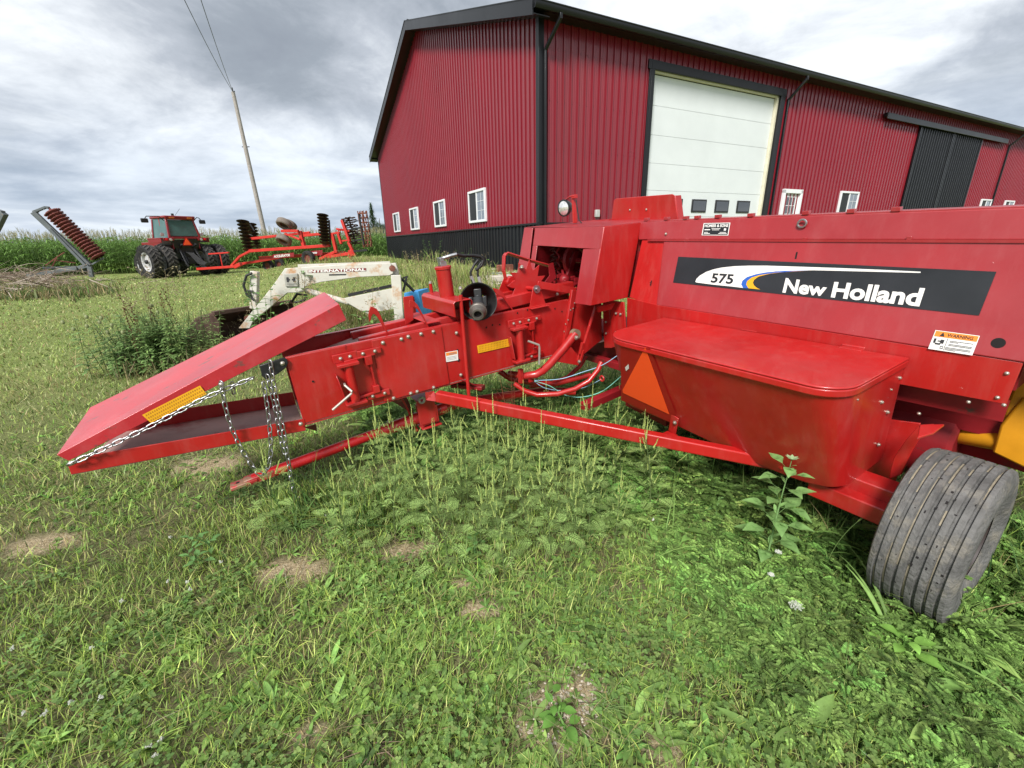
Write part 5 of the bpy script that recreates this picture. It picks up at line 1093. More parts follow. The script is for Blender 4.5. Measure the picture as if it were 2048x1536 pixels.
# ------------------------------------------------------------------ loader
lX = nrm(V(1, .12, 0)); lY = V(-lX[1], lX[0], 0)
lo_g = gnd(500, 672); LOD = 7.2
lO = gpt(-2.05, 7.1); FL = Frame(lO, lX, lY, (0, 0, 1))
ldr = thing('front_loader', 'rust streaked white front end loader arms with brown bucket parked in weeds', 'loader', FL)
e_ = lambda x, y, d=0.: FL.pick(x, y, 1, d)
ZM = lambda x, y: (350 + x / 4.096, 500 + y / 4.096); ZN = lambda x, y: (450 + x / 5.12, 400 + y / 5.12)
for d in (0., .85):
    m = MB()
    m.plate([e_(*ZM(*p), d) for p in ((525, 640), (800, 300), (905, 150), (1480, 112), (1770, 108), (1790, 190), (1760, 208), (1500, 222), (1200, 262), (1065, 300), (1055, 345), (925, 350), (640, 590), (620, 640))], .06)
    arm = m.build('loader_arm', OLDW, ldr, bevel=.008)
    if d == 0:
        m = MB(); m.plate([e_(*ZN(848, 745), d - .034), e_(*ZN(1445, 728), d - .034), e_(*ZN(1445, 696), d - .034), e_(*ZN(848, 716), d - .034)], .004); m.build('maroon_band', mat('faded_maroon', (.17, .03, .03), .6, var=.3), arm)
        mm = MB(); text_quad(mm, 'INTERNATIONAL', e_(*ZN(855, 744), -.038), e_(*ZN(1440, 728), -.038), e_(*ZN(1440, 698), -.038), e_(*ZN(855, 717), -.038), bold=.03); mm.build('arm_lettering', DECW, arm, smooth=0, recalc=False)
        m = MB(); m.plate([e_(*ZN(1065, 773), d - .034), e_(*ZN(1240, 768), d - .034), e_(*ZN(1240, 756), d - .034), e_(*ZN(1065, 760), d - .034)], .003); m.build('model_strip', INK, arm)
        m = MB(); pq = [e_(*ZN(*p), d - .045) for p in ((620, 888), (752, 888), (745, 750), (602, 755))]; m.plate(pq, .02); bd = m.build('badge_plate', mat('grey_badge', (.33, .32, .28), .5, var=.15), arm, bevel=.01)
        m = MB(); B2 = lambda u, v: (pq[0] * (1 - u) + pq[1] * u) * (1 - v) + (pq[3] * (1 - u) + pq[2] * u) * v
        for u0, v0, u1, v1 in ((.16, .36, .34, .72), (.64, .36, .82, .72), (.34, .48, .42, .60), (.56, .48, .64, .60), (.16, .2, .84, .23), (.3, .12, .7, .15)):
            p_ = [B2(u0, v0), B2(u1, v0), B2(u1, v1), B2(u0, v1)]; m.face([x + V(0, -.012, 0) for x in p_])
        for cu, cv in ((.25, .42), (.25, .66), (.75, .42), (.75, .66)): m.lathe(B2(cu, cv) + V(0, -.013, 0), (0, -1, 0), [(0, .016), (.001, .0005)], 10)
        m.build('badge_emblem', INK, bd, smooth=0)
    m = MB(); m.plate([e_(*ZM(*p), d + .08) for p in ((1010, 118), (1760, 92), (1765, 118), (1010, 140))], .05); m.build('arm_cap', OLDW, arm)
    m = MB(); m.tube([e_(*ZM(1070, 330), d + .05), e_(*ZM(1420, 430), d + .05)], .045, 12); m.tube([e_(*ZM(1420, 430), d + .05), e_(*ZM(1600, 520), d + .05)], .028, 10); m.build('lift_cylinder', OLDW, ldr)
    m = MB(); m.plate([e_(*ZM(*p), d) for p in ((1770, 205), (1850, 205), (1872, 540), (1870, 700), (1800, 700), (1800, 540))], .09); m.plate([e_(*ZM(*p), d + .1) for p in ((1740, 110), (1810, 105), (1835, 180), (1830, 215), (1765, 215))], .09); m.build('upright_post', OLDW, ldr, bevel=.008)
    m = MB(); m.plate([e_(*ZM(*p), d + .03) for p in ((1360, 400), (1800, 310), (1800, 480), (1700, 500), (1530, 500))], .05); m.build('side_frame', OLDW, ldr, bevel=.006)
    m = MB(); m.bar(e_(*ZM(1420, 370), d + .1), e_(*ZM(1790, 290), d + .1), .04, .05); m.build('rail', BLACKP, ldr)
m = MB(); m.bar(e_(*ZM(655, 175), .2), e_(*ZM(650, 480), .2), .11, .11, (0, 1, 0)); m.build('bucket_post', OLDW, ldr, bevel=.01)
m = MB(); m.tube([e_(*ZM(630, 190), .1), e_(*ZM(585, 210), .1), e_(*ZM(562, 290), .1), e_(*ZM(590, 370), .1), e_(*ZM(650, 410), .1)], .02, 8); m.tube([e_(*ZM(640, 340), .1), e_(*ZM(600, 330), .12), e_(*ZM(620, 390), .12)], .018, 8)
m.tube([e_(*ZM(960, 420), .2), e_(*ZM(1000, 360), .1), e_(*ZM(1080, 370), .1), e_(*ZM(1060, 410), .1), e_(*ZM(980, 430), .1)], .02, 8); m.tube([e_(*ZM(1870, 340), .1), e_(*ZM(1900, 215), .2), e_(*ZM(1870, 230), .2)], .02, 6); m.tube([e_(*ZM(1850, 230), .3), e_(*ZM(1960, 340), .3)], .025, 6); build_loose(m, 'hydraulic_hose', BLACK, ldr)
m = MB(); m.tube([e_(*ZM(1780, 150), -.03), e_(*ZM(1780, 150), .95)], .05, 12); m.tube([e_(*ZM(600, 560), 0), e_(*ZM(600, 560), .9)], .06, 12); m.tube([e_(*ZM(1780, 600), 0), e_(*ZM(1780, 600), .9)], .05, 10); build_loose(m, 'cross_shaft', RUST, ldr)
# bucket
bk = MB(); u0 = e_(*ZM(180, 556), .0); D2 = V(0, 1.35, 0)
sec = [e_(*ZM(*p), -.25) for p in ((310, 520), (180, 556), (95, 650), (110, 760), (200, 800), (370, 740))]
def shell(P, D, t_):
    mb = MB()
    for i in range(len(P) - 1): mb.plate([P[i], P[i + 1], P[i + 1] + D, P[i] + D], t_)
    return mb
bk = shell(sec, V(.62, 1.0, 0.0) * 1.2, .03); bk.plate([p for p in sec] + [e_(*ZM(365, 590), -.25)], .03); bk.plate([p + V(.62, 1.0, 0) * 1.2 for p in sec], .03); bk.bar(sec[0], sec[0] + V(.62, 1.0, 0) * 1.2, .08, .06)
bk.build('bucket', BUCK, ldr, bevel=.004)
# blue implement piece
FBu = Frame(gpt(-1.75, 7.9), (1, 0, 0), (0, 1, 0), (0, 0, 1)); bu_ = thing('blue_weight_box', 'sky blue steel box with red patch behind the white loader post', 'box', FBu)
g_ = lambda x, y, d=0.: FBu.pick(x, y, 1, d)
m = MB(); m.prism([g_(808, 586), g_(836, 582), g_(843, 622), g_(843, 690), g_(806, 690)], V(.1, .5, 0)); m.build('box_shell', BLUEP, bu_, bevel=.01); m = MB(); m.plate([g_(808, 597, -.01), g_(828, 593, -.01), g_(834, 640, -.01), g_(808, 640, -.01)], .01); m.build('red_patch', RED, bu_)
# ------------------------------------------------------------------ yellow machine at the right edge
FY = Frame((FA.world(l(2.75, 2.75, -.1))), Av, -Bv, Uu); yl = thing('yellow_machine', 'worn yellow machine corner and tube behind the black baler tyre', 'machine', FY)
yq_ = lambda x, y, a=0.: FA.pick(x, y, 0, a) - V(2.75, -2.75, -.1)
m = MB(); P = [yq_(2000, 850, 2.7), yq_(2045, 795, 2.7), yq_(2120, 830, 2.7), yq_(2120, 960, 2.7), yq_(2045, 935, 2.7), yq_(1983, 905, 2.7)]; m.prism(P, V(.8, 0, 0)); m.build('yellow_housing', YEL, yl, bevel=.01)
m = MB(); m.prism([yq_(2010, 815, 2.72), yq_(2046, 728, 2.72), yq_(2150, 740, 2.72), yq_(2150, 850, 2.72), yq_(2005, 850, 2.72)], V(.5, 0, 0)); m.build('yellow_panel', YEL, yl, bevel=.01)
m = MB(); m.tube([yq_(1880, 862, 2.85), yq_(2010, 885, 2.75)], .045, 16); m.tube([yq_(1850, 900, 3.0), yq_(1852, 960, 3.0)], .02, 8); m.tube([yq_(1905, 900, 3.0), yq_(1902, 980, 3.0)], .02, 8); m.build('yellow_tube', YEL, yl)
# ------------------------------------------------------------------ stones and planks near the barn wall
def stone(px, py, sz, lab, mt=CONC, rz=0., name='stone_block', cat='stone'):
    g = gnd(px, py); o = MB(); o.box((0, 0, sz[2] / 2), sz); ob = o.build(name, mt, bevel=.02); ob.location = g; ob.rotation_euler = (0, 0, rz); tag(ob, lab, cat)
stone(1003, 563, (.5, .3, .14), 'pale flat stone block on the gravel near the barn wainscot', rz=.3); stone(1026, 566, (.28, .22, .13), 'small squarish pale stone right beside the longer flat block', rz=.5)
stone(1010, 545, (.5, .12, .22), 'dark rusty steel offcut lying against the barn base', RUST, .4, 'steel_offcut', 'scrap'); stone(962, 549, (1.3, .12, .05), 'long grey plank lying on the gravel by the barn', GREYP, -.3, 'plank', 'plank')
# ------------------------------------------------------------------ vegetation builders
class Veg:
    """collects leaf and stem quads with a colour per vertex"""
    def __init__(s): s.v = []; s.q = []; s.c = []
    def _add(s, v, q, c):
        n = sum(len(a) for a in s.v); s.v.append(np.asarray(v, float)); s.q.append(np.asarray(q, int) + n); s.c.append(np.tile(np.asarray(c, float), (len(v), 1)) if np.ndim(c) == 1 else np.asarray(c)); return s
    def leaf(s, p, d, L, w, col, droop=.3, n=4, shape='ovate', fold=.12, up=(0, 0, 1), tip=None):
        p = V(*p); d = nrm(d); sd_ = np.cross(d, up)
        if np.linalg.norm(sd_) < .05: sd_ = np.cross(d, (1, 0, 0))
        sd_ = nrm(sd_); vs = []; cs = []; pos = p.copy(); dd = d.copy()
        W = {'ovate': lambda t: sin(pi * min(1, t * .93 + .05) ** .8), 'blade': lambda t: min(1, t * 6 + .35) * (1 - t ** 2.2), 'lance': lambda t: sin(pi * (t * .97 + .03) ** .9) ** .8, 'diamond': lambda t: (t / .38 if t < .38 else (1 - t) / .62) * 1.0 + .03, 'spoon': lambda t: .16 + .84 * (sin(pi * max(0, (t - .28) / .72)) ** .7 if t > .28 else 0)}[shape]
        for i in range(n + 1):
            t_ = i / n; ww = max(W(t_), .04) * w / 2; nn = nrm(np.cross(sd_, dd))
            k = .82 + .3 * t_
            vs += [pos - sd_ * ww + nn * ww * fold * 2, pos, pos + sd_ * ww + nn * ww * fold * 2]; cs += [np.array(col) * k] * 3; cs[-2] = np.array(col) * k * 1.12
            dd = nrm(dd + V(0, 0, -droop / n)); pos = pos + dd * L / n
        q_ = [(3 * i + j, 3 * i + j + 1, 3 * i + j + 4, 3 * i + j + 3) for i in range(n) for j in (0, 1)]
        return s._add(vs, q_, np.array(cs))
    def stem(s, pts, r, col, n=4):
        m = MB(); m.tube(pts, r, n, cap=False); return s._add(m.v, [f for f in m.f if len(f) == 4], col)
    def lump(s, c_, r, col, n=6, m_=4, sc=(1, 1, 1)):
        m = MB(); m.ball(c_, r, n, m_, sc); fs = [f if len(f) == 4 else (*f, f[-1]) for f in m.f]; fs = [f for f in fs if len(set(f)) == 4]; return s._add(m.v, fs, col)
    def arr(s): return np.concatenate(s.v), np.concatenate(s.q), np.concatenate(s.c)
    def mesh(s, name, m):
        me = fast_mesh(name, *s.arr()); me.materials.append(m); return me
def scatter(tpls, pos, yaw, scale, tilt=None, tint=None, which=None):
    """bake copies of small templates into arrays"""
    n = len(pos); which = RNG.integers(0, len(tpls), n) if which is None else which; VV, QQ, CC = [], [], []; off = 0
    tilt = np.zeros((n, 2)) if tilt is None else tilt
    for k, (v, q, c_) in enumerate(tpls):
        idx = np.where(which == k)[0]
        if not len(idx): continue
        cy, sy = np.cos(yaw[idx])[:, None], np.sin(yaw[idx])[:, None]; s_ = scale[idx]
        s_ = s_[:, None] if s_.ndim == 1 else s_
        x = v[None, :, 0] * s_; y = v[None, :, 1] * s_; z = v[None, :, 2] * s_
        X = x * cy - y * sy; Y = x * sy + y * cy; Zx = z
        X = X + Zx * tilt[idx, 0:1]; Y = Y + Zx * tilt[idx, 1:2]
        P = np.stack([X + pos[idx, 0:1], Y + pos[idx, 1:2], Zx + pos[idx, 2:3]], -1).reshape(-1, 3)
        Q = (q[None] + (np.arange(len(idx)) * len(v))[:, None, None]).reshape(-1, 4) + off
        C_ = np.broadcast_to(c_[None], (len(idx), len(v), 3))
        if tint is not None: C_ = C_ * tint[idx][:, None, :]
        VV.append(P); QQ.append(Q); CC.append(C_.reshape(-1, 3)); off += len(P)
    return np.concatenate(VV), np.concatenate(QQ), np.concatenate(CC)
def blades(pos, h, w, col, lean=.5, seg=3):
    """bent grass blades, vectorised"""
    n = len(pos); az = RNG.uniform(0, 2 * pi, n); ln = np.abs(RNG.normal(0, lean, n)) + .08; bend = RNG.uniform(.15, 1.0, n) * ln * 1.3
    d = np.stack([np.cos(az), np.sin(az), np.zeros(n)], -1); tw = az + pi / 2 + RNG.uniform(-.9, .9, n); sdv = np.stack([np.cos(tw), np.sin(tw), np.zeros(n)], -1)
    VV = []; CC = []
    for k in range(seg + 1):
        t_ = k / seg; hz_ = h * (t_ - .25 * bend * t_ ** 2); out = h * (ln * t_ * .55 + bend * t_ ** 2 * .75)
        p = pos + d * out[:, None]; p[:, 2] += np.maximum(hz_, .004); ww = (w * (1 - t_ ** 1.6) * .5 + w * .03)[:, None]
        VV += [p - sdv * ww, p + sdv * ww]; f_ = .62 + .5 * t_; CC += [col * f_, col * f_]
    m_ = 2 * (seg + 1); P = np.stack(VV, 1).reshape(-1, 3); C_ = np.stack(CC, 1).reshape(-1, 3)
    qb = np.array([(2 * k, 2 * k + 1, 2 * k + 3, 2 * k + 2) for k in range(seg)]); Q = (qb[None] + (np.arange(n) * m_)[:, None, None]).reshape(-1, 4)
    return P, Q, C_
def merge(*parts):
    V_, Q_, C_ = [], [], []; o = 0
    for v, q, c_ in parts: V_.append(v); Q_.append(q + o); C_.append(c_); o += len(v)
    return np.concatenate(V_), np.concatenate(Q_), np.concatenate(C_)
def ring_pts(r0, r1, dens, y0=-75, y1=72):
    a0, a1 = radians(y0), radians(y1); n = int(dens * (r1 ** 2 - r0 ** 2) / 2 * (a1 - a0)); r = np.sqrt(RNG.uniform(r0 ** 2, r1 ** 2, n)); t_ = RNG.uniform(a0, a1, n)
    x, y = r * np.sin(t_), r * np.cos(t_); ok = barn_d(x, y) > .12; x, y = x[ok], y[ok]
    return np.stack([x, y, ground_z(x, y)], -1)
def imgxy(p):
    d = p - CAM; z = d @ Fv; z = np.where(z < .05, .05, z); return 1024 + FPX * (d @ Rv) / z, 768 - FPX * (d @ Uv) / z
# plan-view regions on the ground (world metres), derived from where the plants stand
def gpl(px, py): return onz(px, py, 0)[:2]
def inblob(p, blobs):
    m = np.zeros(len(p)); w = (fbm(p[:, 0], p[:, 1], .3, 9) - .5) * .8
    for px, py, rx, ry in blobs:
        a, b = gpl(px, py); d = np.sqrt(((p[:, 0] - a) / rx) ** 2 + ((p[:, 1] - b) / ry) ** 2); m = np.maximum(m, np.clip(1.3 - d + w, 0, 1))
    return np.clip(m * 2, 0, 1)
TALL = [(650, 1020, .35, .18), (730, 1030, .35, .2), (1350, 900, .9, .35), (1150, 870, 1.0, .5), (1640, 1040, .4, .3), (1450, 960, .6, .3), (1250, 830, 1.0, .5), (1900, 1260, .15, .1), (2000, 1150, .3, .3)]
LACE = [(1560, 1180, .42, .36), (1700, 1120, .34, .30), (1900, 1380, .32, .22), (1650, 1350, .35, .25), (2000, 1300, .3, .3), (1400, 1080, .34, .25), (1800, 1480, .3, .15), (1240, 1010, .3, .2), (2040, 1480, .25, .2), (1480, 1010, .4, .2)]
PLANT = [(1050, 1300, .5, .16), (880, 1180, .5, .2), (1180, 1200, .4, .2), (1150, 1430, .25, .1), (960, 1380, .4, .12), (1300, 1330, .3, .16), (740, 1230, .3, .15), (1000, 1480, .4, .1), (1250, 1480, .3, .1)]

def palette(n, base, sd=.16, dead=.08, p=None, deadc=(.34, .27, .13)):
    c_ = np.array(base)[RNG.integers(0, len(base), n)] * (1 + RNG.normal(0, sd * 2.1, (n, 1))).clip(.35, 2.0) * (1 + RNG.normal(0, 1, (n, 1)) * np.array([[.10, .02, .06]]))
    k = RNG.random(n) < (dead if p is None else p); c_[k] = np.array(deadc) * (1 + RNG.normal(0, .22, (k.sum(), 1))); return np.clip(c_, .008, .8)
GR = [(.26, .37, .07), (.36, .47, .10), (.18, .28, .06), (.46, .54, .17), (.25, .35, .10), (.13, .21, .055)]
GY = [(.29, .37, .10), (.35, .42, .14), (.24, .32, .09), (.44, .47, .22)]

# ------------------------------------------------------------------ lawn grass
parts = []
for r0, r1, dens, h, w in ((.3, 1.7, 9500, .052, .0036), (1.7, 3.0, 6000, .055, .0044), (3.0, 5.0, 2400, .058, .0062), (5, 9, 800, .055, .0095), (9, 16, 300, .055, .016), (16, 28, 80, .06, .03), (28, 40, 26, .07, .05)):
    P = ring_pts(r0, r1, dens); bm_v = bare(P[:, 0], P[:, 1]); ix, iy = imgxy(P)
    clump = fbm(P[:, 0], P[:, 1], .35, 12); left = np.clip((1100 - ix) / 600, .75, 1)
    keep = RNG.random(len(P)) < np.clip(1 - bm_v * .88, 0, 1) * np.clip(.5 + clump * .9, 0, 1) * np.clip(left + .15 + (r0 > 4) * .6, 0, 1); P = P[keep]; bm_v = bm_v[keep]; clump = clump[keep]
    n = len(P); tall = inblob(P, TALL) if r1 < 10 else np.zeros(n)
    far = np.clip((np.hypot(P[:, 0], P[:, 1]) - 3) / 5, 0, 1); pdead = .06 + .3 * bm_v + .22 * fbm(P[:, 0], P[:, 1], 1.4, 21) * (.15 + far)
    near_c = palette(n, GR, p=pdead); far_c = palette(n, GY, p=pdead * .9); c_ = np.where((RNG.random(n) < far * .9)[:, None], far_c, near_c)
    tone = .9 + .5 * fbm(P[:, 0], P[:, 1], .9, 31); c_ = c_ * tone[:, None]
    hh = h * RNG.uniform(.45, 1.5, n) * (1 + 2.6 * tall * RNG.random(n)) * (.7 + .5 * clump); hh = np.where(bm_v > .5, hh * .6, hh); ww = w * RNG.uniform(.6, 1.4, n) * (1 + .4 * tall)
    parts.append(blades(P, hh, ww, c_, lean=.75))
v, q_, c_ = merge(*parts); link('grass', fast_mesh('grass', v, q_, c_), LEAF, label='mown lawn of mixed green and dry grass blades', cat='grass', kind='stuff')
# dead straw on bare patches
P = ring_pts(.5, 5, 1500); P = P[RNG.random(len(P)) < bare(P[:, 0], P[:, 1]) * .9 + .03]; n = len(P); P[:, 2] += .004
v, q_, c_ = blades(P, RNG.uniform(.03, .09, n), RNG.uniform(.0015, .003, n), palette(n, [(.45, .36, .22), (.56, .48, .34), (.30, .22, .13), (.38, .31, .2)]), lean=2.2, seg=2)
link('straw', fast_mesh('straw', v, q_, c_), LEAF, label='pale dead straw scattered over the bare patches', cat='straw', kind='stuff')
# pebbles on gravel patches
peb = []; m = MB()
for px, py, k, rr in ((1150, 1410, 260, .13), (1890, 1450, 200, .17), (1100, 1450, 100, .08), (2010, 1510, 120, .15), (1500, 1190, 60, .08)):
    a, b = gpl(px, py)
    for _ in range(k):
        x, y = a + RNG.normal(0, rr * .6), b + RNG.normal(0, rr * .45); r_ = RNG.uniform(.0015, .0075); m.ball((x, y, float(ground_z(x, y)) + r_ * .3), r_, 6, 4, (1, RNG.uniform(.6, 1), .6))
for _ in range(900):
    g = gnd(RNG.uniform(880, 1080), RNG.uniform(537, 575)); r_ = RNG.uniform(.02, .05); m.ball(g + V(0, 0, .01), r_, 6, 4, (1, .8, .6))
tag(m.build('gravel', mat('pale_gravel', (.42, .37, .30), .85, var=.5, vscale=60)), 'pale gravel in bare ground and along the barn base', 'gravel', kind='stuff')

# ------------------------------------------------------------------ ground cover templates
def clover_t():
    s = Veg(); h = RNG.uniform(.025, .06); tx, ty = RNG.uniform(-.015, .015, 2); s.stem([(0, 0, 0), (tx * .5, ty * .5, h * .6), (tx, ty, h)], .0007, (.10, .2, .05), 3)
    a0 = RNG.uniform(0, 6); L_ = RNG.uniform(.009, .015)
    for k in range(3): s.leaf((tx, ty, h), (cos(a0 + k * 2.09), sin(a0 + k * 2.09), .25), L_, L_ * 1.1, (.17, .27, .075), droop=.3, n=2, shape='ovate', fold=.1)
    return s.arr()
def rosette_t(nl, L0, wr_, shape, col, up_=.5):
    s = Veg()
    for k in range(nl):
        a = k * 2.4 + RNG.uniform(-.3, .3); L_ = L0 * RNG.uniform(.6, 1.15); e_ = RNG.uniform(.15, up_ + .3)
        s.leaf((.004 * cos(a), .004 * sin(a), .004), (cos(a), sin(a), e_), L_, L_ * wr_ * RNG.uniform(.8, 1.2), np.array(col) * RNG.uniform(.75, 1.3), droop=RNG.uniform(.4, 1.0), n=5, shape=shape, fold=RNG.uniform(.05, .25))
    return s.arr()
def lace_leaf(s, p, d, L_, col, depth=2):
    d = nrm(d); sd_ = nrm(np.cross(d, (0, 0, 1))); pos = V(*p); n_ = 7; s.stem([pos, pos + d * L_ * .5, pos + d * L_ - V(0, 0, L_ * .12)], .0008, np.array(col) * .8, 3)
    for i in range(1, n_ + 1):
        t_ = .2 + .8 * i / n_; b = pos + d * L_ * t_ - V(0, 0, L_ * .12 * t_ ** 2); ll = L_ * .36 * (1 - .62 * t_) * 1.3
        for sg in (-1, 1):
            dd = nrm(sd_ * sg + d * .7)
            if depth > 1:
                for j in range(3):
                    bb = b + dd * ll * (.25 + .3 * j); l2 = ll * .42 * (1 - .2 * j)
                    for s2 in (-1, 1): s.leaf(bb, dd * .5 + nrm(np.cross(dd, (0, 0, 1))) * s2 * .9 + V(0, 0, .1), l2, l2 * .42, np.array(col) * RNG.uniform(.8, 1.25), droop=.2, n=1 if l2 < .006 else 2, shape='lance', fold=.05)
                s.leaf(b + dd * ll * .9, dd, ll * .35, ll * .14, np.array(col) * 1.1, n=1, shape='lance')
            elif depth == 0:
                cc_ = np.array(col) * RNG.uniform(.65, 1.4); lt = nrm(np.cross(dd, (0, 0, 1)))
                for w_, k_w in ((dd, 1), (dd + lt * .9, .7), (dd - lt * .9, .7)): s.leaf(b + dd * ll * .3, w_ + V(0, 0, RNG.uniform(-.2, .4)), ll * .66 * k_w, ll * .46 * k_w, cc_, n=2, shape='ovate', droop=.2)
            else: s.leaf(b, dd + V(0, 0, RNG.uniform(-.3, .6)), ll, ll * .16, np.array(col) * RNG.uniform(.8, 1.25), n=2, shape='lance', droop=.3)
def lace_t(col=(.18, .30, .075), sz=.046, nl=20):
    s = Veg()
    for k in range(nl):
        a = k * 2.4 + RNG.uniform(-.4, .4); e_ = RNG.uniform(.4, 1.5); h0 = V(cos(a), sin(a), e_ * 1.3); h0 = nrm(h0); p1 = h0 * sz * RNG.uniform(.5, 1.5); s.stem([(0, 0, 0), p1], .001, np.array(col) * .8, 3)
        lace_leaf(s, p1, V(cos(a), sin(a), RNG.uniform(-.1, .9)), sz * RNG.uniform(.7, 1.2), np.array(col) * RNG.uniform(.65, 1.4), 0)
    return s.arr()
CL = [clover_t() for _ in range(6)]
PLt = [rosette_t(RNG.integers(5, 9), .085, .55, 'spoon', (.21, .34, .08), .5) for _ in range(6)]
DNt = [rosette_t(RNG.integers(6, 11), .10, .24, 'lance', (.19, .31, .08), .45) for _ in range(4)]
BRt = [rosette_t(RNG.integers(4, 7), .05, .5, 'ovate', (.20, .34, .075), .8) for _ in range(5)]
LCt = [lace_t() for _ in range(5)]
def cover(tpls, P, s0, s1, name, lab, cat, tone=.35, tlt=.2):
    n = len(P); tn = (.72 + tone * 1.6 * fbm(P[:, 0], P[:, 1], .5, 41))[:, None] * (1 + RNG.normal(0, .25, (n, 1))).clip(.45, 1.8) * (1 + RNG.normal(0, 1, (n, 1)) * np.array([[.10, .01, .05]]))
    v, q_, c_ = scatter(tpls, P, RNG.uniform(0, 6.28, n), RNG.uniform(s0, s1, n), RNG.normal(0, tlt, (n, 2)), tn); c_ = np.clip(c_, .005, .8)
    return link(name, fast_mesh(name, v, q_, c_), LEAF, label=lab, cat=cat, kind='stuff')
P = ring_pts(.3, 3.2, 3300); ix, iy = imgxy(P); cl = fbm(P[:, 0], P[:, 1], .45, 51); dens_ = np.clip((cl - .50 + .1 * (ix > 1300)) * 3.6, 0, .6) * (1 - bare(P[:, 0], P[:, 1]) * .95)
P = P[RNG.random(len(P)) < dens_]; P2 = ring_pts(3.2, 6, 500); P2 = P2[RNG.random(len(P2)) < np.clip((fbm(P2[:, 0], P2[:, 1], .45, 51) - .40) * 3, 0, 1) * np.clip((6 - np.hypot(P2[:, 0], P2[:, 1])) / 2.6, 0, 1) * .7]
cover(CL, P, .6, 1.05, 'clover', 'clover patches spread through the near lawn', 'clover'); cover(BRt, P2, .5, .95, 'low_weeds', 'low broad leaved weeds in the middle lawn', 'weeds')
P = ring_pts(.3, 2.4, 700); k = np.maximum(inblob(P, PLANT), .30) * (1 - bare(P[:, 0], P[:, 1]) * .8); P = P[RNG.random(len(P)) < k * .62]; cover(BRt + DNt, P, .45, .95, 'leafy_ground_cover', 'small broad leaves covering the ground in front of the baler', 'weeds')
P = ring_pts(.3, 3.6, 560); k = inblob(P, LACE) * .36; P = P[RNG.random(len(P)) < k]; n = len(P); cover(LCt, P, .55, 1.5, 'lacy_ground_cover', 'bright green lacy carrot leaves around the tyre and twine box', 'weeds', tone=.4)
P = ring_pts(.5, 3.4, 130); k = inblob(P, LACE); P = P[RNG.random(len(P)) < k * .6]; cover(BRt + DNt, P, 1.0, 1.9, 'broad_weeds', 'larger smooth leaves mixed into the carrot foliage near the tyre', 'weeds')
# dense undergrowth below the baler
P = ring_pts(1.2, 5.0, 420, -40, 70); k = inblob(P, TALL[2:] + [(1150, 850, 1.6, .8)]); P = P[RNG.random(len(P)) < k * .8]; cover(BRt + DNt + LCt + LCt, P, 1.0, 2.8, 'undergrowth', 'broad leafy undergrowth in the shade below the twine box and brace', 'weeds')
P = ring_pts(1.2, 5.2, 700, -45, 70); ix, iy = imgxy(P); k = inblob(P, TALL + [(1150, 820, 1.6, 1.0), (900, 800, 1, .6)]); P = P[RNG.random(len(P)) < k * .8]
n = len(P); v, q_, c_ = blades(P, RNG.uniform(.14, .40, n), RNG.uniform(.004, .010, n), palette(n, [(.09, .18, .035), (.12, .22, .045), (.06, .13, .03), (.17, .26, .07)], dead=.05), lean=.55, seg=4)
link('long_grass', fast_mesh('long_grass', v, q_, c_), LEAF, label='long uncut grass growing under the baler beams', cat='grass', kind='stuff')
# rough grass around loader, barn wall and brush
parts = []
for px, py, sx, sy, num, h0, h1 in ((900, 560, 60, 22, 2200, .15, .42), (840, 520, 70, 8, 800, .3, .7), (430, 735, 45, 14, 800, .2, .45), (500, 690, 50, 14, 500, .2, .45), (640, 640, 90, 25, 1600, .3, .65), (320, 735, 50, 16, 900, .15, .4), (70, 585, 100, 14, 1800, .15, .45), (180, 582, 40, 8, 700, .15, .4), (700, 540, 70, 8, 900, .3, .6), (960, 590, 30, 14, 500, .15, .35)):
    pts = []
    for _ in range(num):
        x, y = px + RNG.normal(0, sx * .6), py + RNG.normal(0, sy * .55); y = max(y, 512)
        g = gnd(x, y) if _ % 4 == 0 else g + V(RNG.normal(0, .14), RNG.normal(0, .14), 0)
        pts.append(g)
    P = np.array(pts); P = P[barn_d(P[:, 0], P[:, 1]) > .05]; P[:, 2] = ground_z(P[:, 0], P[:, 1]); n = len(P); rr = np.hypot(P[:, 0], P[:, 1])
    base = [(.30, .38, .10), (.40, .43, .17), (.22, .31, .08)] if px > 600 else [(.12, .2, .05), (.3, .26, .14), (.16, .2, .07)]
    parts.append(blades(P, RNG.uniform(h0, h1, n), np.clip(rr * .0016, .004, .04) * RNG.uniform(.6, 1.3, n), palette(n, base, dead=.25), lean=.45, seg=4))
v, q_, c_ = merge(*parts); link('rough_grass', fast_mesh('rough_grass', v, q_, c_), LEAF, label='rough seeding grass around the loader and along the barn', cat='grass', kind='stuff')

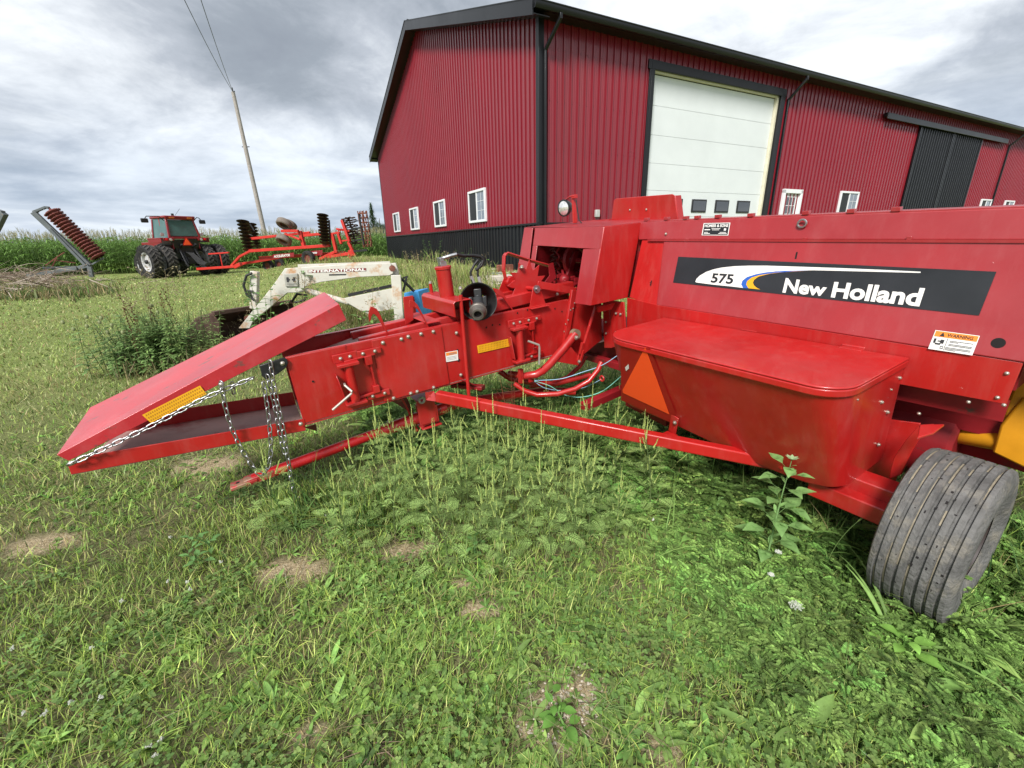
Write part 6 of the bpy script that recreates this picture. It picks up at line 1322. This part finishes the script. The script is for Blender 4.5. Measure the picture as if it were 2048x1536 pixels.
# ------------------------------------------------------------------ plants that can be told apart
def put(name, mesh_stem, children, pos, rz, sc, label, cat, group=None):
    o = bpy.data.objects.new(name, mesh_stem); COL.objects.link(o); o.location = pos; o.rotation_euler = (0, 0, rz); o.scale = (sc,) * 3; tag(o, label, cat, group)
    for nm, me in children: ch = bpy.data.objects.new(nm, me); COL.objects.link(ch); ch.parent = o
    return o
def ragweed():
    st, lf, sp_ = Veg(), Veg(), Veg(); H = .52; lean = RNG.uniform(-.08, .08, 2)
    ax = lambda t_: V(lean[0] * t_ * t_, lean[1] * t_ * t_, H * t_)
    st.stem([ax(0), ax(.5), ax(1)], [.004, .003, .0018], (.16, .22, .08), 5)
    for k in range(24):
        t_ = .10 + .87 * k / 24; a = k * 2.4 + RNG.uniform(-.4, .4); L_ = .115 * (1.1 - .55 * t_) * RNG.uniform(.8, 1.2); d = V(cos(a), sin(a), RNG.uniform(.3, .9)); e_ = ax(t_) + nrm(d) * L_ * (.2 if k % 2 else .75)
        st.stem([ax(t_), e_], [.0018, .001], (.16, .24, .08), 3); lace_leaf(lf, e_, V(cos(a), sin(a), .15), L_, np.array((.26, .38, .12)) * RNG.uniform(.5, 1.6), 1 if k % 3 else 2)
        if k > 8 and RNG.random() < .8:
            b = e_; h_ = RNG.uniform(.04, .09) * (1 if k < 11 else 1.2); dd = nrm(V(cos(a) * RNG.uniform(.1, .6), sin(a) * RNG.uniform(.1, .6), 1)); sp_.stem([b, b + dd * h_], .001, (.3, .42, .1), 3)
            for j in range(int(h_ / .006)): sp_.lump(b + dd * (.008 + j * .006) + RNG.normal(0, .0010, 3), .0052 * (1 - .5 * j * .006 / h_), np.array((.50, .60, .20)) * RNG.uniform(.8, 1.2), 5, 3)
    b = ax(1); h_ = .15
    for j in range(26): sp_.lump(b + V(0, 0, j * .006) + RNG.normal(0, .0008, 3), .0056 * (1 - .022 * j), np.array((.50, .60, .20)) * RNG.uniform(.8, 1.2), 5, 3)
    return st.mesh('ragweed_stem', LEAF), lf.mesh('ragweed_leaves', LEAF), sp_.mesh('ragweed_spikes', LEAF)
RG = [ragweed() for _ in range(5)]
rpos = [(x + RNG.uniform(-25, 25), y + RNG.uniform(-30, 30)) for x, y in ((700, 950), (780, 930), (850, 900), (930, 930), (1000, 890), (1080, 900), (1140, 890), (880, 960), (960, 970), (1040, 960), (1110, 930), (1180, 960), (820, 1000), (910, 1000), (1000, 1030), (1090, 1050), (1210, 940), (1060, 870), (980, 860), (900, 850))] + [(640, 870), (600, 930), (680, 960), (720, 880), (760, 930), (800, 900), (840, 960), (790, 1000), (870, 1010), (900, 930), (940, 980), (960, 1040), (990, 920), (1020, 980), (1060, 1030), (1080, 940), (1120, 990), (1150, 1040), (1170, 930), (1200, 980), (1230, 1020), (880, 880), (930, 870), (830, 870), (1010, 870), (1100, 880), (1160, 870), (1050, 850), (1240, 900), (1280, 860), (700, 1040), (900, 1070), (1010, 1090), (1180, 1010), (740, 975), (560, 1010), (1290, 900), (1100, 820), (1230, 810), (880, 840), (960, 900), (1040, 900), (1130, 950), (980, 990), (1300, 960)]
rpos = [p for p in rpos if p[0] > 740 or p[1] > 965]
for i, (x, y) in enumerate(rpos):
    g = gnd(x, y + 70); s_, lf, sp_ = RG[i % 5]; sc = RNG.uniform(.72, 1.1)
    where = 'between the drawbar tube and the bare patch' if x < 860 else ('in front of the diagonal red brace' if x < 1180 else 'towards the twine box')
    put('ragweed_plant', s_, [('leaves', lf), ('flower_spike', sp_)], (g[0], g[1], float(ground_z(g[0], g[1]))), RNG.uniform(0, 6.28), sc, 'yellow green ragweed with upright flower spikes ' + where, 'weed', 'ragweed plants ' + where)
def leafy_plant(H, nl, L0, wr_, col, shape='diamond', branch=0, spike=False, lean=.05):
    st, lf = Veg(), Veg(); lx, ly = RNG.normal(0, lean, 2); ax = lambda t_: V(lx * t_ * t_, ly * t_ * t_, H * t_)
    st.stem([ax(0), ax(.35), ax(.7), ax(1)], [.0048, .004, .003, .0015], np.array(col) * 1.1 + .03, 6)
    for k in range(nl):
        t_ = .15 + .83 * k / nl; a = k * 2.4; L_ = L0 * (1.05 - .5 * t_) * RNG.uniform(.8, 1.2); b = ax(t_); d = V(cos(a), sin(a), .35); pe = b + nrm(d) * L_ * .5; st.stem([b, pe], .0012, np.array(col) * 1.1, 3)
        lf.leaf(pe, d, L_, L_ * wr_, np.array(col) * RNG.uniform(.85, 1.2), droop=RNG.uniform(.3, .9), n=6, shape=shape)
        if shape == 'diamond':
            for sg in (-1, 1): lf.leaf(pe + nrm(d) * L_ * .3, nrm(d) + nrm(np.cross(d, (0, 0, 1))) * sg * .9, L_ * .32, L_ * .2, np.array(col) * RNG.uniform(.85, 1.15), n=2, shape='lance')
        if k % 2: lf.leaf(b, (cos(a + 1), sin(a + 1), 1.0), L_ * .45, L_ * .2, np.array(col) * 1.25, n=3, shape='lance')
    if spike:
        for j in range(9): a = j * 2.4; lf.leaf(ax(1), (cos(a), sin(a), .9), .035, .018, np.array((.34, .46, .24)), n=3, shape='lance')
    return st.mesh('stem', LEAF), lf.mesh('leaves', LEAF)
def place_leafy(px, py, H, nl, L0, wr_, col, name, lab, cat='weed', group=None, **k):
    s_, lf = leafy_plant(H, nl, L0, wr_, col, **k); g = gnd(px, py); put(name, s_, [('leaves', lf)], (g[0], g[1], float(ground_z(g[0], g[1]))), RNG.uniform(0, 6), 1, lab, cat, group)
GW_ = (.21, .37, .12)
place_leafy(1532, 1125, .62, 22, .14, .66, GW_, 'lambsquarters_plant', 'tall toothed grey green lambsquarters standing against the red twine box', spike=True, lean=.01)
place_leafy(1430, 1040, .17, 8, .05, .5, GW_, 'lambsquarters_plant', 'short grey green seedling left of the tall lambsquarters')
place_leafy(1345, 1060, .28, 10, .04, .5, (.22, .36, .08), 'lambsquarters_plant', 'thin yellow green upright weed in front of the brace beam')
place_leafy(1330, 1075, .20, 8, .04, .5, (.20, .34, .08), 'lambsquarters_plant', 'small yellow green weed beside the thin upright one')
place_leafy(1800, 1310, .10, 8, .09, .7, (.22, .42, .08), 'young_weed', 'bright light green broad leaved seedling below the black tyre', shape='ovate')
place_leafy(425, 1100, .17, 9, .06, .5, (.16, .32, .10), 'young_weed', 'bright green leafy weed in the lawn below the drawbar tip', shape='ovate')
place_leafy(405, 1130, .12, 8, .06, .5, (.16, .32, .10), 'young_weed', 'lower leafy weed directly beside the bright leafy one', shape='ovate')
place_leafy(1130, 1460, .07, 9, .06, .7, (.13, .28, .05), 'plantain_plant', 'dark green rosette on the bare gravel nearest the camera', shape='ovate')
place_leafy(950, 1110, .16, 8, .045, .5, (.14, .28, .08), 'young_weed', 'blue green clover like weed in front of the ragweed', shape='ovate')
# plantain rosettes
pm = [fast_mesh('plantain_rosette', *t_) for t_ in PLt]
for me in pm: me.materials.append(LEAF)
pts = [(x, y) for x, y in zip(RNG.uniform(690, 1420, 150), RNG.uniform(1060, 1530, 150))] + [(x, y) for x, y in zip(RNG.uniform(100, 700, 26), RNG.uniform(1150, 1530, 26))] + [(x, y) for x, y in zip(RNG.uniform(1400, 1900, 40), RNG.uniform(1200, 1530, 40))]
for i, (x, y) in enumerate(pts):
    g = gnd(x, y)
    if bare(np.array([g[0]]), np.array([g[1]]))[0] > .4: continue
    zone = 'in the grassy lawn at the lower left' if x < 690 else ('among the carrot leaves left of the tyre' if x > 1400 else ('between the bare patches and the ragweed' if y < 1250 else 'around the gravel spot near the bottom edge'))
    put('plantain_plant', pm[i % 6], [], tuple(g), RNG.uniform(0, 6.28), RNG.uniform(.4, .9), 'flat green plantain rosette ' + zone, 'weed', 'plantain rosettes ' + zone)
# white umbels
def umbel(r_, H):
    st, fl = Veg(), Veg(); st.stem([(0, 0, 0), (.01, 0, H * .5), (0, 0, H)], [.0018, .0014], (.15, .28, .08), 4)
    for k in range(26):
        a = k * 2.4; rr = r_ * sqrt(k / 26); p = V(rr * cos(a), rr * sin(a), H + .012 - rr * .12); st.stem([(0, 0, H), p], .0006, (.2, .35, .1), 3)
        for j in range(5): fl.lump(p + RNG.normal(0, .0026, 3) * V(1, 1, .4), .0026, (.75, .76, .7), 5, 3, (1, 1, .5))
    return st.mesh('stem', LEAF), fl.mesh('flower', FLW)
for px, py, r_, H, lab in ((1580, 1235, .026, .13, 'largest white wild carrot flower left of the tyre base'), (1548, 1120, .014, .12, 'small white wild carrot flower in line above the largest one'), (1535, 1160, .012, .1, 'small cream wild carrot flower between the two white ones'), (2040, 700 + 600, .012, .1, 'small white wild carrot flower right of the tyre')):
    s_, f_ = umbel(r_, H); g = gnd(px, py + 25); put('wild_carrot_flower', s_, [('flower', f_)], tuple(g), 0, 1, lab, 'flower')
fl = Veg(); st = Veg()
for px, py in ((345, 1080), (380, 1172), (385, 1186), (340, 1170), (190, 1305), (210, 1405), (330, 1490), (305, 1503), (318, 1523), (150, 1415), (57, 1436), (100, 1437), (446, 1130), (35, 1305), (250, 1210), (1420, 1105), (1305, 1045), (640, 1030), (655, 1035), (600, 1000)):
    g = gnd(px, py + 8); st.stem([g, g + V(0, 0, .045)], .0008, (.12, .24, .05), 3)
    for k in range(14): fl.lump(g + V(0, 0, .05) + RNG.normal(0, .0035, 3), .0032, (.62, .6, .5), 5, 3)
for m_, nm in ((fl, 'clover_blossoms'),):
    tag(link(nm, m_.mesh(nm, FLW), FLW), 'tiny white clover blossoms dotted over the lawn', 'flowers', kind='stuff')
# foxtail heads and long arching blades
def foxtail(px, py, H, bend, lab):
    s = Veg(); P = [V(bend * t_ ** 2 * H, 0, H * (t_ - .25 * abs(bend) * t_ ** 3)) for t_ in np.linspace(0, 1, 7)]; s.stem(P, .0013, (.25, .38, .12), 4); d = nrm(P[-1] - P[-2])
    h = Veg()
    for j in range(30): p = P[-1] + d * j * .0022 + V(0, 0, -.0009 * j * j * .03); h.lump(p, .0048 * sin(pi * (j + 2) / 34) ** .5, np.array((.34, .46, .14)) * RNG.uniform(.8, 1.2), 6, 4)
    for k in range(4):
        a = RNG.uniform(0, 6); s.leaf(P[1 + k], (cos(a), sin(a), .9), H * .5, .009, (.17, .30, .07), droop=1.4, n=6, shape='blade')
    g = gnd(px, py); put('foxtail_grass', s.mesh('stem', LEAF), [('seed_head', h.mesh('seed_head', LEAF))], tuple(g), RNG.uniform(-.5, .5), 1, lab, 'grass')
foxtail(1650, 1140, .33, .25, 'foxtail grass with fuzzy head right of the lambsquarters'); foxtail(1640, 1080, .26, .1, 'foxtail grass head hanging below the twine box corner'); foxtail(850, 1090, .30, -.35, 'foxtail grass bending left inside the ragweed clump')
def tuft(px, py, n_, H, w, col, lab, droop=1.3, spread=.9):
    s = Veg()
    for k in range(n_):
        a = RNG.uniform(0, 6.28); s.leaf((RNG.normal(0, .015), RNG.normal(0, .015), 0), (cos(a) * spread, sin(a) * spread, 1.1), H * RNG.uniform(.6, 1.15), w * RNG.uniform(.7, 1.2), np.array(col) * RNG.uniform(.75, 1.25), droop=droop * RNG.uniform(.5, 1.3), n=7, shape='blade', fold=.25)
    g = gnd(px, py); me = s.mesh('grass_tuft', LEAF); put('grass_tuft', me, [], tuple(g), 0, 1, lab, 'grass')
tuft(1790, 1290, 9, .40, .019, (.22, .36, .10), 'arching wide bladed grass tuft at the left foot of the tyre'); tuft(1700, 1080, 14, .40, .016, (.14, .25, .06), 'wide bladed grass in front of the axle beam'); tuft(1640, 1060, 11, .34, .015, (.13, .23, .06), 'dark wide bladed grass under the twine box corner')
tuft(640, 1020, 60, .24, .009, (.14, .25, .07), 'dense dark grass tuft under the drawbar sleeve'); tuft(560, 1000, 40, .15, .007, (.12, .24, .06), 'dense grass tuft under the hanging chains'); tuft(720, 1060, 50, .24, .008, (.11, .22, .06), 'grass tuft left of the ragweed clump'); tuft(590, 1060, 40, .24, .008, (.16, .28, .08), 'lighter grass tuft between drawbar and bare patch')
tuft(1060, 780, 10, .30, .012, (.22, .33, .12), 'grass leaning on the curved needle tubes', droop=.9); tuft(1200, 1420, 16, .12, .004, (.2, .3, .1), 'short wiry tuft beside the bare gravel'); tuft(1240, 1300, 14, .14, .003, (.3, .36, .16), 'pale radiating crabgrass star right of the plantains', droop=.8, spread=2.5); tuft(745, 1500, 14, .13, .004, (.3, .2, .16), 'purplish dead crabgrass star near the bottom edge', droop=.6, spread=2.6)
tuft(930, 1120, 5, .45, .004, (.25, .34, .12), 'long thin arching grass stems right of the ragweed', droop=1.0); tuft(1290, 1130, 7, .36, .005, (.24, .36, .1), 'long thin pale grass stems in front of the brace', droop=.9); tuft(2010, 1230, 10, .25, .010, (.16, .3, .07), 'grass tuft against the right side of the tyre'); tuft(1960, 1380, 12, .2, .007, (.2, .34, .08), 'grass tuft at the right edge in front of the tyre')
tuft(300, 1500, 12, .13, .009, (.26, .38, .08), 'light green broad grass near the lower left corner'); tuft(130, 1480, 12, .12, .009, (.22, .34, .07), 'light green broad grass in the lower left corner'); tuft(820, 1480, 12, .12, .007, (.2, .32, .07), 'narrow grass tuft near the bottom centre')
for x, y in ((450, 1250), (250, 1380), (520, 1330), (620, 1420), (1400, 1500), (1540, 1440), (60, 1250), (380, 1290), (1460, 1380)): tuft(x, y, 9, .10, .0065, (.24, .36, .08), 'small light green grass sprout standing above the lawn')
tags = [o for o in COL.objects if o.name.startswith('grass_tuft') and o.get('label', '').startswith('small light green')]
for o in tags: o['group'] = 'light green grass sprouts in the lawn'

# reddish seed stalks before the chamber
s = Veg()
for k in range(5):
    p0 = V(0, 0, 0); top_ = V(RNG.uniform(-.12, .12), 0, RNG.uniform(.5, .72)); s.stem([p0, top_ * .5 + V(.02, 0, 0), top_], [.0016, .0008], (.42, .14, .08), 4)
    for j in range(9): b = top_ * RNG.uniform(.55, 1); a = RNG.uniform(0, 6.28); s.stem([b, b + V(cos(a) * .09, sin(a) * .09, RNG.uniform(0, .06))], .0006, (.48, .18, .1), 3)
g = gnd(1020, 905); put('seed_grass', s.mesh('seed_grass', LEAF), [], tuple(g), 0, 1, 'thin reddish seed stalks in front of the yellow decal on the chamber', 'grass')

# ------------------------------------------------------------------ teasel and dock bush
def bushpos(px, py): g = gnd(px, py); return V(g[0], g[1], float(ground_z(g[0], g[1])))
bp = bushpos(335, 738)
for nm, lab, dx, kind in (('teasel_plant', 'teasel with round pale green seed heads left of the rusty bucket', -.42, 't'), ('dock_plant', 'tall brown dock stalks rising from the weed bush behind the chute', -.05, 'd'), ('bushy_weed', 'dense dark green leafy weeds massed at the foot of the teasel', -.25, 'b'), ('bushy_weed', 'narrow leaved weeds between the dock stalks and the bucket', .35, 'c'), ('dry_thistle', 'dry branching seed thistle standing above the dock stalks', .05, 'y')):
    st, lf, hd = Veg(), Veg(), Veg(); nst = {'t': 9, 'd': 7, 'b': 85, 'c': 50, 'y': 5}[kind]
    for k in range(nst):
        x0, y0 = RNG.normal(0, {'b': .32, 'c': .25}.get(kind, .16)), RNG.normal(0, .2); H = {'t': RNG.uniform(.55, .85), 'd': RNG.uniform(.8, 1.15), 'b': RNG.uniform(.35, .85), 'c': RNG.uniform(.4, .9), 'y': RNG.uniform(1.2, 1.42)}[kind]
        lx = RNG.normal(0, .12) - (.12 if kind == 't' else 0); ax = lambda t_: V(x0 + lx * t_ * t_, y0, H * t_); brown = (.16, .09, .045) if kind == 'd' else ((.32, .27, .15) if kind == 'y' else (.14, .2, .07))
        st.stem([ax(0), ax(.5), ax(1)], [.006, .003], brown, 4)
        for j in range(int(H * ({'b': 55, 'c': 48}.get(kind, 14)))):
            t_ = RNG.uniform(.08, .97); a = RNG.uniform(0, 6.28); L_ = {'t': .16, 'd': .12, 'b': .17, 'c': .13, 'y': .06}[kind] * (1.1 - .6 * t_)
            lf.leaf(ax(t_), (cos(a), sin(a), .5), L_, L_ * {'b': .30, 'c': .2}.get(kind, .2), np.array({'t': (.14, .22, .09), 'd': (.12, .18, .06), 'b': (.17, .27, .09), 'c': (.24, .35, .11), 'y': (.25, .24, .12)}[kind]) * RNG.uniform(.7, 1.4), droop=.8, n=3, shape='lance')
        if kind == 't':
            for j in range(2): p = ax(1 - .12 * j) + V(RNG.normal(0, .06), RNG.normal(0, .04), .02); hd.lump(p, .021, (.36, .39, .20), 8, 6, (1, 1, 1.4)); st.stem([ax(.8), p], .002, (.2, .26, .1), 3); [hd.leaf(p, RNG.normal(0, 1, 3), .04, .003, (.46, .47, .28), n=1, shape='blade', droop=0) for _ in range(46)]
        if kind == 'd':
            for j in range(34): hd.lump(ax(.42 + .58 * j / 34) + RNG.normal(0, .012, 3), .011, np.array((.13, .06, .03)) * RNG.uniform(.7, 1.4), 5, 3)
        if kind == 'y':
            for j in range(16): a = RNG.uniform(0, 6.28); b = ax(RNG.uniform(.7, 1)); e_ = b + V(cos(a) * .12, sin(a) * .12, RNG.uniform(.02, .12)); st.stem([b, e_], .0018, brown, 3); hd.lump(e_, .013, (.38, .33, .2), 5, 3); [hd.leaf(e_, RNG.normal(0, 1, 3), .018, .006, (.42, .38, .25), n=1, droop=0) for _ in range(3)]
    o = put(nm, st.mesh('stem', LEAF), [('leaves', lf.mesh('leaves', LEAF))] + ([('seed_head', hd.mesh('seed_head', LEAF))] if hd.v else []), tuple(bp + V(dx * .8, .06 * dx, 0)), 0, 1, lab, 'weed')
# tall weeds growing through the loader
def tall_weed(px, py, H, lab, kind='leafy', n_=8, L0=.2, wr_=.28, col=(.12, .24, .06), spread=.3):
    st, lf, hd = Veg(), Veg(), Veg(); b0_ = bushpos(px, py)
    for k in range(n_):
        x0, y0 = RNG.normal(0, spread, 2) * V(1, .5); h_ = H * RNG.uniform(.65, 1.05); lx = RNG.normal(0, .12); ax = lambda t_: V(x0 + lx * t_ * t_, y0, h_ * t_); sc_ = (.2, .28, .1) if kind == 'leafy' else (.33, .26, .15)
        st.stem([ax(0), ax(.5), ax(1)], [.005, .0025], sc_, 4)
        for j in range(int(h_ * 16)):
            t_ = RNG.uniform(.1, .98); a = RNG.uniform(0, 6.28)
            if kind == 'leafy' or RNG.random() < .25: lf.leaf(ax(t_), (cos(a), sin(a), .6), L0 * RNG.uniform(.5, 1), L0 * wr_, np.array(col) * RNG.uniform(.7, 1.35), droop=.9, n=4, shape='lance')
            else:
                e_ = ax(t_) + V(cos(a) * .1, sin(a) * .1, .07); st.stem([ax(t_), e_], .0015, sc_, 3)
                for _ in range(4): hd.lump(e_ + RNG.normal(0, .015, 3), .009, np.array((.42, .34, .22)) * RNG.uniform(.7, 1.3), 5, 3)
    ch = [('leaves', lf.mesh('leaves', LEAF))] if lf.v else []
    if hd.v: ch.append(('seed_head', hd.mesh('seed_head', LEAF)))
    put('tall_weed', st.mesh('stem', LEAF), ch, tuple(b0_), 0, 1, lab, 'weed')
tall_weed(535, 712, 1.35, 'tall leafy green weed overlapping the left loader post', n_=4, L0=.20, spread=.14)
tall_weed(560, 715, 1.0, 'leafy weeds under the loader arm knee', n_=3, spread=.15, L0=.15)
tall_weed(650, 705, 1.25, 'dry brown seeding weed in front of the loader lettering', kind='dry', n_=6, spread=.3)
tall_weed(730, 700, 1.1, 'dry seed weeds right of the loader cylinder', kind='dry', n_=8, spread=.35)
tall_weed(600, 712, .7, 'green weeds behind the raised chute cover corner', n_=6, spread=.3, L0=.15, col=(.14, .27, .06)); tall_weed(720, 705, .8, 'green leafy weeds at the foot of the loader side frame', n_=9, spread=.4, col=(.16, .28, .07)); tall_weed(690, 620, 1.0, 'dry weeds between the loader arms', kind='dry', n_=8, spread=.5)
tall_weed(740, 560, .8, 'dry tan weeds behind the upper end of the loader arm', kind='dry', n_=8, spread=.5); tall_weed(480, 700, .6, 'tan seeding grass stems around the rusty bucket', kind='dry', n_=10, spread=.3)
tall_weed(780, 516, .7, 'short green weed against the wainscot near the barn far corner', n_=8, spread=.3, L0=.14); tall_weed(862, 527, 1.0, 'taller green weed against the wainscot behind the red cylinder', n_=5, spread=.2, L0=.15); tall_weed(820, 521, .8, 'green weed against the wainscot between two taller weeds', n_=6, spread=.25, L0=.14); tall_weed(925, 540, .8, 'green weed against the wainscot beside the grey plank', n_=5, spread=.2, L0=.13); tall_weed(893, 548, .6, 'tan seeding weed behind the hose fitting', kind='dry', n_=12, spread=.5)
# ------------------------------------------------------------------ brush pile
s = Veg(); bpp = []
for k in range(620):
    x, y = RNG.normal(55, 60), RNG.normal(570, 12); g = gnd(x, min(max(y, 548), 600)); z0 = max(0, RNG.normal(.25, .25)); a = RNG.uniform(0, 6.28); L_ = RNG.uniform(.3, 1.8); d = V(cos(a), sin(a) * .6, RNG.normal(0, .25)); d = nrm(d)
    p0 = V(g[0], g[1], float(ground_z(g[0], g[1])) + z0); cc = np.array([(.26, .20, .15), (.36, .3, .24), (.16, .11, .08)][k % 3]) * RNG.uniform(.7, 1.3); s.stem([p0, p0 + d * L_ * .5 + RNG.normal(0, .06, 3), p0 + d * L_ + RNG.normal(0, .08, 3)], [RNG.uniform(.008, .025), .004], cc, 4)
    if k % 3 == 0: s.leaf(p0 + d * L_ * .5, RNG.normal(0, 1, 3), .3, .04, np.array((.3, .24, .14)) * RNG.uniform(.6, 1.2), n=2)
link('brush_pile', s.mesh('brush_pile', STALK), STALK, label='tangled heap of grey brown brush left of the cultipacker', cat='brush', kind='stuff')
# ------------------------------------------------------------------ corn
def corn():
    st, lf, ts = Veg(), Veg(), Veg(); H = RNG.uniform(2.35, 2.65); st.stem([(0, 0, 0), (.01, 0, H * .5), (.02, .01, H)], [.016, .013, .008], (.16, .24, .07), 5)
    for k in range(13):
        t_ = .1 + .86 * k / 13; a = (k % 2) * pi + RNG.normal(0, .5) + .4; L_ = RNG.uniform(.65, .95) * (1 - .35 * abs(t_ - .5)); lf.leaf((.01, 0, H * t_), (cos(a) * .7, sin(a) * .7, 1.15), L_, .085, np.array((.13, .23, .055)) * RNG.uniform(.5, 1.6) + (.03, .02, 0) * np.array(k < 3), droop=2.3, n=6, shape='blade', fold=.2)
    for j in range(5): a = RNG.uniform(0, 6.28); r_ = .0 if j == 0 else RNG.uniform(.05, .16); ts.stem([(.02, .01, H), (.02 + cos(a) * r_ * .5, .01 + sin(a) * r_ * .5, H + .18), (.02 + cos(a) * r_, .01 + sin(a) * r_, H + RNG.uniform(.26, .42))], .0055, np.array((.44, .42, .24)) * RNG.uniform(.8, 1.2), 3)
    return st, lf, ts
CN = [corn() for _ in range(7)]; CNm = [(a.mesh('corn_stalk', LEAF), b.mesh('corn_leaves', LEAF), c__.mesh('corn_tassel', LEAF)) for a, b, c__ in CN]
CNa = [merge(a.arr(), b.arr(), c__.arr()) for a, b, c__ in CN]
L0_, L1_ = depth_pt(-60, 545, 46), depth_pt(773, 520, 41); L0_[2] = L1_[2] = 0
ldir = nrm(L1_ - L0_); lper = V(-ldir[1], ldir[0], 0); lper = lper if lper[1] > 0 else -lper; LEN = np.linalg.norm(L1_ - L0_)
cnt = 0; P = []
for row in range(14):
    off = row * .76; x = -12.0; step = .24 if row < 3 else .26
    while x < LEN + 2.2 + row * .15:
        p = L0_ + ldir * (x + RNG.normal(0, .04)) + lper * (off + RNG.normal(0, .05)); x += step
        if barn_d(p[0], p[1]) < .7: continue
        p[2] = float(ground_z(p[0], p[1])); ix, iy = imgxy(p[None])
        if row < 2 and -20 < ix[0] < 800 and cnt < 290:
            a, b, c__ = CNm[cnt % 7]; sc = RNG.uniform(.86, 1.1); o = put('corn_plant', a, [('leaves', b), ('tassel', c__)], tuple(p), RNG.uniform(0, 6.28), sc, 'green tasselled corn plant in the front rows of the field', 'corn', 'corn plants along the field edge'); cnt += 1
        else: P.append(p)
P = np.array(P); n = len(P); v, q_, c_ = scatter(CNa, P, RNG.uniform(0, 6.28, n), RNG.uniform(.86, 1.12, n), None, np.clip(1 + RNG.normal(0, .15, (n, 1)), .6, 1.4) * np.ones((1, 3)))
link('corn_field', fast_mesh('corn_field', v, q_, c_), LEAF, label='dense green corn field behind the front rows', cat='corn', kind='stuff')
m = MB(); a0 = L0_ - ldir * 40 + lper * 9; a1 = L1_ + ldir * 3 + lper * 9      # body of the field further back
m.prism([a0 + V(0, 0, 0), a1, a1 + lper * 260 - ldir * 90, a0 + lper * 260 - ldir * 90], V(0, 0, 2.3)); tag(m.build('corn_canopy', mat('corn_canopy_green', (.07, .12, .03), .8, var=.5, vscale=3), smooth=0), 'far reaches of the corn field seen as one canopy', 'corn', kind='stuff')
# distant trees
def tree(px, py, dist, H, r_, lab, conifer=False):
    p = depth_pt(px, py, dist); p[2] = 0; st, lf = Veg(), Veg(); st.stem([(0, 0, 0), (0, 0, H * .95)], [.35, .08], (.1, .08, .06), 6)
    for k in range(1500):
        t_ = RNG.random() ** .8
        if conifer: z = H * (.15 + .85 * t_); rr = r_ * (1 - t_) * (.5 + .5 * (.5 + .5 * sin(t_ * 40))) * sqrt(RNG.random()); a = RNG.uniform(0, 6.28); q__ = V(rr * cos(a), rr * sin(a), z)
        else: u_ = nrm(RNG.normal(0, 1, 3)); q__ = u_ * r_ * (RNG.random() ** .4) * (.75 + .3 * sin(u_[0] * 5 + u_[2] * 4)); q__[2] = H * .62 + q__[2] * .7
        lf.leaf(q__, RNG.normal(0, 1, 3), .9, .55, np.array((.05, .09, .035)) * RNG.uniform(.5, 1.6), n=1, droop=.2)
    o = put('pine_tree' if conifer else 'leafy_tree', st.mesh('trunk', STALK), [('crown', lf.mesh('crown', LEAF))], tuple(p), 0, 1, lab, 'tree')
tree(745, 440, 150, 13.5, 3.6, 'dark narrow conifer beyond the corn beside the barn corner', True); tree(760, 450, 160, 10.5, 4.5, 'round distant tree partly behind the barn far corner')
